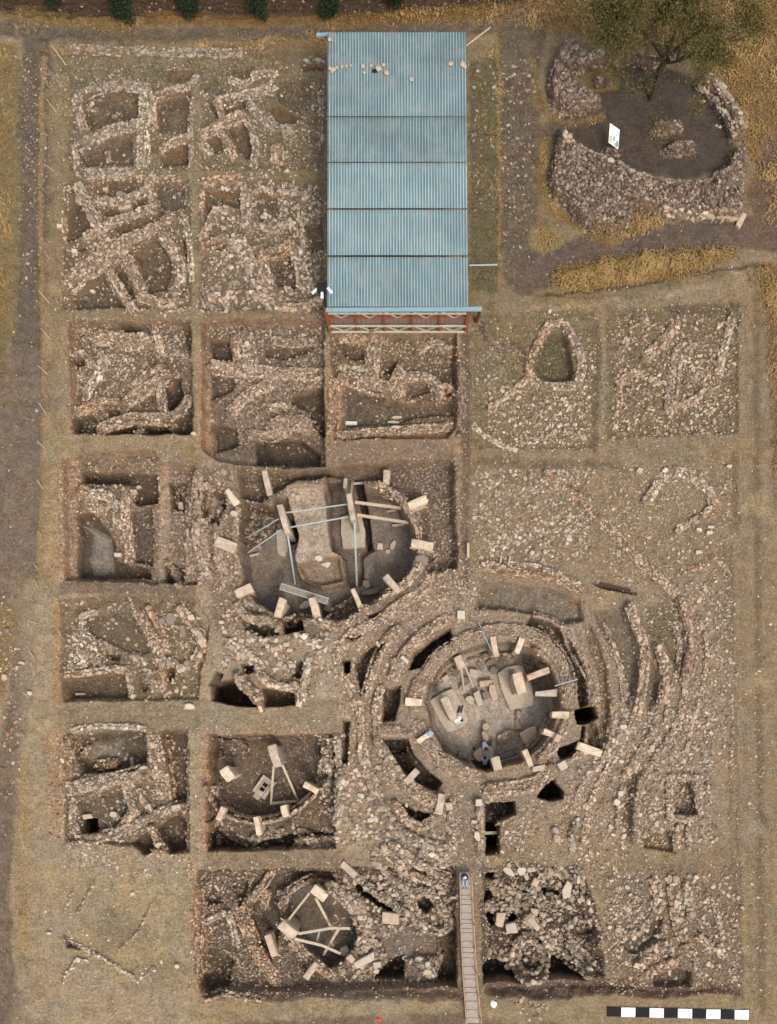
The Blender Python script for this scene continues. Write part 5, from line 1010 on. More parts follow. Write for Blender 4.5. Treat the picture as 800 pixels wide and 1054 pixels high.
# ================================================================ GROUND SHEET
def axis(lo, n):
    core = np.arange(n)+lo; s = 1.0; a = []; x = core[-1]
    while x < lo+n+9000: s *= 1.35; x += s; a.append(x)
    hi = np.array(a); lo_ = lo-(hi-core[-1])[::-1]
    return np.concatenate([lo_, core, hi]), len(a)
ax, pxn = axis(u0, NU); ay, pyn = axis(v0, NV)
Hf = np.pad(HH, ((pyn, pyn), (pxn, pxn)), mode='edge'); Cf = np.pad(RGBm, ((pyn, pyn), (pxn, pxn), (0, 0)), mode='edge'); Pf = np.pad(PEB, ((pyn, pyn), (pxn, pxn)), mode='edge')
GX, GY = np.meshgrid(ax, ay); X, Y = w2(GX, GY); ny, nx = GX.shape
base = (np.arange(ny-1)[:, None]*nx+np.arange(nx-1)[None]).ravel()
Fg = np.stack([base, base+nx, base+nx+1, base+1], -1)
gm = np_mesh('ground', np.stack([X, Y, Hf], -1).reshape(-1, 3), Fg, np.clip(Cf.reshape(-1, 3), 0, 1), smooth=True)
pa = gm.attributes.new('Peb', 'FLOAT', 'POINT'); pa.data.foreach_set('value', Pf.astype(np.float32).ravel())
tag(link('ground', gm, M['ground']), 'dry earth of the dig with trenches, paths and worn grass', kind='structure')
# ================================================================ OBJECTS
def world_at(px, py, z):
    u, v = flat(px, py, z); x, y = w2(u, v); return x, y
def ground_at(x, y): return float(hs(CX+x*U, CY-y*U))
RS = random.Random(5)
def roughen(bm, amp, seed=0):
    r = random.Random(seed)
    for v in bm.verts: v.co += Vector((r.uniform(-amp, amp), r.uniform(-amp, amp), r.uniform(-amp, amp)))
def stone_block(name, L, Wd, Hh, seed, mat, head=0.0, headw=1.0, taper=0.0, loc=(0, 0, 0), rz=0.0, pitch=0.0, worn=0.6):
    """a dressed standing stone; local x is its long side, z up from 0 to Hh; head = height of the T-shaped head"""
    bm = bmesh.new(); r = random.Random(seed)
    prof = []   # (z, half length, half width)
    if head > 0:
        s = 0.78
        prof = [(0, L*s/2, Wd*0.46), ((Hh-head)*0.5, L*s/2*0.98, Wd*0.46), (Hh-head-0.04, L*s/2*0.99, Wd*0.47), (Hh-head+0.03, L/2*0.97, Wd/2), (Hh-0.10, L/2, Wd/2), (Hh, L/2*0.93, Wd/2*0.84)]
    else:
        prof = [(0, L/2*0.97, Wd/2*0.97), (Hh*0.5, L/2, Wd/2), (Hh-min(0.09, Hh*0.3), L/2, Wd/2), (Hh, L/2*0.93, Wd/2*0.85)]
    c = 0.22
    rings = []
    nt_ = [r.uniform(-1, 1) for _ in range(12)]
    for z, a, b in prof:
        pts = []
        for i, (sx, sy) in enumerate([(1, -1), (1, 1), (-1, 1), (-1, -1)]):
            k = 1-taper*(0.5-sx*0.5)
            ca, cb = min(a, b)*c, min(a, b)*c
            p1 = (sx*a-(sx*ca if (i % 2 == 0) else 0), sy*b*k-(0 if (i % 2 == 0) else sy*cb)); p2 = (sx*a-(0 if (i % 2 == 0) else sx*ca), sy*b*k-(sy*cb if (i % 2 == 0) else 0))
            pts += [p1, p2]
            if i in (1, 3):    # mid points on the long sides so the outline can be uneven
                m = (0.0+nt_[i]*0.1*a, sy*b*(1-taper*0.5)*(1+0.05*nt_[i+4])); pts.append(m)
        rings.append([bm.verts.new((x+r.uniform(-1, 1)*0.025*worn*L*0.6+nt_[8]*0.02*z, y+r.uniform(-1, 1)*0.022*worn, z+r.uniform(-1, 1)*(0.035*worn if z > 0 else 0))) for x, y in pts])
    n = len(rings[0])
    for a, b in zip(rings[:-1], rings[1:]):
        for i in range(n): bm.faces.new((a[i], a[(i+1) % n], b[(i+1) % n], b[i]))
    cen = bm.verts.new((0, 0, Hh+0.01))
    for i in range(n): bm.faces.new((rings[-1][i], rings[-1][(i+1) % n], cen))
    bm.faces.new(rings[0][::-1]); bmesh.ops.recalc_face_normals(bm, faces=bm.faces[:])
    me = bpy.data.meshes.new(name); bm.to_mesh(me); bm.free()
    o = link(name, me, mat, loc=loc); o.rotation_euler = (0, pitch, rz); return o
def pillar(label, a, b, w, zt, h, mat='pillar', head=0.85, name='stone_pillar', taper=0.0, group=None, pitch=0.0):
    """a, b: ends of the long axis of its top; zt: height of its top"""
    for _ in range(3):
        x1, y1 = world_at(a[0], a[1], zt); x2, y2 = world_at(b[0], b[1], zt)
        g = max(ground_at(x1+(x2-x1)*t, y1+(y2-y1)*t) for t in (0.1, .35, .6, .9)); h += max(g+0.3-zt, 0); zt = max(zt, g+0.3)
    L = math.hypot(x2-x1, y2-y1); ww = w/U*(CAM_H-zt)/CAM_H
    o = stone_block(name, L, ww, h, int(a[0]*7+a[1]), M[mat if mat != 'pillar' else ('pillar', 'pillar_grey', 'pillar_pale')[int(a[0]*3+a[1]) % 3]], worn=1.3, head=head if h > 1.6 else 0, loc=((x1+x2)/2, (y1+y2)/2, zt-h), rz=math.atan2(y2-y1, x2-x1), taper=taper, pitch=pitch)
    return tag(o, label, 'pillar' if name == 'stone_pillar' else 'stone slab', group)
G = 'T-shaped standing pillars of the stone enclosures'
UE = 'in the upper pillar enclosure'
pillar('tall narrow pillar on the north rim '+UE, (271.5, 483), (277.5, 509), 6.5, 0.2, 3.4, group=G)
pillar('wedge shaped pillar top at the northwest corner '+UE, (233, 503), (244, 519), 8, 0.1, 2.6, group=G, taper=0.4)
pillar('broad flat pillar lying level with the west rim '+UE, (221, 556), (242, 564), 11, 0.0, 2.4, group=G, mat='slab_pink')
pillar('blocky pillar with sunlit top at the southwest corner '+UE, (242, 612), (259, 604), 10, 0.3, 3.4, group=G)
pillar('left one of the two pillars at the foot of the metal gangway', (291, 615), (285, 635), 8, 0.4, 3.6, group=G)
pillar('right one of the two pillars, touching the metal gangway', (321, 615), (327, 638), 8, 0.4, 3.6, group=G)
pillar('thin leaning pillar beside grey slabs on the south rim '+UE, (363, 606), (371, 625), 5, 0.0, 3.0, group=G)
pillar('long pillar on the southeast rim '+UE, (396, 592), (411, 609), 7.5, 0.2, 3.4, group=G)
pe = pillar('strapped pillar on the east rim '+UE, (423, 558.5), (446, 563), 9, 0.2, 3.4, group=G)
pillar('fat pillar on the northeast rim '+UE, (420, 521), (439, 512.5), 8.5, 0.2, 3.3, group=G)
pillar('short pillar on the north rim right of the timber strut', (398.5, 483), (397, 498.5), 7, 0.0, 3.0, group=G)
pillar('tiny upright stone north of the grey plinth', (355.5, 492), (355.5, 503), 4, -0.6, 2.4, group=G)
cl = pillar('tall left central pillar held by steel rods', (287.5, 519), (296, 548), 6.5, 1.4, 4.8, group=G, head=1.2)
cr = pillar('tall right central pillar on the grey plinth with timber struts', (359, 508.5), (364, 537), 6, 1.6, 5.6, group=G, head=1.2)
MN = 'in the main round enclosure'
pillar('tall left central pillar on a pale plinth '+MN, (457, 718), (469, 742), 9, 0.8, 5.0, group=G, head=1.1)
pillar('tall right central pillar on a pale plinth '+MN, (532, 693), (538, 714.5), 10, 0.8, 5.0, group=G, head=1.1)
pillar('pinkish pillar with a pointed top at the north '+MN, (471, 675), (476, 688), 9, 0.1, 4.0, group=G, mat='slab_pink')
pillar('pillar lying across the west bench '+MN, (417, 722), (435, 723), 8, 0.0, 3.2, group=G)
pc = pillar('slim pillar with a metal capped end at the southwest '+MN, (429, 764), (442, 756), 5.5, 0.0, 3.4, group=G)
pillar('pillar in the upper ring bench, left one of two', (507, 654), (511, 675), 6.5, -0.2, 3.6, group=G)
pillar('pillar in the upper ring bench, right one of two', (538, 656), (532, 672), 6.5, -0.2, 3.6, group=G)
pillar('brown pillar aslant beside the right central pillar', (542, 698), (565, 689.5), 6.5, -0.4, 3.6, group=G, mat='slab_pink')
pillar('long grey pillar with a flared end at the east '+MN, (552, 714), (575, 713), 8, -0.3, 3.8, group=G, mat='slab', taper=0.45)
pillar('pillar bedded in the ring wall next to the black shaft', (569, 735.5), (587, 736), 7, 0.4, 3.0, group=G)
pillar('short stout pillar below the black shaft', (559, 752), (573, 758), 6.5, 0.2, 3.2, group=G)
pillar('long slab pillar on the outer east rim by the sandy groove', (594, 767), (619, 776), 8.5, 0.3, 2.6, group=G)
pillar('leaning pillar at the southeast '+MN, (540, 771), (547, 789), 6.5, -0.2, 3.6, group=G)
pillar('wide pillar beside the two people in pale shirts', (509, 778), (513, 792), 9, -0.2, 3.8, group=G)
LLE = 'in the lower left of the round enclosure'
pillar('upper slab pillar between curved walls '+LLE, (418, 805), (431, 792), 7, 0.3, 3.0, group=G)
pillar('lower slab pillar between curved walls '+LLE, (455, 817), (451, 839), 8, 0.3, 2.8, group=G)
PH = 'in the porthole stone enclosure'
pillar('tall braced central pillar '+PH, (279, 766), (286, 789), 9, 1.2, 4.2, group=G, head=1.0)
pillar('left central pillar without braces '+PH, (230, 791), (238, 803), 11, 0.6, 3.6, group=G, head=1.0)
pillar('pillar on the east rim '+PH, (313, 807), (328, 815), 6.5, 0.1, 2.6, group=G)
pillar('leaning pillar on the southwest rim '+PH, (230, 831), (224, 845), 6.5, -0.1, 2.6, group=G)
pillar('long pillar on the south rim '+PH, (263.5, 841), (267, 860), 6, 0.0, 2.6, group=G)
pillar('short pillar on the south rim '+PH, (291.5, 829), (294.5, 841), 7, 0.0, 2.6, group=G)
BE = 'in the bottom enclosure with timber props'
pillar('upper pillar joined to two props '+BE, (321, 914), (335, 925), 10, 0.3, 3.6, group=G)
pl = pillar('left pillar clamped between two boards '+BE, (288, 951), (305, 964), 10, 0.5, 3.8, group=G)
pillar('reddish rounded slab outside the wall '+BE, (275, 962), (283, 985), 7.5, -0.2, 2.2, group=G, mat='slab_pink', head=0)
pillar('pillar half buried in the lower wall '+BE, (326, 992), (314, 1008), 7, -0.2, 2.8, group=G, mat='slab_pink')
pillar('slab pillar alone on the ramp above the boulder wall', (352, 889), (367, 902.5), 7, 0.2, 2.4, group=G)

def plinth(label, pts, zt, h, mat, name='stone_plinth', parent_cut=None):
    P = [world_at(x, y, zt) for x, y in pts]; cx = sum(p[0] for p in P)/len(P); cy = sum(p[1] for p in P)/len(P)
    b = MB(); r = random.Random(int(pts[0][0]*3)); Q = []
    n = len(P)
    for i in range(n):   # rounded, slightly uneven outline
        p0, p1, p2 = P[i-1], P[i], P[(i+1) % n]
        for t in (0.14, 0.0, -0.14):
            q = p0 if t > 0 else p2; t = abs(t)
            x = p1[0]*(1-t)+q[0]*t; y = p1[1]*(1-t)+q[1]*t
            if t == 0: x = p1[0]*0.96+(p0[0]+p2[0])*0.02; y = p1[1]*0.96+(p0[1]+p2[1])*0.02
            Q.append((x-cx+r.uniform(-.02, .02), y-cy+r.uniform(-.02, .02)))
    b.prism(Q, 0, h, 0.02, r); b.bevel(min(0.035, h*0.2))
    return tag(b.build(name, M[mat], loc=(cx, cy, zt-h)), label, 'plinth' if 'plinth' in name else 'stone slab')
plinth('grey stone plinth under the right central pillar '+UE, [(351.5, 531), (360, 530), (372, 530), (376, 546), (376, 563), (365, 564), (353, 565), (351, 548)], -3.9, 0.5, 'slab')
plinth('rounded floor kerb under the left central pillar '+UE, [(284, 545), (294, 546), (297, 566), (293, 574), (286, 570)], -3.3, 0.16, 'slab')
plinth('pale raised plinth under the left central pillar '+MN, [(442, 721), (455, 713), (466, 708), (475, 724), (483, 742), (473, 750), (461, 754), (450, 738)], -3.5, 0.4, 'slab')
pr = plinth('pale raised plinth under the right central pillar '+MN, [(512, 693), (522, 686), (537, 684), (545, 700), (549, 709), (549, 726), (537, 729), (525, 731), (517, 712)], -3.5, 0.4, 'slab')
plinth('large flat tabletop stone between the two people', [(487, 776), (493, 770), (501, 767), (508, 769), (509, 778), (500, 784), (491, 784)], -3.1, 0.7, 'slab', 'flat_slab')
plinth('biggest loose slab at the lower right of the round enclosure', [(535, 755), (544, 749), (551, 747), (553, 753), (549, 762), (542, 767), (538, 763)], -3.0, 0.8, 'slab_pink', 'flat_slab')

BL = 'blocks and slabs lying about the enclosures'
def slab(label, px, py, L, Wd, ang, th=0.35, mat='slab', dz=0.0, group=BL, name='stone_slab', sides=None, tilt=0.06):
    """ang: degrees anticlockwise from east as seen from above"""
    u, v = settle(px, py, th); x, y = w2(u, v); z = float(hs(u, v))+dz
    r = random.Random(int(px*13+py)); n = sides or r.choice((4, 4, 5, 6)); k = (CAM_H-z)/CAM_H/U
    a, bb = L*k/2, Wd*k/2; pts = []
    for i in range(n):
        t = 2*math.pi*(i+0.5)/n+r.uniform(-.16, .16)
        cx, sx = math.cos(t), math.sin(t); m = max(abs(cx), abs(sx))
        pts.append((a*cx/m*r.uniform(.9, 1.08), bb*sx/m*r.uniform(.88, 1.08)))
    b = MB(); b.prism(pts, -0.12, th, 0.03, r); b.bevel(min(0.05, th*0.25, bb*0.3)); roughen(b.bm, 0.008, int(px))
    o = b.build(name, M[mat], loc=(x, y, z)); o.rotation_euler = (r.uniform(-tilt, tilt), r.uniform(-tilt, tilt), math.radians(ang))
    return tag(o, label, 'stone slab' if 'slab' in name else 'boulder', group)
for a in [
 ('square block beside the northern pillar of the round enclosure', 488, 693, 9, 10, 80, .6, 'slab'),
 ('narrow dark block near the upper ring bench', 495, 685, 5, 12, 30, .6, 'slab_dark'),
 ('long upright block standing on the floor of the round enclosure', 492, 718, 7, 17, 20, .7, 'slab'),
 ('weathered lumpy block left of the right plinth', 500, 703, 14, 7, 8, .6, 'slab_pink'),
 ('tall block just left of the right plinth', 508, 712, 8, 17, 15, .8, 'slab_pink'),
 ('small thin block between two long blocks', 499, 716, 5, 9, 15, .5, 'slab_dark'),
 ('dark block under the upper ring bench, left', 505, 681, 10, 7, 20, .6, 'slab_dark'),
 ('dark block under the upper ring bench, right', 509, 689, 8, 8, -30, .6, 'slab_dark'),
 ('tilted block at the left end of the row of blocks', 484, 720, 8, 10, 45, .5, 'slab'),
 ('small block near the west bench of the round enclosure', 458, 698, 8, 6, 40, .5, 'slab'),
 ('brown block on the floor above the left plinth', 447, 709, 7, 6, 10, .4, 'slab_dark'),
 ('block leaning by the upper left bench', 469, 692, 8, 6, -40, .6, 'slab_dark'),
 ('grey block among rubble below the northern pillar', 480, 700, 7, 8, 10, .5, 'slab_dark'),
 ('small block touching the left of the rubble row', 477, 708, 6, 7, 60, .5, 'slab'),
 ('brown block right of the round ring bench hollow', 553, 701, 8, 6, 10, .5, 'slab_dark'),
 ('small grey lid stone on the right plinth', 528, 691.5, 7, 6, 10, .5, 'slab_dark'),
 ('long dark slab right of the people', 521, 777, 17, 6, 22, .9, 'slab_dark'),
 ('rounded end block of the little cross wall in the round enclosure', 500, 748, 7, 8, 30, .6, 'slab_pink'),
 ('long stone of the little cross wall behind the people', 500, 757, 6, 12, 20, .7, 'slab_pink'),
 ('dark stone closing the little cross wall', 508, 769, 5, 13, 10, .8, 'slab_dark'),
 ('flat cap slab on the ring wall near the leaning pillar', 555, 791, 14, 6, 10, .3, 'slab'),
 ('grey slab tipped at the southeast rim', 579, 788, 10, 10, 30, .3, 'slab'),
 ('light block fallen next to the short stout pillar', 574, 760, 8, 8, 60, .4, 'slab_pink'),
 ('dark angular stone at the foot of the lower left ring wall', 476, 777, 10, 8, 0, .5, 'slab_dark'),
 ('small square block beside the lower slab pillar', 462, 830, 8.5, 8.5, 10, .5, 'slab_pink'),
 ('pale slab on the earth bridge north of the round enclosure', 474.5, 633, 8, 10, 0, .4, 'slab_white'),
 ('stubby pale stone beside the dark crescent pit', 417, 678.5, 10, 4, -42, .6, 'slab_white'),
 ('small pale stick shaped stone west of the round enclosure', 389, 663, 3, 8, 22, .3, 'slab_white'),
 ('grey flat slab on the southeast floor '+UE, 434, 574.5, 13, 9, -10, .3, 'slab_dark'),
 ('long grey slab on the south rim '+UE, 381, 609, 18, 7, 8, .4, 'slab_dark'),
 ('second grey slab on the south rim '+UE, 377, 600, 10, 8, -50, .4, 'slab_dark'),
 ('grey block between the two south pillars', 314, 622, 12, 8, 20, .5, 'slab'),
 ('flat slab in the sand right of the south pillars', 340, 627, 14, 8, -25, .2, 'slab_dark'),
 ('round stone on the earth block near the left central pillar', 306, 512, 6, 6, 0, .3, 'slab_pink'),
 ('second round stone on the earth block near the left central pillar', 301.5, 509, 4, 4, 0, .3, 'slab'),
 ('oval stone near the end of the earth block', 328, 574, 8, 6, 0, .25, 'slab_white'),
 ('pale stone with a hole near the end of the earth block', 336, 580, 9, 7, -30, .25, 'slab_white'),
 ('white irregular stone on the east floor '+UE, 391, 562, 6, 8, 0, .2, 'slab_white'),
 ('carved stone with a small hole on the east floor '+UE, 404.5, 560, 6, 11, -20, .25, 'slab_pink'),
 ('small round stone on the east floor '+UE, 399, 567, 5, 5, 0, .25, 'slab_pink'),
 ('big rounded boulder slab above the bottom hollow', 403, 946, 18, 13, -5, .6, 'slab_pink'),
 ('long pointed slab beside the bottom enclosure', 375.5, 988.5, 23, 9, 28, .4, 'slab'),
 ('square white slab at the end of a timber prop', 354, 980.5, 12, 10, 30, .7, 'slab_white'),
 ('block leaning under the square white slab', 361, 987, 9, 7, -45, .5, 'slab_pink'),
 ('block left of the bottom black pit', 388, 994, 8, 7, 10, .4, 'slab'),
 ('small block left of the bottom black pit', 387, 1000, 6, 6, 40, .4, 'slab_pink'),
 ('squared block near the walkway in the bottom trench', 440, 1001, 9, 7, 0, .4, 'slab_pink'),
 ('second squared block near the walkway in the bottom trench', 440, 993, 6, 6, 20, .4, 'slab'),
 ('square block below the boulder ring', 431, 987, 7, 5, 0, .4, 'slab'),
 ('big stone at the head of the baulk beside the walkway', 493, 826.5, 7, 8, 0, .5, 'slab_white'),
 ('pale stone halfway down the baulk beside the walkway', 491, 861, 6, 11, 8, .4, 'slab_white'),
 ('flat stone below the halfway stone on the baulk', 488, 846, 6, 4, 0, .3, 'slab_pink'),
 ('large white slab in the boulder trench', 584, 916.5, 10, 20, -8, .4, 'slab_white'),
 ('white triangular slab at the top of the boulder trench', 524, 896, 15, 9, -20, .3, 'slab_white'),
 ('flat pale slab right of the triangular slab', 537, 896, 9, 9, 40, .3, 'slab_white'),
 ('pink boulder beside the flat pale slab', 547, 895, 9, 6, 10, .4, 'slab_pink'),
 ('upright pink block between the two square shafts', 515.5, 946, 9, 16, -8, .7, 'slab_pink'),
 ('grey block under the right square shaft', 527, 955, 12, 12, 10, .5, 'slab'),
 ('grey stone half inside the left square shaft', 504, 946, 6, 7, 0, .5, 'slab_dark'),
 ('thin spike shaped slab in the right of the boulder trench', 596, 905, 4, 12, -8, .3, 'slab_white'),
 ('long slab slanting across the black shafts', 549, 950, 7, 20, 38, .6, 'slab_pink'),
 ('pale block at the edge of the lower left shaft', 516, 988, 7, 14, 40, .5, 'slab'),
 ('block above the right lower shaft', 524, 996, 8, 8, 30, .5, 'slab'),
 ('pinkish stone at the end of the slanting slab', 571, 969, 6, 7, 0, .5, 'slab_pink'),
 ('boulder beneath the upper dark hollow', 566, 921, 8, 5, 0, .5, 'slab_dark'),
 ('rectangular pink stone in the boulder trench', 551, 909, 7, 9, -30, .4, 'slab_pink'),
 ('grey boulder left of the upper dark hollow', 550, 939, 8, 9, 0, .5, 'slab_pink'),
 ('lone stone on the slope at the right end of the boulder wall', 607, 999, 6, 8, -30, .3, 'slab_white'),
 ('white stone on the baulk of the low left trench', 195, 727, 10, 7, 0, .35, 'slab_white'),
 ('larger grey paving slab in the slab room', 175, 636.5, 11, 12, 30, .2, 'slab_dark'),
 ('smaller grey paving slab in the slab room', 166, 639, 7, 7, 10, .2, 'slab_dark'),
 ('keyhole shaped grey slab in the slab room', 188, 649, 6, 13, 15, .2, 'slab_dark'),
 ('pale block on the upper right wall of the slab room', 196.5, 635.5, 7, 6, 10, .4, 'slab_white'),
 ('tan block on the right wall of the slab room', 206, 661, 5, 8, 20, .4, 'slab_pink'),
 ('thin pale slab lying in the shallow dark room', 82.5, 714.5, 10, 3, 2, .3, 'slab_pink'),
 ('slab lintel at the edge of the black shaft at lower left', 89.5, 840.5, 11, 5.5, 6, .3, 'slab_pink'),
 ('round boulder in the boulder floored room', 116.5, 838, 8, 7, -10, .35, 'slab_pink'),
 ('short tan slab between the two corner pits at lower left', 162.5, 869.5, 8, 5, 25, .3, 'slab_pink'),
 ('narrow upright slab left of the double wall at lower left', 154, 831, 3, 9, 20, .5, 'slab_white'),
 ('pale flat stone at the corner of the long dark trench', 181, 830, 10, 4, 12, .3, 'slab_pink'),
 ('standing slab in the upper pit of the house block', 136, 784, 4, 13, 8, .7, 'slab_dark'),
 ('flat stone beside the standing slab of the house block', 146.5, 790, 8, 4, 5, .5, 'slab_pink'),
 ('large pink boulder near the corner of the long slanting wall', 79, 204.5, 12, 7, -8, .5, 'slab_pink'),
 ('long pale boulder between two small upper rooms', 128, 212, 15, 7, 10, .45, 'slab_pink'),
 ('round pink boulder in the small upper room', 108, 194, 6, 6, 0, .4, 'slab_pink'),
 ('dark round boulder in the small upper room', 123, 199, 7, 6, 0, .4, 'slab_dark'),
 ('round grey boulder at the right of the second left block', 184, 199, 5, 5, 0, .35, 'slab_dark'),
 ('pale stone alone in the lower left pit of the second left block', 94.5, 299, 6, 4, -10, .25, 'slab_white'),
 ('grey boulder under the wide tan bank', 88, 306, 5, 5, 0, .3, 'slab_dark'),
 ('small stone in the left margin of the second left block', 61, 232, 6, 4, 0, .25, 'slab_white'),
 ('rounded stone at the wide bank of the second left block', 76, 257.5, 6, 5, 0, .35, 'slab_white'),
 ('dark boulders pair in the largest top room', 118, 119, 7, 5, 0, .35, 'slab_dark'),
 ('tan slab standing in the low pink stone heap', 283, 161, 4, 8, 5, .5, 'slab_pink'),
 ('small bright slab in the lower room by the shed corner', 294, 297, 2.5, 8, 25, .3, 'slab_pink'),
 ('flat stone on the inner wall by the shed corner', 222.5, 214, 8, 3, 0, .3, 'slab_pink'),
 ('upper of three flat slabs near the tan south wall', 408, 429, 12, 3, 3, .25, 'slab_pink'),
 ('middle of three flat slabs near the tan south wall', 405, 434, 12, 3, -2, .25, 'slab_white'),
 ('lower of three flat slabs near the tan south wall', 407, 438.5, 11, 3, 0, .25, 'slab_pink'),
 ('whitish stone in the deep trench left of the shed corner', 254, 353, 5, 6, 0, .3, 'slab_white'),
 ('round pot like stone in the deep trench', 244, 390, 6, 6, 0, .4, 'slab'),
 ('pair stone next to the round pot like stone', 251, 386, 5, 5, 0, .3, 'slab_pink'),
 ('white stone at the corner of the third left trench', 199, 446, 5, 3, 10, .3, 'slab_white'),
 ('long pale stone in the upper pit left of the pillars', 137, 507, 9, 5, 25, .4, 'slab_pink'),
 ('smaller stone above the long pale stone', 142, 501, 6, 4, 25, .4, 'slab_pink'),
 ('flat white stone on the pale floor left of the pillars', 121, 570.5, 8, 4.5, 0, .4, 'slab_white'),
 ('oval stone standing in the narrow trench left of the pillars', 186, 520, 5, 10, 5, .7, 'slab_pink'),
 ('thin pale stone in the earthen rib', 193, 547, 3, 10, 0, .5, 'slab_pink'),
 ('pale stone behind the wedge shaped pillar', 225, 526, 5, 5, 0, .4, 'slab_white'),
 ('block under the wedge shaped pillar', 240, 528, 8, 6, -10, .5, 'slab'),
 ('upright stone at the narrow wall left of the bottom enclosure', 288, 919, 6, 6, 0, .4, 'slab_white'),
 ('grey slab left in the bottom left pits', 223, 914, 3, 9, 35, .2, 'slab'),
 ('long leaning pale slab outside the tree courtyard', 763, 227, 6, 17, -28, .35, 'slab_pink'),
 ('white stone beside the hooked wall', 719.5, 568, 6, 4, 0, .3, 'slab_white'),
 ('upper of two white blocks in the right middle trench', 732, 542, 7, 3, 0, .3, 'slab_white'),
 ('lower of two white blocks in the right middle trench', 730.5, 548, 7, 4, 0, .3, 'slab_white'),
 ('white block left of the pair in the right middle trench', 720, 545, 6, 4, -20, .3, 'slab_white'),
 ('pink boulder at the tip of the hooked wall', 659, 484, 6, 7, -30, .35, 'slab_pink'),
 ('white stone above the hooked wall', 751, 479.5, 6, 4, 0, .3, 'slab_white'),
 ('round cap stone on the second eastern terrace wall', 679, 666, 6, 7, -15, .4, 'slab_pink'),
 ('pair of white stones east of the triple arc', 635, 825.5, 7, 8, -45, .35, 'slab_white'),
 ('smaller stone above the pair east of the triple arc', 639, 817, 5, 6, 0, .3, 'slab_white'),
 ('round stone on the right of the sandy groove', 642, 712+36, 7, 5, 0, .3, 'slab_white'),
 ('dark stone leaning in the bottom right trench', 710, 946, 9, 4, -50, .3, 'slab_dark'),
 ('tall pink block in the central column of the bottom right trench', 696, 931, 4, 10, 0, .35, 'slab_pink'),
 ('round pale stone at the top of the bottom right trench', 717.5, 903, 5, 5, 0, .3, 'slab_white'),
 ('white stone in the left of the bottom right trench', 653, 966, 5, 4, 30, .3, 'slab_white'),
 ('pale stone in the left of the bottom right trench', 628, 954.5, 5, 4, 0, .3, 'slab_white'),
 ('round white stone in the grassy lower left trench', 182, 994.5, 5, 5, 0, .3, 'slab_white'),
 ('pale stone in the middle of the grassy lower left trench', 136, 920, 5, 4, 20, .25, 'slab_white'),
 ('grey stone at the left of the grassy lower left trench', 50, 961, 5, 3, 0, .25, 'slab_white'),
 ('white stone by a fence stake on the left verge', 30, 713.5, 5, 5, 0, .3, 'slab_white'),
 ('grey stone on the far left grass patch', 7, 649, 5, 5, 0, .3, 'slab_dark'),
 ('pointed tan stone on the far left path', 4, 697, 5, 7, 0, .3, 'slab_pink'),
 ('upper tan stone of a pair on the left path', 22, 682, 6, 3, -10, .25, 'slab_pink'),
 ('lower tan stone of a pair on the left path', 17, 687, 3, 5, -20, .25, 'slab_pink'),
 ('pale stone on the grass south of the upper enclosure', 566, 320, 4, 4, 30, .3, 'slab_white'),
]: slab(*a)

# individual loose boulders, the biggest ones lying free on the rubble
zones = [('in the boulder trench right of the walkway', [(502, 900), (590, 900), (606, 1000), (504, 1000)], 26, (4.2, 6.5), 'slab'),
         ('between the triple arc and the bottom enclosure', [(380, 880), (464, 890), (464, 960), (400, 956)], 34, (4, 7), 'slab_pink'),
         ('under the two south pillars of the upper enclosure', [(232, 655), (300, 660), (330, 660), (310, 700), (250, 684)], 30, (4, 6.5), 'slab_white'),
         ('in the bottom right trench', [(630, 905), (750, 905), (750, 1000), (640, 1000)], 30, (3.6, 5.6), 'slab_pink'),
         ('in the stony ground east of the round enclosure', [(600, 780), (650, 760), (700, 780), (690, 860), (600, 880)], 30, (3.6, 6), 'slab_pink'),
         ('on the slope below the porthole stone enclosure', [(350, 780), (376, 790), (400, 860), (360, 870)], 24, (4, 6.5), 'slab_pink'),
         ('by the shed corner', [(220, 200), (325, 200), (325, 305), (220, 305)], 24, (3.6, 5.4), 'slab_white')]
protos = []
for k in range(10):
    r = random.Random(900+k); bm = bmesh.new(); bmesh.ops.create_icosphere(bm, subdivisions=2, radius=1.0)
    for v in bm.verts:
        m = (abs(v.co.x)**4+abs(v.co.y)**4+abs(v.co.z)**4)**0.25; v.co = v.co/m*0.86
        v.co += v.co*r.uniform(-.05, .05); v.co.x += 0.2*math.sin(k)*v.co.y; v.co.z *= 0.7
    me = bpy.data.meshes.new('boulder'); bm.to_mesh(me); bm.free(); me.polygons.foreach_set('use_smooth', np.zeros(len(me.polygons), bool)); protos.append(me)
pm = {}
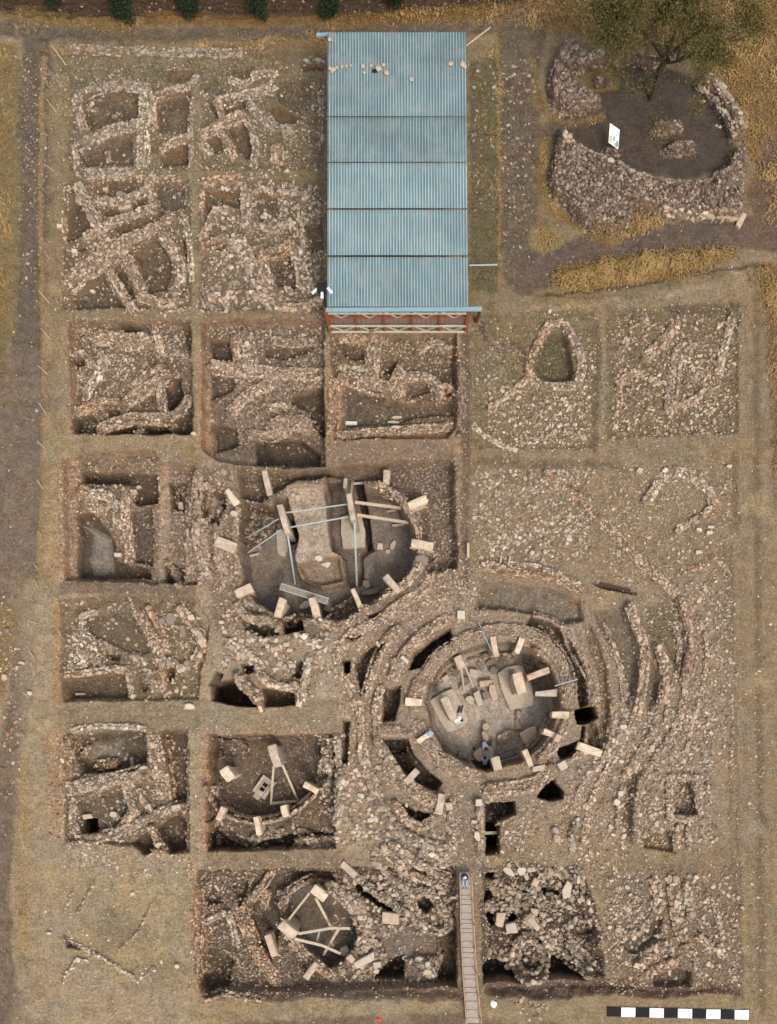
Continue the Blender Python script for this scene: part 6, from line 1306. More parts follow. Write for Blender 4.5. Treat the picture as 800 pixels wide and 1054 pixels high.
for zt_, poly, n, (s0, s1), mt in zones:
    fp, _ = reg(poly); xs = [p[0] for p in fp]; ys = [p[1] for p in fp]; c = 0; tries = 0
    while c < n and tries < 4000:
        tries += 1; u = RS.uniform(min(xs), max(xs)); v = RS.uniform(min(ys), max(ys)); ins = False
        for i in range(len(fp)):
            a, b_ = fp[i], fp[(i+1) % len(fp)]
            if (a[1] > v) != (b_[1] > v) and u < (b_[0]-a[0])*(v-a[1])/(b_[1]-a[1])+a[0]: ins = not ins
        z = float(hs(u, v))
        if not ins or z < -3.2: continue
        m2 = RS.choice([mt, 'slab', 'slab_pink', 'slab_white']); k = RS.randrange(10)
        if (k, m2) not in pm:
            q = protos[k].copy(); q.materials.append(M[m2]); pm[(k, m2)] = q
        o = bpy.data.objects.new('boulder', pm[(k, m2)]); COL.objects.link(o); x, y = w2(u, v)
        s = RS.uniform(s0, s1)/U/2; o.location = (x, y, z+s*0.35); o.rotation_euler = (RS.uniform(-.2, .2), RS.uniform(-.2, .2), RS.uniform(0, 6.28)); o.scale = (s*1.15, s*0.9, s*0.9)
        tag(o, {'slab': 'grey', 'slab_pink': 'pinkish', 'slab_white': 'pale', 'slab_dark': 'dark grey'}[m2]+' free boulder lying '+zt_, 'boulder', 'free boulders '+zt_); c += 1

# ---------------------------------------------------------------- roofed shed
def build_shed():
    Z = [5.4, 5.15, 4.9, 4.65, 4.4, 4.15]; yb = [33.5, 120, 167, 215, 263.5, 317]
    xL0, xL1, xR0, xR1 = 337.5, 337.0, 479.5, 482.0
    z5 = 4.1; cx, cy = world_at(409, 336, 0.3); root = empty('roofed_shed', (cx, cy, 0)); tag(root, 'long open shed with stepped light blue corrugated roof over a trench', 'shed')
    def P(px, py, z):
        x, y = world_at(px, py, z); return (x-cx, y-cy, z)
    edges = [(33.5, 66), (65, 119.6), (120.6, 166.6), (167.8, 214.2), (216, 262.6), (264.8, 315.6)]
    for i, (ya, ybm) in enumerate(edges):
        zb = 6.0-0.38*max(i-1, 0); za = zb+0.12
        if i == 0: za = zb+0.22; zb = zb+0.06
        f = lambda y: xL0+(xL1-xL0)*(y-33)/284, 
        def XL(y): return xL0+(xL1-xL0)*(y-33)/284
        def XR(y): return xR0+(xR1-xR0)*(y-33)/284
        ribs = 48; prof = []
        for r in range(ribs):
            b0 = r/ribs
            for t, h in ((0.0, 0), (0.42, 0), (0.56, 0.05), (0.86, 0.05)): prof.append((b0+t/ribs, h))
        prof.append((1.0, 0))
        V = []; rows = 7
        for k in range(rows):
            t = k/(rows-1); py = ya+(ybm-ya)*t; z = za+(zb-za)*t
            a = P(XL(py), py, z); b = P(XR(py), py, z)
            for s, h in prof: V.append((a[0]+(b[0]-a[0])*s, a[1]+(b[1]-a[1])*s, z+h+0.006*math.sin(s*9+i+k)))
        n = len(prof); Fc = []; cols = []
        for k in range(rows-1):
            for j in range(n-1): Fc.append((k*n+j, (k+1)*n+j, (k+1)*n+j+1, k*n+j+1))
        m0 = len(V); V2 = V+[(x, y, z-0.035) for x, y, z in V]; Fc2 = Fc+[(d+m0, c+m0, b+m0, a+m0) for a, b, c, d in Fc]
        for k in range(rows-1): Fc2 += [(k*n, k*n+m0, (k+1)*n+m0, (k+1)*n), (k*n+n-1, (k+1)*n+n-1, (k+1)*n+n-1+m0, k*n+n-1+m0)]
        kk = (rows-1)*n
        for j in range(n-1): Fc2 += [(j, j+1, j+1+m0, j+m0), (kk+j, kk+j+m0, kk+j+1+m0, kk+j+1)]
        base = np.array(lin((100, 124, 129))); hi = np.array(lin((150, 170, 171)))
        c = np.array([hi if h > 0 else base for _ in range(rows) for s, h in prof]); c = np.vstack([c, c*0.6])  # rib crests lightened and underside darkened, light and shade put into the colour
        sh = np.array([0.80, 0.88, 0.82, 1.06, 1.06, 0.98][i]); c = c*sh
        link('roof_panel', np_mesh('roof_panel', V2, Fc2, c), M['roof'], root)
    # eaves beam, reaching out past the right edge
    b = MB(); z = 4.3; b.bar(P(335.5, 319.2, z), P(496, 318.2, z), 0.28, 0.16); b.build('eaves_beam', M['roof_plain'], root)
    b = MB(); b.bar(P(326, 36, 5.5), P(340, 35.5, 5.5), 0.22, 0.12); b.build('eaves_beam', M['roof_plain'], root)
    # front frame: a vertical lattice under the eaves
    X0, Y0 = world_at(340, 341, 0.2); X1, Y1 = world_at(480, 339.5, 0.2); yf = (Y0+Y1)/2
    nb = 5; xs = [X0+(X1-X0)*k/nb for k in range(nb+1)]
    def Q(x, z, dy=0): return (x-cx, yf-cy+dy, z)
    for k, x in enumerate(xs):
        e = k in (0, nb); b = MB(); b.bar(Q(x, -0.3 if e else 0.1), Q(x, 4.25), 0.24 if e else 0.12, 0.24 if e else 0.12); b.build('post', M['rust'], root)
    for z, w_, mt, dy in ((4.0, 0.13, 'rust', 0.05), (3.45, 0.10, 'rail', -0.06), (2.55, 0.10, 'rust', 0.0), (1.25, 0.12, 'rail', -0.08), (0.15, 0.12, 'rail', -0.08)):
        b = MB(); b.bar(Q(xs[0], z, dy), Q(xs[-1], z, dy), w_, w_); b.build('rail', M[mt], root)
    for k in range(nb):
        m = (xs[k]+xs[k+1])/2
        for a, c_ in (((xs[k], 3.9), (m, 2.6)), ((m, 2.6), (xs[k+1], 3.9)), ((xs[k], 1.2), (m, 0.2)), ((m, 0.2), (xs[k+1], 1.2))):
            b = MB(); b.bar(Q(a[0], a[1], -0.02), Q(c_[0], c_[1], -0.02), 0.07, 0.07); b.build('brace', M['rail'], root)
    # brown corrugated apron hanging behind the lattice
    V = []; Fc = []; n = 121
    for j in range(n):
        x = xs[0]+(xs[-1]-xs[0])*j/(n-1); o = 0.03 if j % 4 in (1, 2) else 0.0
        V += [Q(x, 0.55, 0.16-o), Q(x, 2.7, 0.16-o)]
    for j in range(n-1): Fc.append((2*j, 2*j+2, 2*j+3, 2*j+1))
    m0 = len(V); V2 = V+[(x, y+0.02, z) for x, y, z in V]; Fc += [(a+m0, d+m0, c+m0, b_+m0) for a, b_, c, d in Fc[:]]
    link('apron_sheet', np_mesh('apron_sheet', V2, Fc), M['brownsheet'], root)
    # posts and rafters under the roof
    for k, py in enumerate((60, 120, 167, 215, 263)):
        for px in (341, 477):
            zt = 5.85-0.38*max(k-1, 0); x, y = world_at(px, py, zt-0.2); b = MB(); b.bar((x-cx, y-cy, ground_at(x, y)-0.2), (x-cx, y-cy, zt-0.12), 0.2, 0.2); b.build('post', M['rust'], root)
        a = P(341, py-4, zt-0.35); c = P(478, py-4, zt-0.35); b = MB(); b.bar(a, c, 0.12, 0.16); b.build('rafter', M['rust'], root)
    # weights and holes on the roof: stones are things of their own
    SR = 'stones weighing down the shed roof'
    for i, (px, py, s) in enumerate([(339.5, 41, 4), (340, 71, 4), (343.5, 72, 4.5), (342, 74, 3), (347, 70, 3), (352, 69, 3), (357, 68.5, 3), (373.5, 68.5, 4), (375, 75, 3), (382, 68, 3), (389.5, 71, 5.5), (398, 75.5, 5), (395, 67, 3.5), (423.5, 82, 4), (464, 66, 4.5), (476, 66.5, 5), (478.5, 68.5, 4), (361, 67.5, 2.5)]):
        zz = 6.22 if py < 66 else 6.12; x, y = world_at(px, py, zz+0.1); key = (i % 10, 'slab_pink')
        if key not in pm: q = protos[i % 10].copy(); q.materials.append(M['slab_pink']); pm[key] = q
        o = bpy.data.objects.new('roof_stone', pm[key]); COL.objects.link(o); s = s/U/2; o.location = (x, y, zz+0.1-0.002*i+s*0.5); o.scale = (s, s*1.1, s*0.8); o.rotation_euler = (0, 0, i)
        tag(o, 'fist sized pinkish stone weighing down the blue shed roof', 'stone', SR)
    return root
M['roof_plain'] = solid('painted_steel', (128, 158, 164), 0.5, 0.12, 3.0, metal=0.1, bmp=0, col2=(160, 130, 110), thr=(0.68, 0.8))
build_shed()
b = MB(); x, y = world_at(386, 73.4, 6.16); b.box(0, 0, 0, 0.34, 0.2, 0.12); b.bevel(0.02)  # black box added to stand in for a hole in the roof
tag(b.build('roof_hole', M['black'], loc=(x, y, 6.2)), 'black box standing in for a dark hole on the blue roof seam', 'roof_opening')

# ---------------------------------------------------------------- props and poles
def beam(label, pts, w, mat='timber', name='timber_prop', cat='prop', rnd=False, group=None):
    """pts: list of (px, py, z) joined end to end; w in units"""
    P = [Vector((*world_at(px, py, z), z)) for px, py, z in pts]; o0 = P[0].copy(); b = MB()
    for a, c in zip(P[:-1], P[1:]):
        if rnd: b.tube(a-o0, c-o0, w/U/2)
        else: b.bar(a-o0, c-o0, w/U)
    return tag(b.build(name, M[mat], loc=o0), label, cat, group)
TP = 'wooden props and struts bracing the pillars'; SP = 'steel rods bracing the pillars'
beam('upper wooden strut from the right central pillar to the east rim', [(365, 517, 0.6), (420, 524, -1.6)], 2.8, group=TP)
beam('lower wooden strut from the right central pillar to the east rim', [(367, 530, 0.0), (426, 539, -1.6)], 2.8, group=TP)
beam('wooden strut running north from the right central pillar', [(363, 497, -1.0), (361, 513, 0.4)], 2.2, group=TP)
beam('short grey foot beam under the upper east strut', [(398, 527, -3.2), (412, 524, -3.2)], 2.4, 'timber', group=TP)
beam('short grey foot beam under the lower east strut', [(404, 541, -3.2), (418, 540, -3.2)], 2.4, 'timber', group=TP)
beam('plank across the slot north of the right central pillar', [(364, 498, -1.6), (388, 496, -1.6)], 2.4, 'timber', group=TP)
beam('upper steel rod tying the two central pillars', [(292, 528, 0.4), (357, 519, 0.8)], 1.5, 'steel', 'steel_rod', 'rod', True, SP)
beam('lower steel rod tying the two central pillars', [(297, 543, 0.2), (358, 532, 0.4)], 1.6, 'steel', 'steel_rod', 'rod', True, SP)
beam('upper steel rod from the left central pillar to the west wall', [(287, 534, 0.4), (255, 553, -2.8)], 1.5, 'steel', 'steel_rod', 'rod', True, SP)
beam('lower steel rod from the left central pillar to the west wall', [(290, 545, 0.0), (249, 573, -3.0)], 1.6, 'steel', 'steel_rod', 'rod', True, SP)
beam('steel rod running south from the left central pillar', [(296, 549, 0.4), (304, 601, -3.0)], 2.0, 'steel', 'steel_rod', 'rod', True, SP)
beam('steel rod running south from the right central pillar', [(365, 538, 0.6), (367.5, 603, -3.6)], 2.2, 'steel', 'steel_rod', 'rod', True, SP)
beam('upper timber lying on the west floor of the upper enclosure', [(247, 559, -3.1), (266, 556.5, -3.1)], 2.2, group=TP)
beam('lower timber lying on the west floor of the upper enclosure', [(248, 575, -3.1), (267, 570, -3.1)], 2.2, group=TP)
beam('left leg of the triangular prop in the porthole stone enclosure', [(282, 788, 0.4), (279, 828, -2.4)], 2.0, 'timber', group=TP)
beam('right leg of the triangular prop in the porthole stone enclosure', [(289, 783, 0.4), (306.5, 823, -2.4)], 2.2, 'timber', group=TP)
beam('base bar of the triangular prop in the porthole stone enclosure', [(278, 827, -2.6), (310, 824, -2.6)], 3.0, 'timber', group=TP)
beam('timber prop between the upper and left pillars of the bottom enclosure', [(319, 919, -0.3), (295.5, 949, -0.3)], 2.2, group=TP)
beam('timber prop from the upper pillar down to the floor of the bottom enclosure', [(325, 924, 0.0), (342.5, 957, -2.4)], 2.6, group=TP)
beam('upper long prop from the left pillar of the bottom enclosure', [(307, 961, 0.1), (342, 955, -1.0), (360, 955.5, -1.4)], 2.8, group=TP)
beam('lower long prop from the left pillar of the bottom enclosure', [(303, 966, 0.1), (332, 973, -1.0), (350, 981, -1.8)], 2.8, group=TP)
beam('loose timber leaning across the bottom enclosure', [(350, 954, -1.0), (333, 983, -2.6)], 2.6, group=TP)
beam('thin upright lath between the two long props', [(329, 959, -1.4), (326, 970, -1.2)], 1.6, group=TP)
beam('upper clamp board on the left pillar of the bottom enclosure', [(289, 945, 0.3), (308, 960, 0.3)], 1.3, group=TP)
beam('lower clamp board on the left pillar of the bottom enclosure', [(284, 951, 0.3), (303, 971, 0.3)], 1.3, group=TP)
beam('dark beam crossing the shaft below the round enclosure', [(499, 857.5, -1.6), (513, 857, -1.6)], 3.2, 'slab', group=TP)
beam('left prop of the fork holding the northern pillar of the round enclosure', [(475, 688, -0.6), (478, 712, -3.4)], 1.8, group=TP)
beam('right prop of the fork holding the northern pillar of the round enclosure', [(479, 686, -0.6), (487, 707, -3.4)], 1.8, group=TP)
beam('blue grey survey pole leaning on the upper ring wall', [(493, 641, 0.4), (506, 670, 0.5)], 1.1, 'blue', 'survey_pole', 'pole', True)
beam('blue white survey pole across the right ring wall', [(571, 706, 0.6), (595, 699, 0.7)], 1.1, 'steel', 'survey_pole', 'pole', True)
beam('dark pole leaning in the deep trench left of the shed front', [(271, 452, -1.2), (281, 474, -2.2)], 2.6, 'darkwood', 'leaning_pole', 'pole', True)
beam('white board lying in the trench below the shed', [(354, 435.5, -1.3), (367.5, 436, -1.3)], 3.4, 'white_dull', 'board', 'board')
M_ = None
beam('grey board standing in grass east of the upper enclosure', [(482, 559, 0.25), (482, 574, 0.25)], 2.6, 'timber', 'board', 'board')
beam('left one of two grey pegs above the tan wall face', [(516, 572, 0.3), (514.5, 584, 0.25)], 1.6, 'timber', 'peg', 'peg')
beam('right one of two grey pegs above the tan wall face', [(525, 574, 0.3), (523, 584, 0.25)], 1.6, 'timber', 'peg', 'peg')
beam('long dark timber in the slot east of the tan wall face', [(618, 600.5, 0.05), (649, 608, 0.05)], 2.0, 'darkwood', 'timber', 'timber')
beam('flat plank on the baulk left of the passage stones', [(478, 852, -0.05), (487, 875, -0.05)], 1.8, 'darkwood', 'timber', 'timber')
beam('tan plank leaning over the dark corner pit', [(263, 713, 0.1), (269.5, 733, 0.1)], 3.4, 'timber_pink', 'timber', 'timber')
beam('pale horizontal pipe reaching out from the right side of the shed', [(483, 273, 1.2), (512, 272.5, 1.2)], 1.6, 'steel', 'pipe', 'pipe', True)
beam('stay pole beside the back corner of the shed', [(480, 47, 1.0), (505, 28, 1.2)], 1.5, 'timber', 'stay_pole', 'pole', True)
beam('dark red post at the right corner of the shed', [(490, 331, -0.1), (494.5, 319, 2.1)], 2.6, 'maroon', 'corner_post', 'post')
beam('white crossbar sill left of the walkway', [(464, 924, -0.3), (474, 924, -0.3)], 2.4, 'timber', 'timber', 'timber')
beam('white crossbar sill right of the walkway', [(487.5, 923, -0.3), (498, 923, -0.3)], 2.6, 'timber', 'timber', 'timber')
beam('thin timber in the foot of the lower right shaft', [(577, 1012, -1.0), (600, 1013, -1.0)], 2.0, 'darkwood', 'timber', 'timber')
# straps on the east pillar
for k, yy in enumerate((557.5, 565.5)):
    beam(('upper' if k == 0 else 'lower')+' grey clamp rail along the strapped pillar', [(422 if k else 424, yy-1.5, -0.1), (447, yy+1.5+k, -0.1)], 1.2, 'steel', 'clamp_rail', 'rail', False, 'clamp rails on the strapped pillar')
# metal cap at the slim pillar
x, y = world_at(443, 755.5, 0.05); b = MB(); b.box(0, 0, 0, 0.42, 0.36, 0.16, math.radians(30)); b.bevel(0.03)
cap = b.build('metal_cap', M['blue'], pc); pw = Matrix.LocRotScale(pc.location, pc.rotation_euler, (1, 1, 1)); zc = max(0.05, pc.location.z+max(v.co.z for v in pc.data.vertices)); x, y = world_at(443, 755.5, zc); cap.location = pw.inverted() @ Vector((x, y, zc-0.04))

# metal gangway
def gangway():
    zt = -0.3; a = Vector((*world_at(288.5, 603.5, zt), zt)); c = Vector((*world_at(338, 619, zt), zt)); d = c-a; L = d.length
    r = empty('metal_gangway', a, math.atan2(d.y, d.x)); tag(r, 'grey perforated metal gangway spanning the south of the upper enclosure', 'gangway')
    w_ = 6.2/U; b = MB()
    for s in (-1, 1): b.box(L/2, s*w_/2, 0, L, 0.05, 0.10)
    b.build('side_rail', M['steel'], r); b = MB(); n = int(L/0.11)
    for k in range(n): b.box((k+.5)*L/n, 0, 0.01, 0.05, w_-0.05, 0.03)
    for s in (-.17, 0, .17): b.box(L/2, s*w_*1.6, 0.035, L, 0.03, 0.015)
    b.build('grating', M['plank'], r)
    b = MB()
    for q in (0.1, L-0.1): b.bar((q, 0, -0.05), (q, 0, -3.4), 0.12)
    b.build('support', M['steel'], r)
gangway()

# wooden walkway
def walkway():
    pts = [(479, 897), (480.5, 950), (483, 1000), (487.5, 1053)]; wd = [9.5, 11, 11.5, 12.5]; zt = 0.35
    x0, y0 = world_at(487.5, 1053, zt); r = empty('wooden_walkway', (x0, y0, 0)); tag(r, 'long pale plank walkway leading up to the round enclosure', 'walkway')
    W_ = []
    for (px, py), w_ in zip(pts, wd):
        x, y = world_at(px, py, zt); W_.append((x-x0, y-y0, w_/U))
    ys = [q[1] for q in W_][::-1]; xs = [q[0] for q in W_][::-1]; ws = [q[2] for q in W_][::-1]
    Ls = ys[-1]-ys[0]; rr = random.Random(3); y = ys[0]; k = 0
    while y < ys[-1]-0.1:
        l = rr.choice((0.3, 0.38, 0.46, 0.62)); l = min(l, ys[-1]-y); m = y+l/2; x = float(np.interp(m, ys, xs)); w_ = float(np.interp(m, ys, ws))
        b = MB(); b.box(0, 0, 0, w_*rr.uniform(.96, 1.02), l-0.03, 0.07, math.radians(rr.uniform(-.6, .6))); b.bevel(0.008)
        b.build('plank', M['plank'], r, loc=(x, m, zt+rr.uniform(-.006, .006))); y += l; k += 1
    for s in (-1, 1):
        b = MB()
        for i in range(3):
            a = Vector((xs[i]+s*ws[i]*.56, ys[i], zt+0.02)); c = Vector((xs[i+1]+s*ws[i+1]*.56, ys[i+1], zt+0.02)); b.bar(a, c, 0.09, 0.14)
        b.build('edge_beam', M['rust_pale'], r)
        for t in np.linspace(0.03, 0.97, 7):
            yy = ys[0]+Ls*t; x = float(np.interp(yy, ys, xs))+s*float(np.interp(yy, ys, ws))*.62; g = ground_at(x+x0, yy+y0); b = MB(); b.bar((x, yy, g-0.1), (x, yy, zt+0.95), 0.07); b.build('post', M['rust_pale'], r)
        b = MB()
        for i in range(3): b.tube((xs[i]+s*ws[i]*.62, ys[i]+0.1, zt+0.93), (xs[i+1]+s*ws[i+1]*.62, ys[i+1], zt+0.93), 0.025)
        b.build('hand_rope', M['timber'], r)
walkway()

# porthole stone
def porthole():
    px, py = 271.5, 810; zt = -2.5; x, y = world_at(px, py, zt); r = empty('porthole_stone', (x, y, -2.95), math.radians(55)); tag(r, 'carved porthole stone with a framed double opening on the floor', 'carved stone')
    k = (CAM_H-zt)/CAM_H/U; L, Wd = 21*k, 16*k; b = MB(); t = 0.26
    for sx, sy, lx, ly in ((0, 1, L, Wd*.24), (0, -1, L, Wd*.24)): b.box(0, sy*Wd*.38, 0.2, lx, ly, 0.4)
    for s in (-1, 1): b.box(s*L*.37, 0, 0.2, L*.26, Wd*.52, 0.4)
    b.bevel(0.05); roughen(b.bm, 0.012, 4); b.build('frame', M['slab'], r)
    b = MB()
    for s in (-1, 1): b.box(0, s*Wd*.2, 0.42, L*.5, Wd*.08, 0.12)
    for q in (-.24, .0, .24): b.box(q*L, 0, 0.42, L*.04, Wd*.36, 0.12)
    b.bevel(0.015); b.build('inner_rim', M['slab_pink'], r)
    b = MB(); b.box(0, 0, 0.06, L*.5, Wd*.5, 0.06); b.build('opening_shade', M['black'], r)  # black sheet stands in for the shade inside the opening
    b = MB(); b.box(-L*.62, 0.05, 0.12, L*.24, Wd*.5, 0.2); b.bevel(0.04); b.build('spout', M['slab_pink'], r)
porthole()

# fence stakes along the left verge and the bottom
SG = 'bare wooden fence stakes along the verge'
stakes = [((68, 67), (53, 46)), ((58, 115), (48, 102)), ((57, 177), (46, 169)), ((51, 267), (46, 259)), ((51, 312), (40, 299)), ((52, 349), (42, 338)), ((49, 385), (39, 376)),
          ((47, 425), (40, 415)), ((47, 462), (38, 454)), ((44, 503), (38, 494)), ((43, 551), (39, 547)), ((40, 586), (35, 581)), ((39, 605), (35, 597)), ((39, 642), (29, 639)), ((35, 677), (30, 670)),
          ((29, 718), (24, 713)), ((25, 757), (16.5, 755)), ((20, 892), (13, 893)), ((22, 942), (14, 944)), ((26, 988), (19, 993)), ((47, 1025), (28, 1040)), ((118, 1042), (113, 1048)), ((172, 1041), (167, 1047))]
for i, ((bx, by), (tx, ty)) in enumerate(stakes):
    h = 1.5; a = Vector((*world_at(bx, by, 0.0), 0)); a.z = ground_at(a.x, a.y)-0.05; c = Vector((*world_at(tx, ty, h), h))
    hd = (c-a).xy
    if hd.length > 0.8: c.xy = a.xy+hd.normalized()*0.8 if i != 20 else a.xy+hd.normalized()*1.0
    b = MB(); b.tube((0, 0, 0), c-a, 0.045, 0.03, 7); o = b.build('fence_stake', M['stakewood'], loc=a)
    near = ['by the top path corner', 'left of the top left ruin block', "at the top left block's lower corner", 'left of the wide tan rubble bank', 'left of the second left block corner', 'above the third left trench corner', 'beside the third left trench top',
            'ringed by a dark patch beside the third left trench', 'below the dark ringed stake', 'left of the fourth left trench top', 'left of the fourth left trench middle', 'by the short verge line across the left path', 'left of the earth strip between fourth and fifth left trenches', 'left of the low left trench top', 'left of the low left trench middle',
            'beside a white stone on the left verge', 'left of the house block top', 'left of the grassy trench top', 'left of the grassy trench middle', 'left of the hooked stone line', 'long fallen at the bottom left corner', 'first along the bottom verge', 'second along the bottom verge'][i]
    tag(o, 'thin pale wooden stake '+near, 'fence stake', SG)

# floodlight and camera mast
def mast():
    x, y = world_at(338.5, 341, 0); g = ground_at(x, y); r = empty('camera_mast', (x, y, g)); tag(r, 'black mast with three white floodlights by the left side of the blue shed', 'mast')
    tx, ty = world_at(333, 298, 7.2); b = MB(); b.tube((0, 0, -0.3), (tx-x, ty-y, 7.2-g), 0.10, 0.07); b.build('pole', M['black'], r)
    bx, by = world_at(331.5, 296.5, 7.2); b = MB(); b.box(bx-x, by-y, 7.2-g, 0.62, 0.58, 0.5); b.bevel(0.03); b.build('control_box', M['black'], r)
    for (ax_, ay_), (cx_, cy_) in (((327, 297), (321.5, 301.5)), ((331.5, 300), (331.5, 307)), ((337, 296), (342, 301.5))):
        a = Vector((*world_at(ax_, ay_, 7.2), 7.2)); c = Vector((*world_at(cx_, cy_, 7.0), 7.0)); o = Vector((x, y, g)); b = MB(); b.tube(a-o, c-o, 0.09, 0.11, 12); b.build('floodlight', M['white'], r)
mast()

# information board on its stone pile
def board():
    zt = 1.5; C4_ = [(628, 126.5), (638, 133.5), (637.3, 153), (626.5, 146.5)]; zs = [2.1, 1.9, 1.0, 1.2]
    P = [Vector((*world_at(px, py, z), z)) for (px, py), z in zip(C4_, zs)]; c = sum(P, Vector())/4; g = ground_at(c.x, c.y)
    r = empty('information_board', (c.x, c.y, g)); tag(r, 'white slanted information board with small pictures on a stone pile', 'board')
    o = Vector((c.x, c.y, g)); n = (P[1]-P[0]).cross(P[3]-P[0]).normalized()
    if n.z < 0: n = -n
    ex = (P[1]-P[0]); ey = (P[3]-P[0])
    def quad(name, u0_, v0_, u1_, v1_, off, mat, th=0.012):
        bm = bmesh.new(); q = [P[0]+ex*u+ey*v+n*off-o for u, v in ((u0_, v0_), (u1_, v0_), (u1_, v1_), (u0_, v1_))]
        lo = [bm.verts.new(p) for p in q]; hi = [bm.verts.new(p+n*th) for p in q]; bm.faces.new(hi); bm.faces.new(lo[::-1])
        for i in range(4): bm.faces.new((lo[i], lo[(i+1) % 4], hi[(i+1) % 4], hi[i]))
        bmesh.ops.recalc_face_normals(bm, faces=bm.faces[:]); me = bpy.data.meshes.new(name); bm.to_mesh(me); bm.free(); return link(name, me, M[mat], r)
    quad('panel', 0, 0, 1, 1, 0, 'white', 0.05)
    quad('picture', .06, .58, .34, .93, 0.052, 'pic_green'); quad('picture', .42, .50, .62, .74, 0.052, 'pic_blue'); quad('picture', .76, .62, .95, .94, 0.052, 'pic_brown'); quad('picture', .58, .78, .74, .96, 0.052, 'blue')
    b = MB()
    for t in (.25, .75):
        a = P[3]+ex*t-ey*0.25-o; b.bar((a.x, a.y, 0.1), a-n*0.03, 0.07)
    b.build('leg', M['darkwood'], r)
M['pic_green'] = solid('printed_green', (178, 190, 150), 0.6, 0.3, 20, bmp=0); M['pic_blue'] = solid('printed_blue', (130, 165, 180), 0.6, 0.4, 20, bmp=0); M['pic_brown'] = solid('printed_brown', (140, 120, 100), 0.6, 0.3, 20, bmp=0)
board()

# scale board lying along the bottom verge
def scale_board():
    a = Vector((*world_at(625, 1041.5, 0.1), 0)); c = Vector((*world_at(771, 1044.8, 0.1), 0)); d = c-a; L = d.length/10
    gz = max(ground_at(a.x+d.x*t, a.y+d.y*t) for t in np.linspace(0, 1, 15))
    r = empty('scale_board', (a.x, a.y, gz+0.03), math.atan2(d.y, d.x)); tag(r, 'long flat black and white scale board lying on the bottom verge', 'scale board')
    for k in range(10):
        b = MB(); b.box((k+.5)*L, 0, 0.03, L-0.002, 9.6/U, 0.05); b.bevel(0.004); b.build('white_segment' if k % 2 else 'black_segment', M['white' if k % 2 else 'scale_black'], r)
M['scale_black'] = solid('scale_black_paint', (7, 9, 14), 0.7, 0.1, 9, bmp=0)
scale_board()

# small litter and tools
def lump(label, px, py, sx, sy, sz, mat, name, cat, seed=1, dz=0.0, rz=0.0):
    u, v = settle(px, py, dz); x, y = w2(u, v); z = float(hs(u, v))+dz; bm = bmesh.new(); bmesh.ops.create_icosphere(bm, subdivisions=2, radius=1)
    r = random.Random(seed)
    for q in bm.verts: q.co *= r.uniform(.6, 1.25); q.co.x *= sx/U/2; q.co.y *= sy/U/2; q.co.z *= sz
    me = bpy.data.meshes.new(name); bm.to_mesh(me); bm.free(); o = link(name, me, M[mat], loc=(x, y, z+sz*.6)); o.rotation_euler.z = rz; return tag(o, label, cat)
lump('crumpled white bag on the verge right of the walkway', 508.5, 1033.5, 6, 8, 0.14, 'white', 'plastic_bag', 'bag', 3, rz=.6)
lump('small red orange cloth on the bottom verge', 390, 1049, 5, 4, 0.08, 'red', 'cloth', 'cloth', 4)
lump('pale blue scrap on the heap beside the courtyard', 710, 187, 4, 3, 0.10, 'blue', 'plastic_scrap', 'litter', 5)
lump('small blue bag beside a left verge stake', 38, 423, 4, 4, 0.10, 'blue', 'plastic_bag', 'bag', 6)
lump('dark small tool bag by the left central pillar', 475, 741.5, 5, 4, 0.12, 'black', 'tool_bag', 'bag', 7, 0.42)
lump('dark small bag at the corner of the tabletop stone', 488, 771, 3.5, 4, 0.12, 'navy', 'tool_bag', 'bag', 8, 0.7)
for k, (px, py, q) in enumerate(((472.5, 730.5, 'left'), (475.5, 730, 'right'))):
    x, y = world_at(px, py, -3.4); b = MB(); b.box(0, 0, 0, 0.13, 0.62, 0.10, math.radians(-18)); b.bevel(0.04)
    tag(b.build('tripod_bag', M['black' if k == 0 else 'maroon'], loc=(x, y, -3.39)), q+' one of two narrow bags beside the left central pillar', 'bag')
def laptop():
    x, y = world_at(472, 743, -3.4); r = empty('open_case', (x, y, -3.49), math.radians(15)); tag(r, 'open pale case with yellow and blue papers beside the left central pillar', 'case')
    b = MB(); b.box(0, 0.2, 0.12, 0.58, 0.42, 0.05); b.bevel(0.01); b.build('lid', M['white'], r)
    b = MB(); b.box(0, -0.16, 0.05, 0.56, 0.36, 0.09); b.bevel(0.01); b.build('tray', M['blue'], r)
    b = MB(); b.box(0.0, -0.1, 0.105, 0.42, 0.09, 0.012, 0.1); b.build('yellow_paper', M['yellow'], r)
    b = MB(); b.box(-0.02, -0.27, 0.105, 0.10, 0.10, 0.012); b.build('red_tag', M['red'], r)
M['yellow'] = solid('yellow_paper', (226, 200, 90), 0.7, 0.05, 9, bmp=0)
laptop()
x, y = world_at(504, 780.5, -2.9); b = MB(); b.box(0, 0, 0, 0.5, 0.26, 0.03, math.radians(35)); b.bevel(0.006)
tag(b.build('drawing_board', M['drawing'], loc=(x, y, -2.85)), 'small yellowish drawing board between the two people', 'drawing board')

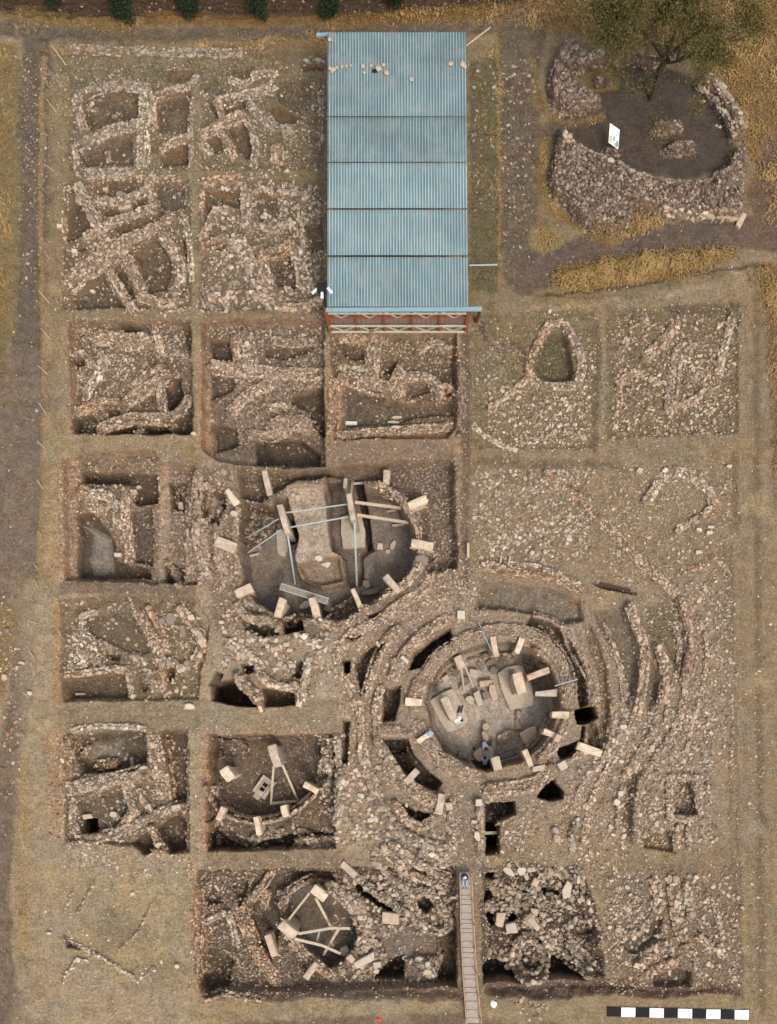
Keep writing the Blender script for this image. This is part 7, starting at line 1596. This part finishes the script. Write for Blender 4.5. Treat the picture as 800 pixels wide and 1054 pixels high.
# ---------------------------------------------------------------- people
def person(label, base, yaw, J, mats, name='person', hair='hair', cap=None):
    """J: joint -> (x, y, z, radius) in metres, facing -y; one continuous skinned body"""
    bones = [('pelvis', 'waist'), ('waist', 'chest'), ('chest', 'neck'), ('neck', 'head0'), ('head0', 'head1')]
    for s in 'lr':
        bones += [('chest', 'sh'+s), ('sh'+s, 'el'+s), ('el'+s, 'wr'+s), ('wr'+s, 'pa'+s), ('pelvis', 'hip'+s), ('hip'+s, 'kn'+s), ('kn'+s, 'an'+s), ('an'+s, 'to'+s)]
    names = list(J); V = [Vector(J[n][:3]) for n in names]; R = [J[n][3] for n in names]; E = [(names.index(a), names.index(b)) for a, b in bones]
    for s in 'lr':   # five fingers rooted in the palm
        pa = Vector(J['pa'+s][:3]); d = (pa-Vector(J['wr'+s][:3])).normalized(); side = d.cross(Vector((0, 0, 1))).normalized() if abs(d.z) < .9 else Vector((1, 0, 0)); i0 = names.index('pa'+s)
        for k, (o, l) in enumerate(((-.032, .062), (-.011, .078), (.011, .074), (.032, .058))):
            m1 = pa+side*o+d*l*.55; m2 = pa+side*o+d*l+Vector((0, 0, -.018)); a = len(V); V += [pa+side*o+d*.01, m1, m2]; R += [.011, .010, .008]; E += [(i0, a), (a, a+1), (a+1, a+2)]
        th = 1 if s == 'l' else -1; a = len(V); V += [pa+side*.045*th-d*.02, pa+side*.062*th+d*.02]; R += [.012, .010]; E += [(i0, a), (a, a+1)]
    me = bpy.data.meshes.new(name); me.from_pydata([tuple(v) for v in V], E, []); o = bpy.data.objects.new(name, me); COL.objects.link(o)
    sk_ = o.modifiers.new('skin', 'SKIN'); sv = me.skin_vertices[0].data
    for i, r in enumerate(R): sv[i].radius = (r, r)
    sv[names.index('pelvis')].use_root = True
    sb = o.modifiers.new('sub', 'SUBSURF'); sb.levels = 1; sb.render_levels = 1
    dg = bpy.context.evaluated_depsgraph_get(); nm = bpy.data.meshes.new_from_object(o.evaluated_get(dg)); bpy.data.objects.remove(o)
    # nose on the face side of the head
    hc = (Vector(J['head0'][:3])*.4+Vector(J['head1'][:3])*.6)
    mlist = [M['skin'], M[mats[0]], M[mats[1]], M['black']]
    ob = link(name, nm, mlist); segs = [(Vector(J[a][:3]), Vector(J[b][:3]), a, b) for a, b in bones]
    def zone(p):
        best = (9, None)
        for a, b_, na, nb_ in segs:
            d = b_-a; t = max(0, min(1, (p-a).dot(d)/d.length_squared)); q = (p-a-d*t).length
            if q < best[0]: best = (q, (na, nb_, t))
        na, nb_, t = best[1]
        if nb_ in ('head0', 'head1') or nb_[:2] in ('pa',): return 0
        if nb_ == 'neck': return 0 if t > .6 else 1
        if nb_[:2] in ('kn', 'an', 'hi') : return 2
        if nb_[:2] == 'to': return 3
        if nb_[:2] == 'wr': return 1 if t < .75 else 0
        if (na, nb_) == ('pelvis', 'waist') and t < .35: return 2
        return 1
    for p in nm.polygons: p.material_index = zone(p.center); p.use_smooth = True
    ob.location = base; ob.rotation_euler.z = yaw; tag(ob, label, 'person')
    h1 = Vector(J['head1'][:3]); h0 = Vector(J['head0'][:3]); up = (h1-h0).normalized(); f = Vector((0, -1, 0)); f = (f-up*f.dot(up)).normalized()
    def blob(nm_, c, r3, mat, flat=None):
        bm = bmesh.new(); bmesh.ops.create_icosphere(bm, subdivisions=3, radius=1)
        rot = Matrix((f.cross(up), -f, up)).transposed()
        for v in bm.verts: v.co = rot @ Vector((v.co.x*r3[0], v.co.y*r3[1], v.co.z*r3[2]))+c
        m_ = bpy.data.meshes.new(nm_); bm.to_mesh(m_); bm.free(); m_.polygons.foreach_set('use_smooth', np.ones(len(m_.polygons), bool)); return link(nm_, m_, M[mat], ob)
    hc = h0.lerp(h1, .55)
    blob('hair' if not cap else 'cap', hc+up*.045-f*.025, (.098, .112, .105), hair if not cap else cap)
    for s in (-1, 1): blob('eye', hc+f*.088+f.cross(up)*.032*s+up*.0, (.012, .008, .008), 'black')
    blob('nose', hc+f*.10-up*.025, (.013, .022, .024), 'skin'); blob('mouth', hc+f*.088-up*.062, (.026, .008, .007), 'red')
    for s in (-1, 1): blob('ear', hc+f.cross(up)*.092*s-up*.01, (.012, .022, .032), 'skin')
    return ob
stoop = {'pelvis': (0, 0.16, .88, .15), 'waist': (0, .02, 1.04, .14), 'chest': (0, -.20, 1.22, .16), 'neck': (0, -.34, 1.33, .06), 'head0': (0, -.38, 1.37, .085), 'head1': (0, -.46, 1.50, .09),
         'shl': (.19, -.26, 1.26, .075), 'ell': (.25, -.36, 1.02, .05), 'wrl': (.16, -.52, .88, .034), 'pal': (.14, -.60, .85, .036), 'shr': (-.19, -.26, 1.26, .075), 'elr': (-.27, -.34, 1.02, .05), 'wrr': (-.17, -.50, .86, .034), 'par': (-.15, -.58, .83, .036),
         'hipl': (.10, .14, .84, .10), 'knl': (.11, .06, .46, .07), 'anl': (.11, .14, .08, .05), 'tol': (.12, -.06, .04, .04), 'hipr': (-.10, .14, .84, .10), 'knr': (-.11, .02, .46, .07), 'anr': (-.11, .10, .08, .05), 'tor': (-.12, -.10, .04, .04)}
def place_person(label, px, py, z, yaw, J, mats, **k):
    x, y = world_at(px, py, z+1.2); return person(label, (x, y, z), math.radians(yaw), J, mats, **k)
place_person('person in pale blue shirt and dark trousers stooping over the tabletop stone', 498.5, 765.5, -3.9, 200-180, stoop, ('shirt', 'navy'))
place_person('person in pale blue shirt standing below the tabletop stone in shade', 499.5, 785.5, -3.7, 185, stoop, ('shirt', 'darkcloth'))
sit = {'pelvis': (0, .10, .14, .15), 'waist': (0, .14, .36, .13), 'chest': (0, .10, .58, .15), 'neck': (0, .07, .76, .055), 'head0': (0, .06, .82, .08), 'head1': (0, .03, .96, .09),
       'shl': (.20, .10, .62, .07), 'ell': (.26, -.04, .40, .048), 'wrl': (.15, -.22, .38, .033), 'pal': (.12, -.29, .36, .035), 'shr': (-.20, .10, .62, .07), 'elr': (-.26, -.04, .40, .048), 'wrr': (-.15, -.22, .38, .033), 'par': (-.12, -.29, .36, .035),
       'hipl': (.10, .04, .13, .10), 'knl': (.14, -.38, .34, .07), 'anl': (.12, -.72, .10, .05), 'tol': (.12, -.86, .12, .038), 'hipr': (-.10, .04, .13, .10), 'knr': (-.14, -.38, .34, .07), 'anr': (-.10, -.72, .10, .05), 'tor': (-.10, -.86, .12, .038)}
x, y = world_at(478.5, 903, .8); person('person in dark shirt, white cap and light jeans sitting at the head of the walkway', (x, y, .39), 0, sit, ('navy', 'jeans'), cap='white')

# ---------------------------------------------------------------- trees, shrubs and grass
def leaf_cloud(name, centers, radii, n, size, c1, c2, mat, parent=None, loc=(0, 0, 0), seed=1, squash=0.8):
    r = np.random.default_rng(seed); C_ = np.array(centers); Rr = np.array(radii); k = r.integers(0, len(C_), n)
    d = r.normal(size=(n, 3)); d /= np.linalg.norm(d, axis=1)[:, None]; rad = Rr[k]*r.random(n)**0.45
    P = C_[k]+d*rad[:, None]*np.array([1, 1, squash]); a = r.normal(size=(n, 3)); a /= np.linalg.norm(a, axis=1)[:, None]; b = np.cross(a, r.normal(size=(n, 3))); b /= np.linalg.norm(b, axis=1)[:, None]
    s = size*r.uniform(.6, 1.4, n)[:, None]; V = np.stack([P-a*s, P-b*s*.45, P+a*s, P+b*s*.45], 1).reshape(-1, 3); Fc = np.arange(n*4).reshape(-1, 4)
    t = (r.random(n)*.6+r.random(len(C_))[k]*.4)[:, None]; c = np.array(lin(c1))*(1-t)+np.array(lin(c2))*t
    return link(name, np_mesh(name, V, Fc, np.repeat(c, 4, 0)), mat, parent, loc)
M['bark'] = solid('bark', (74, 60, 48), 0.95, 0.3, 5, bmp=0.03)
def tree():
    x, y = world_at(670, 101, 0); g = ground_at(x, y); r = empty('tree', (x, y, g)); tag(r, 'spreading thin leaved tree over the stone courtyard', 'tree')
    rr = random.Random(21); V = [Vector((0, 0, -0.2)), Vector((.05, .02, 1.6)), Vector((-.05, .08, 3.2)), Vector((0.1, .15, 4.2))]; R = [.22, .18, .15, .14]; E = [(0, 1), (1, 2), (2, 3)]; tips = []
    def grow(i, d, l, rad, dep):
        p = V[i]
        for s in range(3):
            d = (d+Vector((rr.uniform(-.25, .25), rr.uniform(-.25, .25), rr.uniform(-.12, .16)))).normalized(); p = p+d*l/3; V.append(p); R.append(rad*(1-.12*s)); E.append((i, len(V)-1)); i = len(V)-1
        tips.append((p, l))
        if dep == 0: return
        for k in range(rr.choice((2, 3))):
            a = rr.uniform(0, 6.28); q = Vector((math.cos(a), math.sin(a), rr.uniform(-.15, .7))); grow(i, (d*.75+q*.8).normalized(), l*rr.uniform(.6, .8), rad*.62, dep-1)
    for a, e in ((0.3, .5), (1.6, .7), (2.7, .45), (3.9, .6), (5.1, .5)): grow(3, Vector((math.cos(a), math.sin(a), e+.2)).normalized(), 2.7, .10, 3)
    me = bpy.data.meshes.new('trunk'); me.from_pydata([tuple(v) for v in V], E, []); o = bpy.data.objects.new('trunk', me); COL.objects.link(o); m = o.modifiers.new('s', 'SKIN')
    for i, q in enumerate(R): me.skin_vertices[0].data[i].radius = (q, q)
    me.skin_vertices[0].data[0].use_root = True
    dg = bpy.context.evaluated_depsgraph_get(); nm = bpy.data.meshes.new_from_object(o.evaluated_get(dg)); bpy.data.objects.remove(o); link('trunk', nm, M['bark'], r)
    cs = [tuple(p) for p, l in tips]; rs = [max(.5, l*.85) for p, l in tips]
    for k in range(16):
        a = k*0.393*1.7; q = rr.uniform(1.6, 3.8); cs.append((q*math.cos(a), q*math.sin(a), rr.uniform(2.4, 4.2))); rs.append(rr.uniform(.7, 1.1))
    leaf_cloud('crown', cs, rs, 34000, .08, (60, 57, 28), (108, 97, 52), M['leaf'], r, seed=4, squash=.7)
tree()
SHG = 'dark green bushes beyond the top path'
for i, (px, py, rad, h) in enumerate([(58, 8, .95, 2.2), (130, 19, 1.15, 2.6), (196, 17, 1.0, 2.4), (268, 18, .95, 2.3), (340, 17, 1.0, 2.4), (406, 7, .9, 2.2), (-6, 2, 1.0, 2.2), (480, -8, .9, 2.0)]):
    x, y = world_at(px, py, 0); g = ground_at(x, y); r = empty('bush', (x, y, g))
    lb = ['first small bush from the path corner', 'largest bush above the top left block', 'second bush, above the ruin block seam', 'third bush, above the block beside the shed', 'bush above the left corner of the shed roof', 'bush half cut off above the shed roof', 'bush at the far corner of the plot', 'bush beyond the shed'][i]
    tag(r, 'dark green '+lb, 'bush', SHG); b = MB(); b.tube((0, 0, -.1), (0, 0, h*.6), .09, .05); b.build('trunk', M['bark'], r)
    rr = random.Random(i); cs = [(rr.uniform(-.4, .4)*rad, rr.uniform(-.4, .4)*rad, h*rr.uniform(.3, .85)) for _ in range(14)]
    leaf_cloud('crown', cs, [rad*rr.uniform(.4, .62) for _ in cs], 3600, .085, (20, 32, 20), (46, 58, 30), M['leaf'], r, seed=30+i, squash=1.0)
x, y = world_at(575, 815, -3.2); r = empty('weed', (x, y, -3.6)); tag(r, 'bright green weed growing in the dark hollow', 'weed')
leaf_cloud('leaves', [(0, 0, .4), (.25, -.1, .35), (-.2, .15, .3)], [.42, .3, .3], 700, .07, (44, 84, 52), (84, 124, 76), M['leaf'], r, seed=77)
x, y = world_at(541, 822, -1.0); r = empty('weed', (x, y, -2.3)); tag(r, 'small green weed above the dark passage', 'weed')
leaf_cloud('leaves', [(0, 0, .5), (.15, 0, .4)], [.25, .2], 260, .06, (60, 84, 50), (90, 112, 70), M['leaf'], r, seed=78)

def grass(name, label, polys, dens, length, c1, c2, seed, width=.03, droop=.6):
    Us, Vs, Ls = [], [], []
    for poly, dm, lm in polys:
        fp, _ = reg(poly, 0.0); sl_ = bbox(fp, 6); d = sdf(fp, sl_, 1.8)
        p = np.clip((5-d)/11, 0, 1)*dens*dm/100*(0.35+1.0*np.clip(CLUMP[sl_]*1.4+.5, 0, 1.4)); kk_ = RNG.poisson(p); jj, ii = np.nonzero(kk_); rp = kk_[jj, ii]
        ii = np.repeat(ii, rp); jj = np.repeat(jj, rp); n = len(ii); Us.append(ii+sl_[1].start+u0+RNG.random(n)-.5); Vs.append(jj+sl_[0].start+v0+RNG.random(n)-.5); Ls.append(np.full(n, lm))
    u = np.concatenate(Us); v = np.concatenate(Vs); lm = np.concatenate(Ls); n = len(u); z = hs(u, v); X, Y = w2(u, v)
    iu = np.clip((u-u0).astype(int), 0, NU-1); iv = np.clip((v-v0).astype(int), 0, NV-1)
    az = GA[iv, iu]*5.0+RNG.normal(0, .5, n); L = length*lm*RNG.uniform(.6, 1.3, n); dx, dy = np.cos(az), np.sin(az); k = RNG.uniform(.5, 1.0, n)*droop
    P0 = np.stack([X, Y, z-.02], -1); P1 = P0+np.stack([dx*L*.4*k, dy*L*.4*k, L*.6*(1-.3*k)], -1); P2 = P0+np.stack([dx*L*k, dy*L*k, L*(.85-.6*k)], -1)
    sd = np.stack([-dy, dx, np.zeros(n)], -1)*width*RNG.uniform(.7, 1.3, n)[:, None]
    V = np.stack([P0-sd, P0+sd, P1+sd*.9, P1-sd*.9, P2+sd*.3, P2-sd*.3], 1).reshape(-1, 3); b_ = np.arange(n)[:, None]*6
    Fc = np.concatenate([b_+np.array([[0, 1, 2, 3]]), b_+np.array([[3, 2, 4, 5]])], 0)
    t = (RNG.random(n)*.7+.3*np.clip(CLUMP[iv, iu]+.5, 0, 1))[:, None]; c = np.array(lin(c1))*(1-t)+np.array(lin(c2))*t
    tag(link(name, np_mesh(name, V, Fc, np.repeat(c, 6, 0)), M['leaf']), label, 'grass', kind='stuff'); print(name, n)
GA = fbm(26, 900, 2)
grass('dry_grass', 'golden dry grass in tufts round the courtyard and verges', [
    ([(545, -30), (830, -30), (830, 230), (790, 230), (770, 130), (742, 84), (690, 58), (600, 34), (545, 30)], 1.0, 1.0),
    ([(570, 276), (640, 263), (750, 253), (758, 264), (700, 286), (600, 300), (568, 293)], 3.0, 1.1),
    ([(558, 160), (566, 200), (600, 236), (650, 238), (652, 242), (602, 245), (564, 214), (558, 180)], 3.2, .8), ([(652, 216), (676, 220), (684, 228), (660, 238), (648, 234)], 3.0, 1.0),
    ([(552, 238), (566, 238), (577, 247), (570, 254), (560, 257), (552, 247)], 3, .8), ([(546, 60), (552, 60), (556, 110), (575, 122), (620, 118), (620, 124), (570, 128), (549, 106)], 1.2, .5),
    ([(600, 72), (608, 72), (604, 96), (598, 92)], 2, .6), ([(740, 92), (756, 104), (778, 140), (780, 156), (766, 146), (750, 110)], 2.4, 1.0),
    ([(780, 272), (800, 272), (830, 400), (830, 520), (798, 520), (794, 400)], 3.0, 1.0), ([(770, 275), (800, 280), (790, 310), (772, 300)], 2, .8),
    ([(250, 40), (336, 36), (336, 52), (262, 56), (200, 50)], 2.6, .8), ([(40, 52), (90, 48), (210, 44), (200, 52), (60, 62)], 1.4, .7),
    ([(-20, 44), (12, 46), (14, 160), (10, 340), (2, 420), (-20, 420)], 1.0, .7), ([(20, 10), (150, 22), (148, 32), (20, 32)], .8, .7), ([(330, 16), (560, 2), (560, 24), (330, 28)], .8, .7),
    ([(508, 36), (520, 36), (517, 100), (516, 280), (511, 290), (510, 90)], 2.0, .5), ([(192, 462), (200, 462), (204, 474), (194, 476)], 4, .8), ([(22, 780), (34, 780), (32, 960), (48, 1030), (36, 1034), (22, 980)], 1.2, .45),
    ([(668, 132), (705, 136), (704, 141), (670, 143)], 1.5, .5), ([(684, 160), (718, 158), (716, 164), (686, 165)], 1.5, .5), ([(620, 158), (640, 158), (640, 163), (622, 163)], 1.5, .5)], 26, .42, (128, 102, 60), (178, 148, 98), 5)
grass('short_grass', 'short faded olive grass on the baulks and verges', [
    ([(484, 60), (512, 60), (514, 310), (484, 310)], 1.0, 1.0), ([(44, 60), (66, 60), (64, 330), (66, 600), (60, 860), (60, 1030), (30, 1020), (26, 780), (44, 500), (50, 300)], 1.0, 1.0),
    ([(60, 885), (200, 885), (204, 1040), (60, 1040)], 1.0, 1.0), ([(480, 310), (620, 306), (770, 290), (790, 420), (790, 1040), (768, 1040), (764, 600), (610, 640), (484, 560)], .7, 1.0),
    ([(60, 722), (340, 722), (340, 752), (60, 750)], .6, .8), ([(60, 446), (205, 448), (205, 466), (66, 470)], 1.0, .9), ([(198, 326), (208, 326), (204, 460), (198, 460)], 1, .9), ([(64, 318), (334, 318), (334, 330), (64, 330)], 1, .9),
    ([(64, 174), (334, 174), (334, 186), (64, 186)], 1.0, 1.0), ([(205, 1026), (470, 1028), (470, 1044), (205, 1044)], 1.2, 1.0), ([(500, 1028), (780, 1028), (780, 1052), (500, 1054)], 1.0, .9), ([(70, 625), (205, 616), (205, 722), (70, 722)], .4, .8),
    ([(620, 884), (764, 880), (764, 1024), (622, 1024)], .5, .8), ([(510, 872), (622, 880), (622, 892), (510, 890)], 1, .9), ([(356, 398), (470, 412), (468, 440), (356, 440)], .7, .8), ([(70, 62), (334, 62), (334, 176), (70, 176)], .5, .8)],
    12, .17, (112, 98, 70), (180, 162, 122), 6, width=.024)
# ================================================================ CAMERA AND LIGHT
cam = bpy.data.cameras.new('drone_camera'); co_ = bpy.data.objects.new('drone_camera', cam); COL.objects.link(co_)
cxw, cyw = w2(NX, NY); co_.location = (cxw, cyw, CAM_H)
cam.sensor_fit = 'VERTICAL'; cam.sensor_height = 36.0; cam.sensor_width = 36.0*0.759
VH = 1054/U; cam.lens = 36.0*CAM_H/VH
cam.shift_y = (0-cyw)/VH; cam.shift_x = (0-cxw)/VH
cam.clip_end = 3000; scene.camera = co_
w = bpy.data.worlds.new('World'); scene.world = w; w.use_nodes = True
nt = w.node_tree; bg = nt.nodes['Background']
sk = nt.nodes.new('ShaderNodeTexSky'); sk.sky_type = 'NISHITA'; sk.sun_disc = False
EL, AZ = math.radians(58), math.radians(150)
sk.sun_elevation = EL; sk.sun_rotation = AZ; sk.dust_density = 4.0; sk.air_density = 1.0
hsv = nt.nodes.new('ShaderNodeHueSaturation'); hsv.inputs['Saturation'].default_value = 0.45; nt.links.new(sk.outputs[0], hsv.inputs['Color']); nt.links.new(hsv.outputs[0], bg.inputs[0]); bg.inputs[1].default_value = 0.135
sl = bpy.data.lights.new('sun', 'SUN'); sl.energy = 1.2; sl.angle = math.radians(16); sl.color = (1.0, 0.92, 0.82)
so = bpy.data.objects.new('sun', sl); COL.objects.link(so)
d = Vector((math.sin(AZ)*math.cos(EL), math.cos(AZ)*math.cos(EL), math.sin(EL)))
so.rotation_euler = d.to_track_quat('Z', 'Y').to_euler()
scene.view_settings.view_transform = 'Standard'; scene.view_settings.look = 'None'
scene.view_settings.gamma = 1.0; scene.view_settings.exposure = 0.64
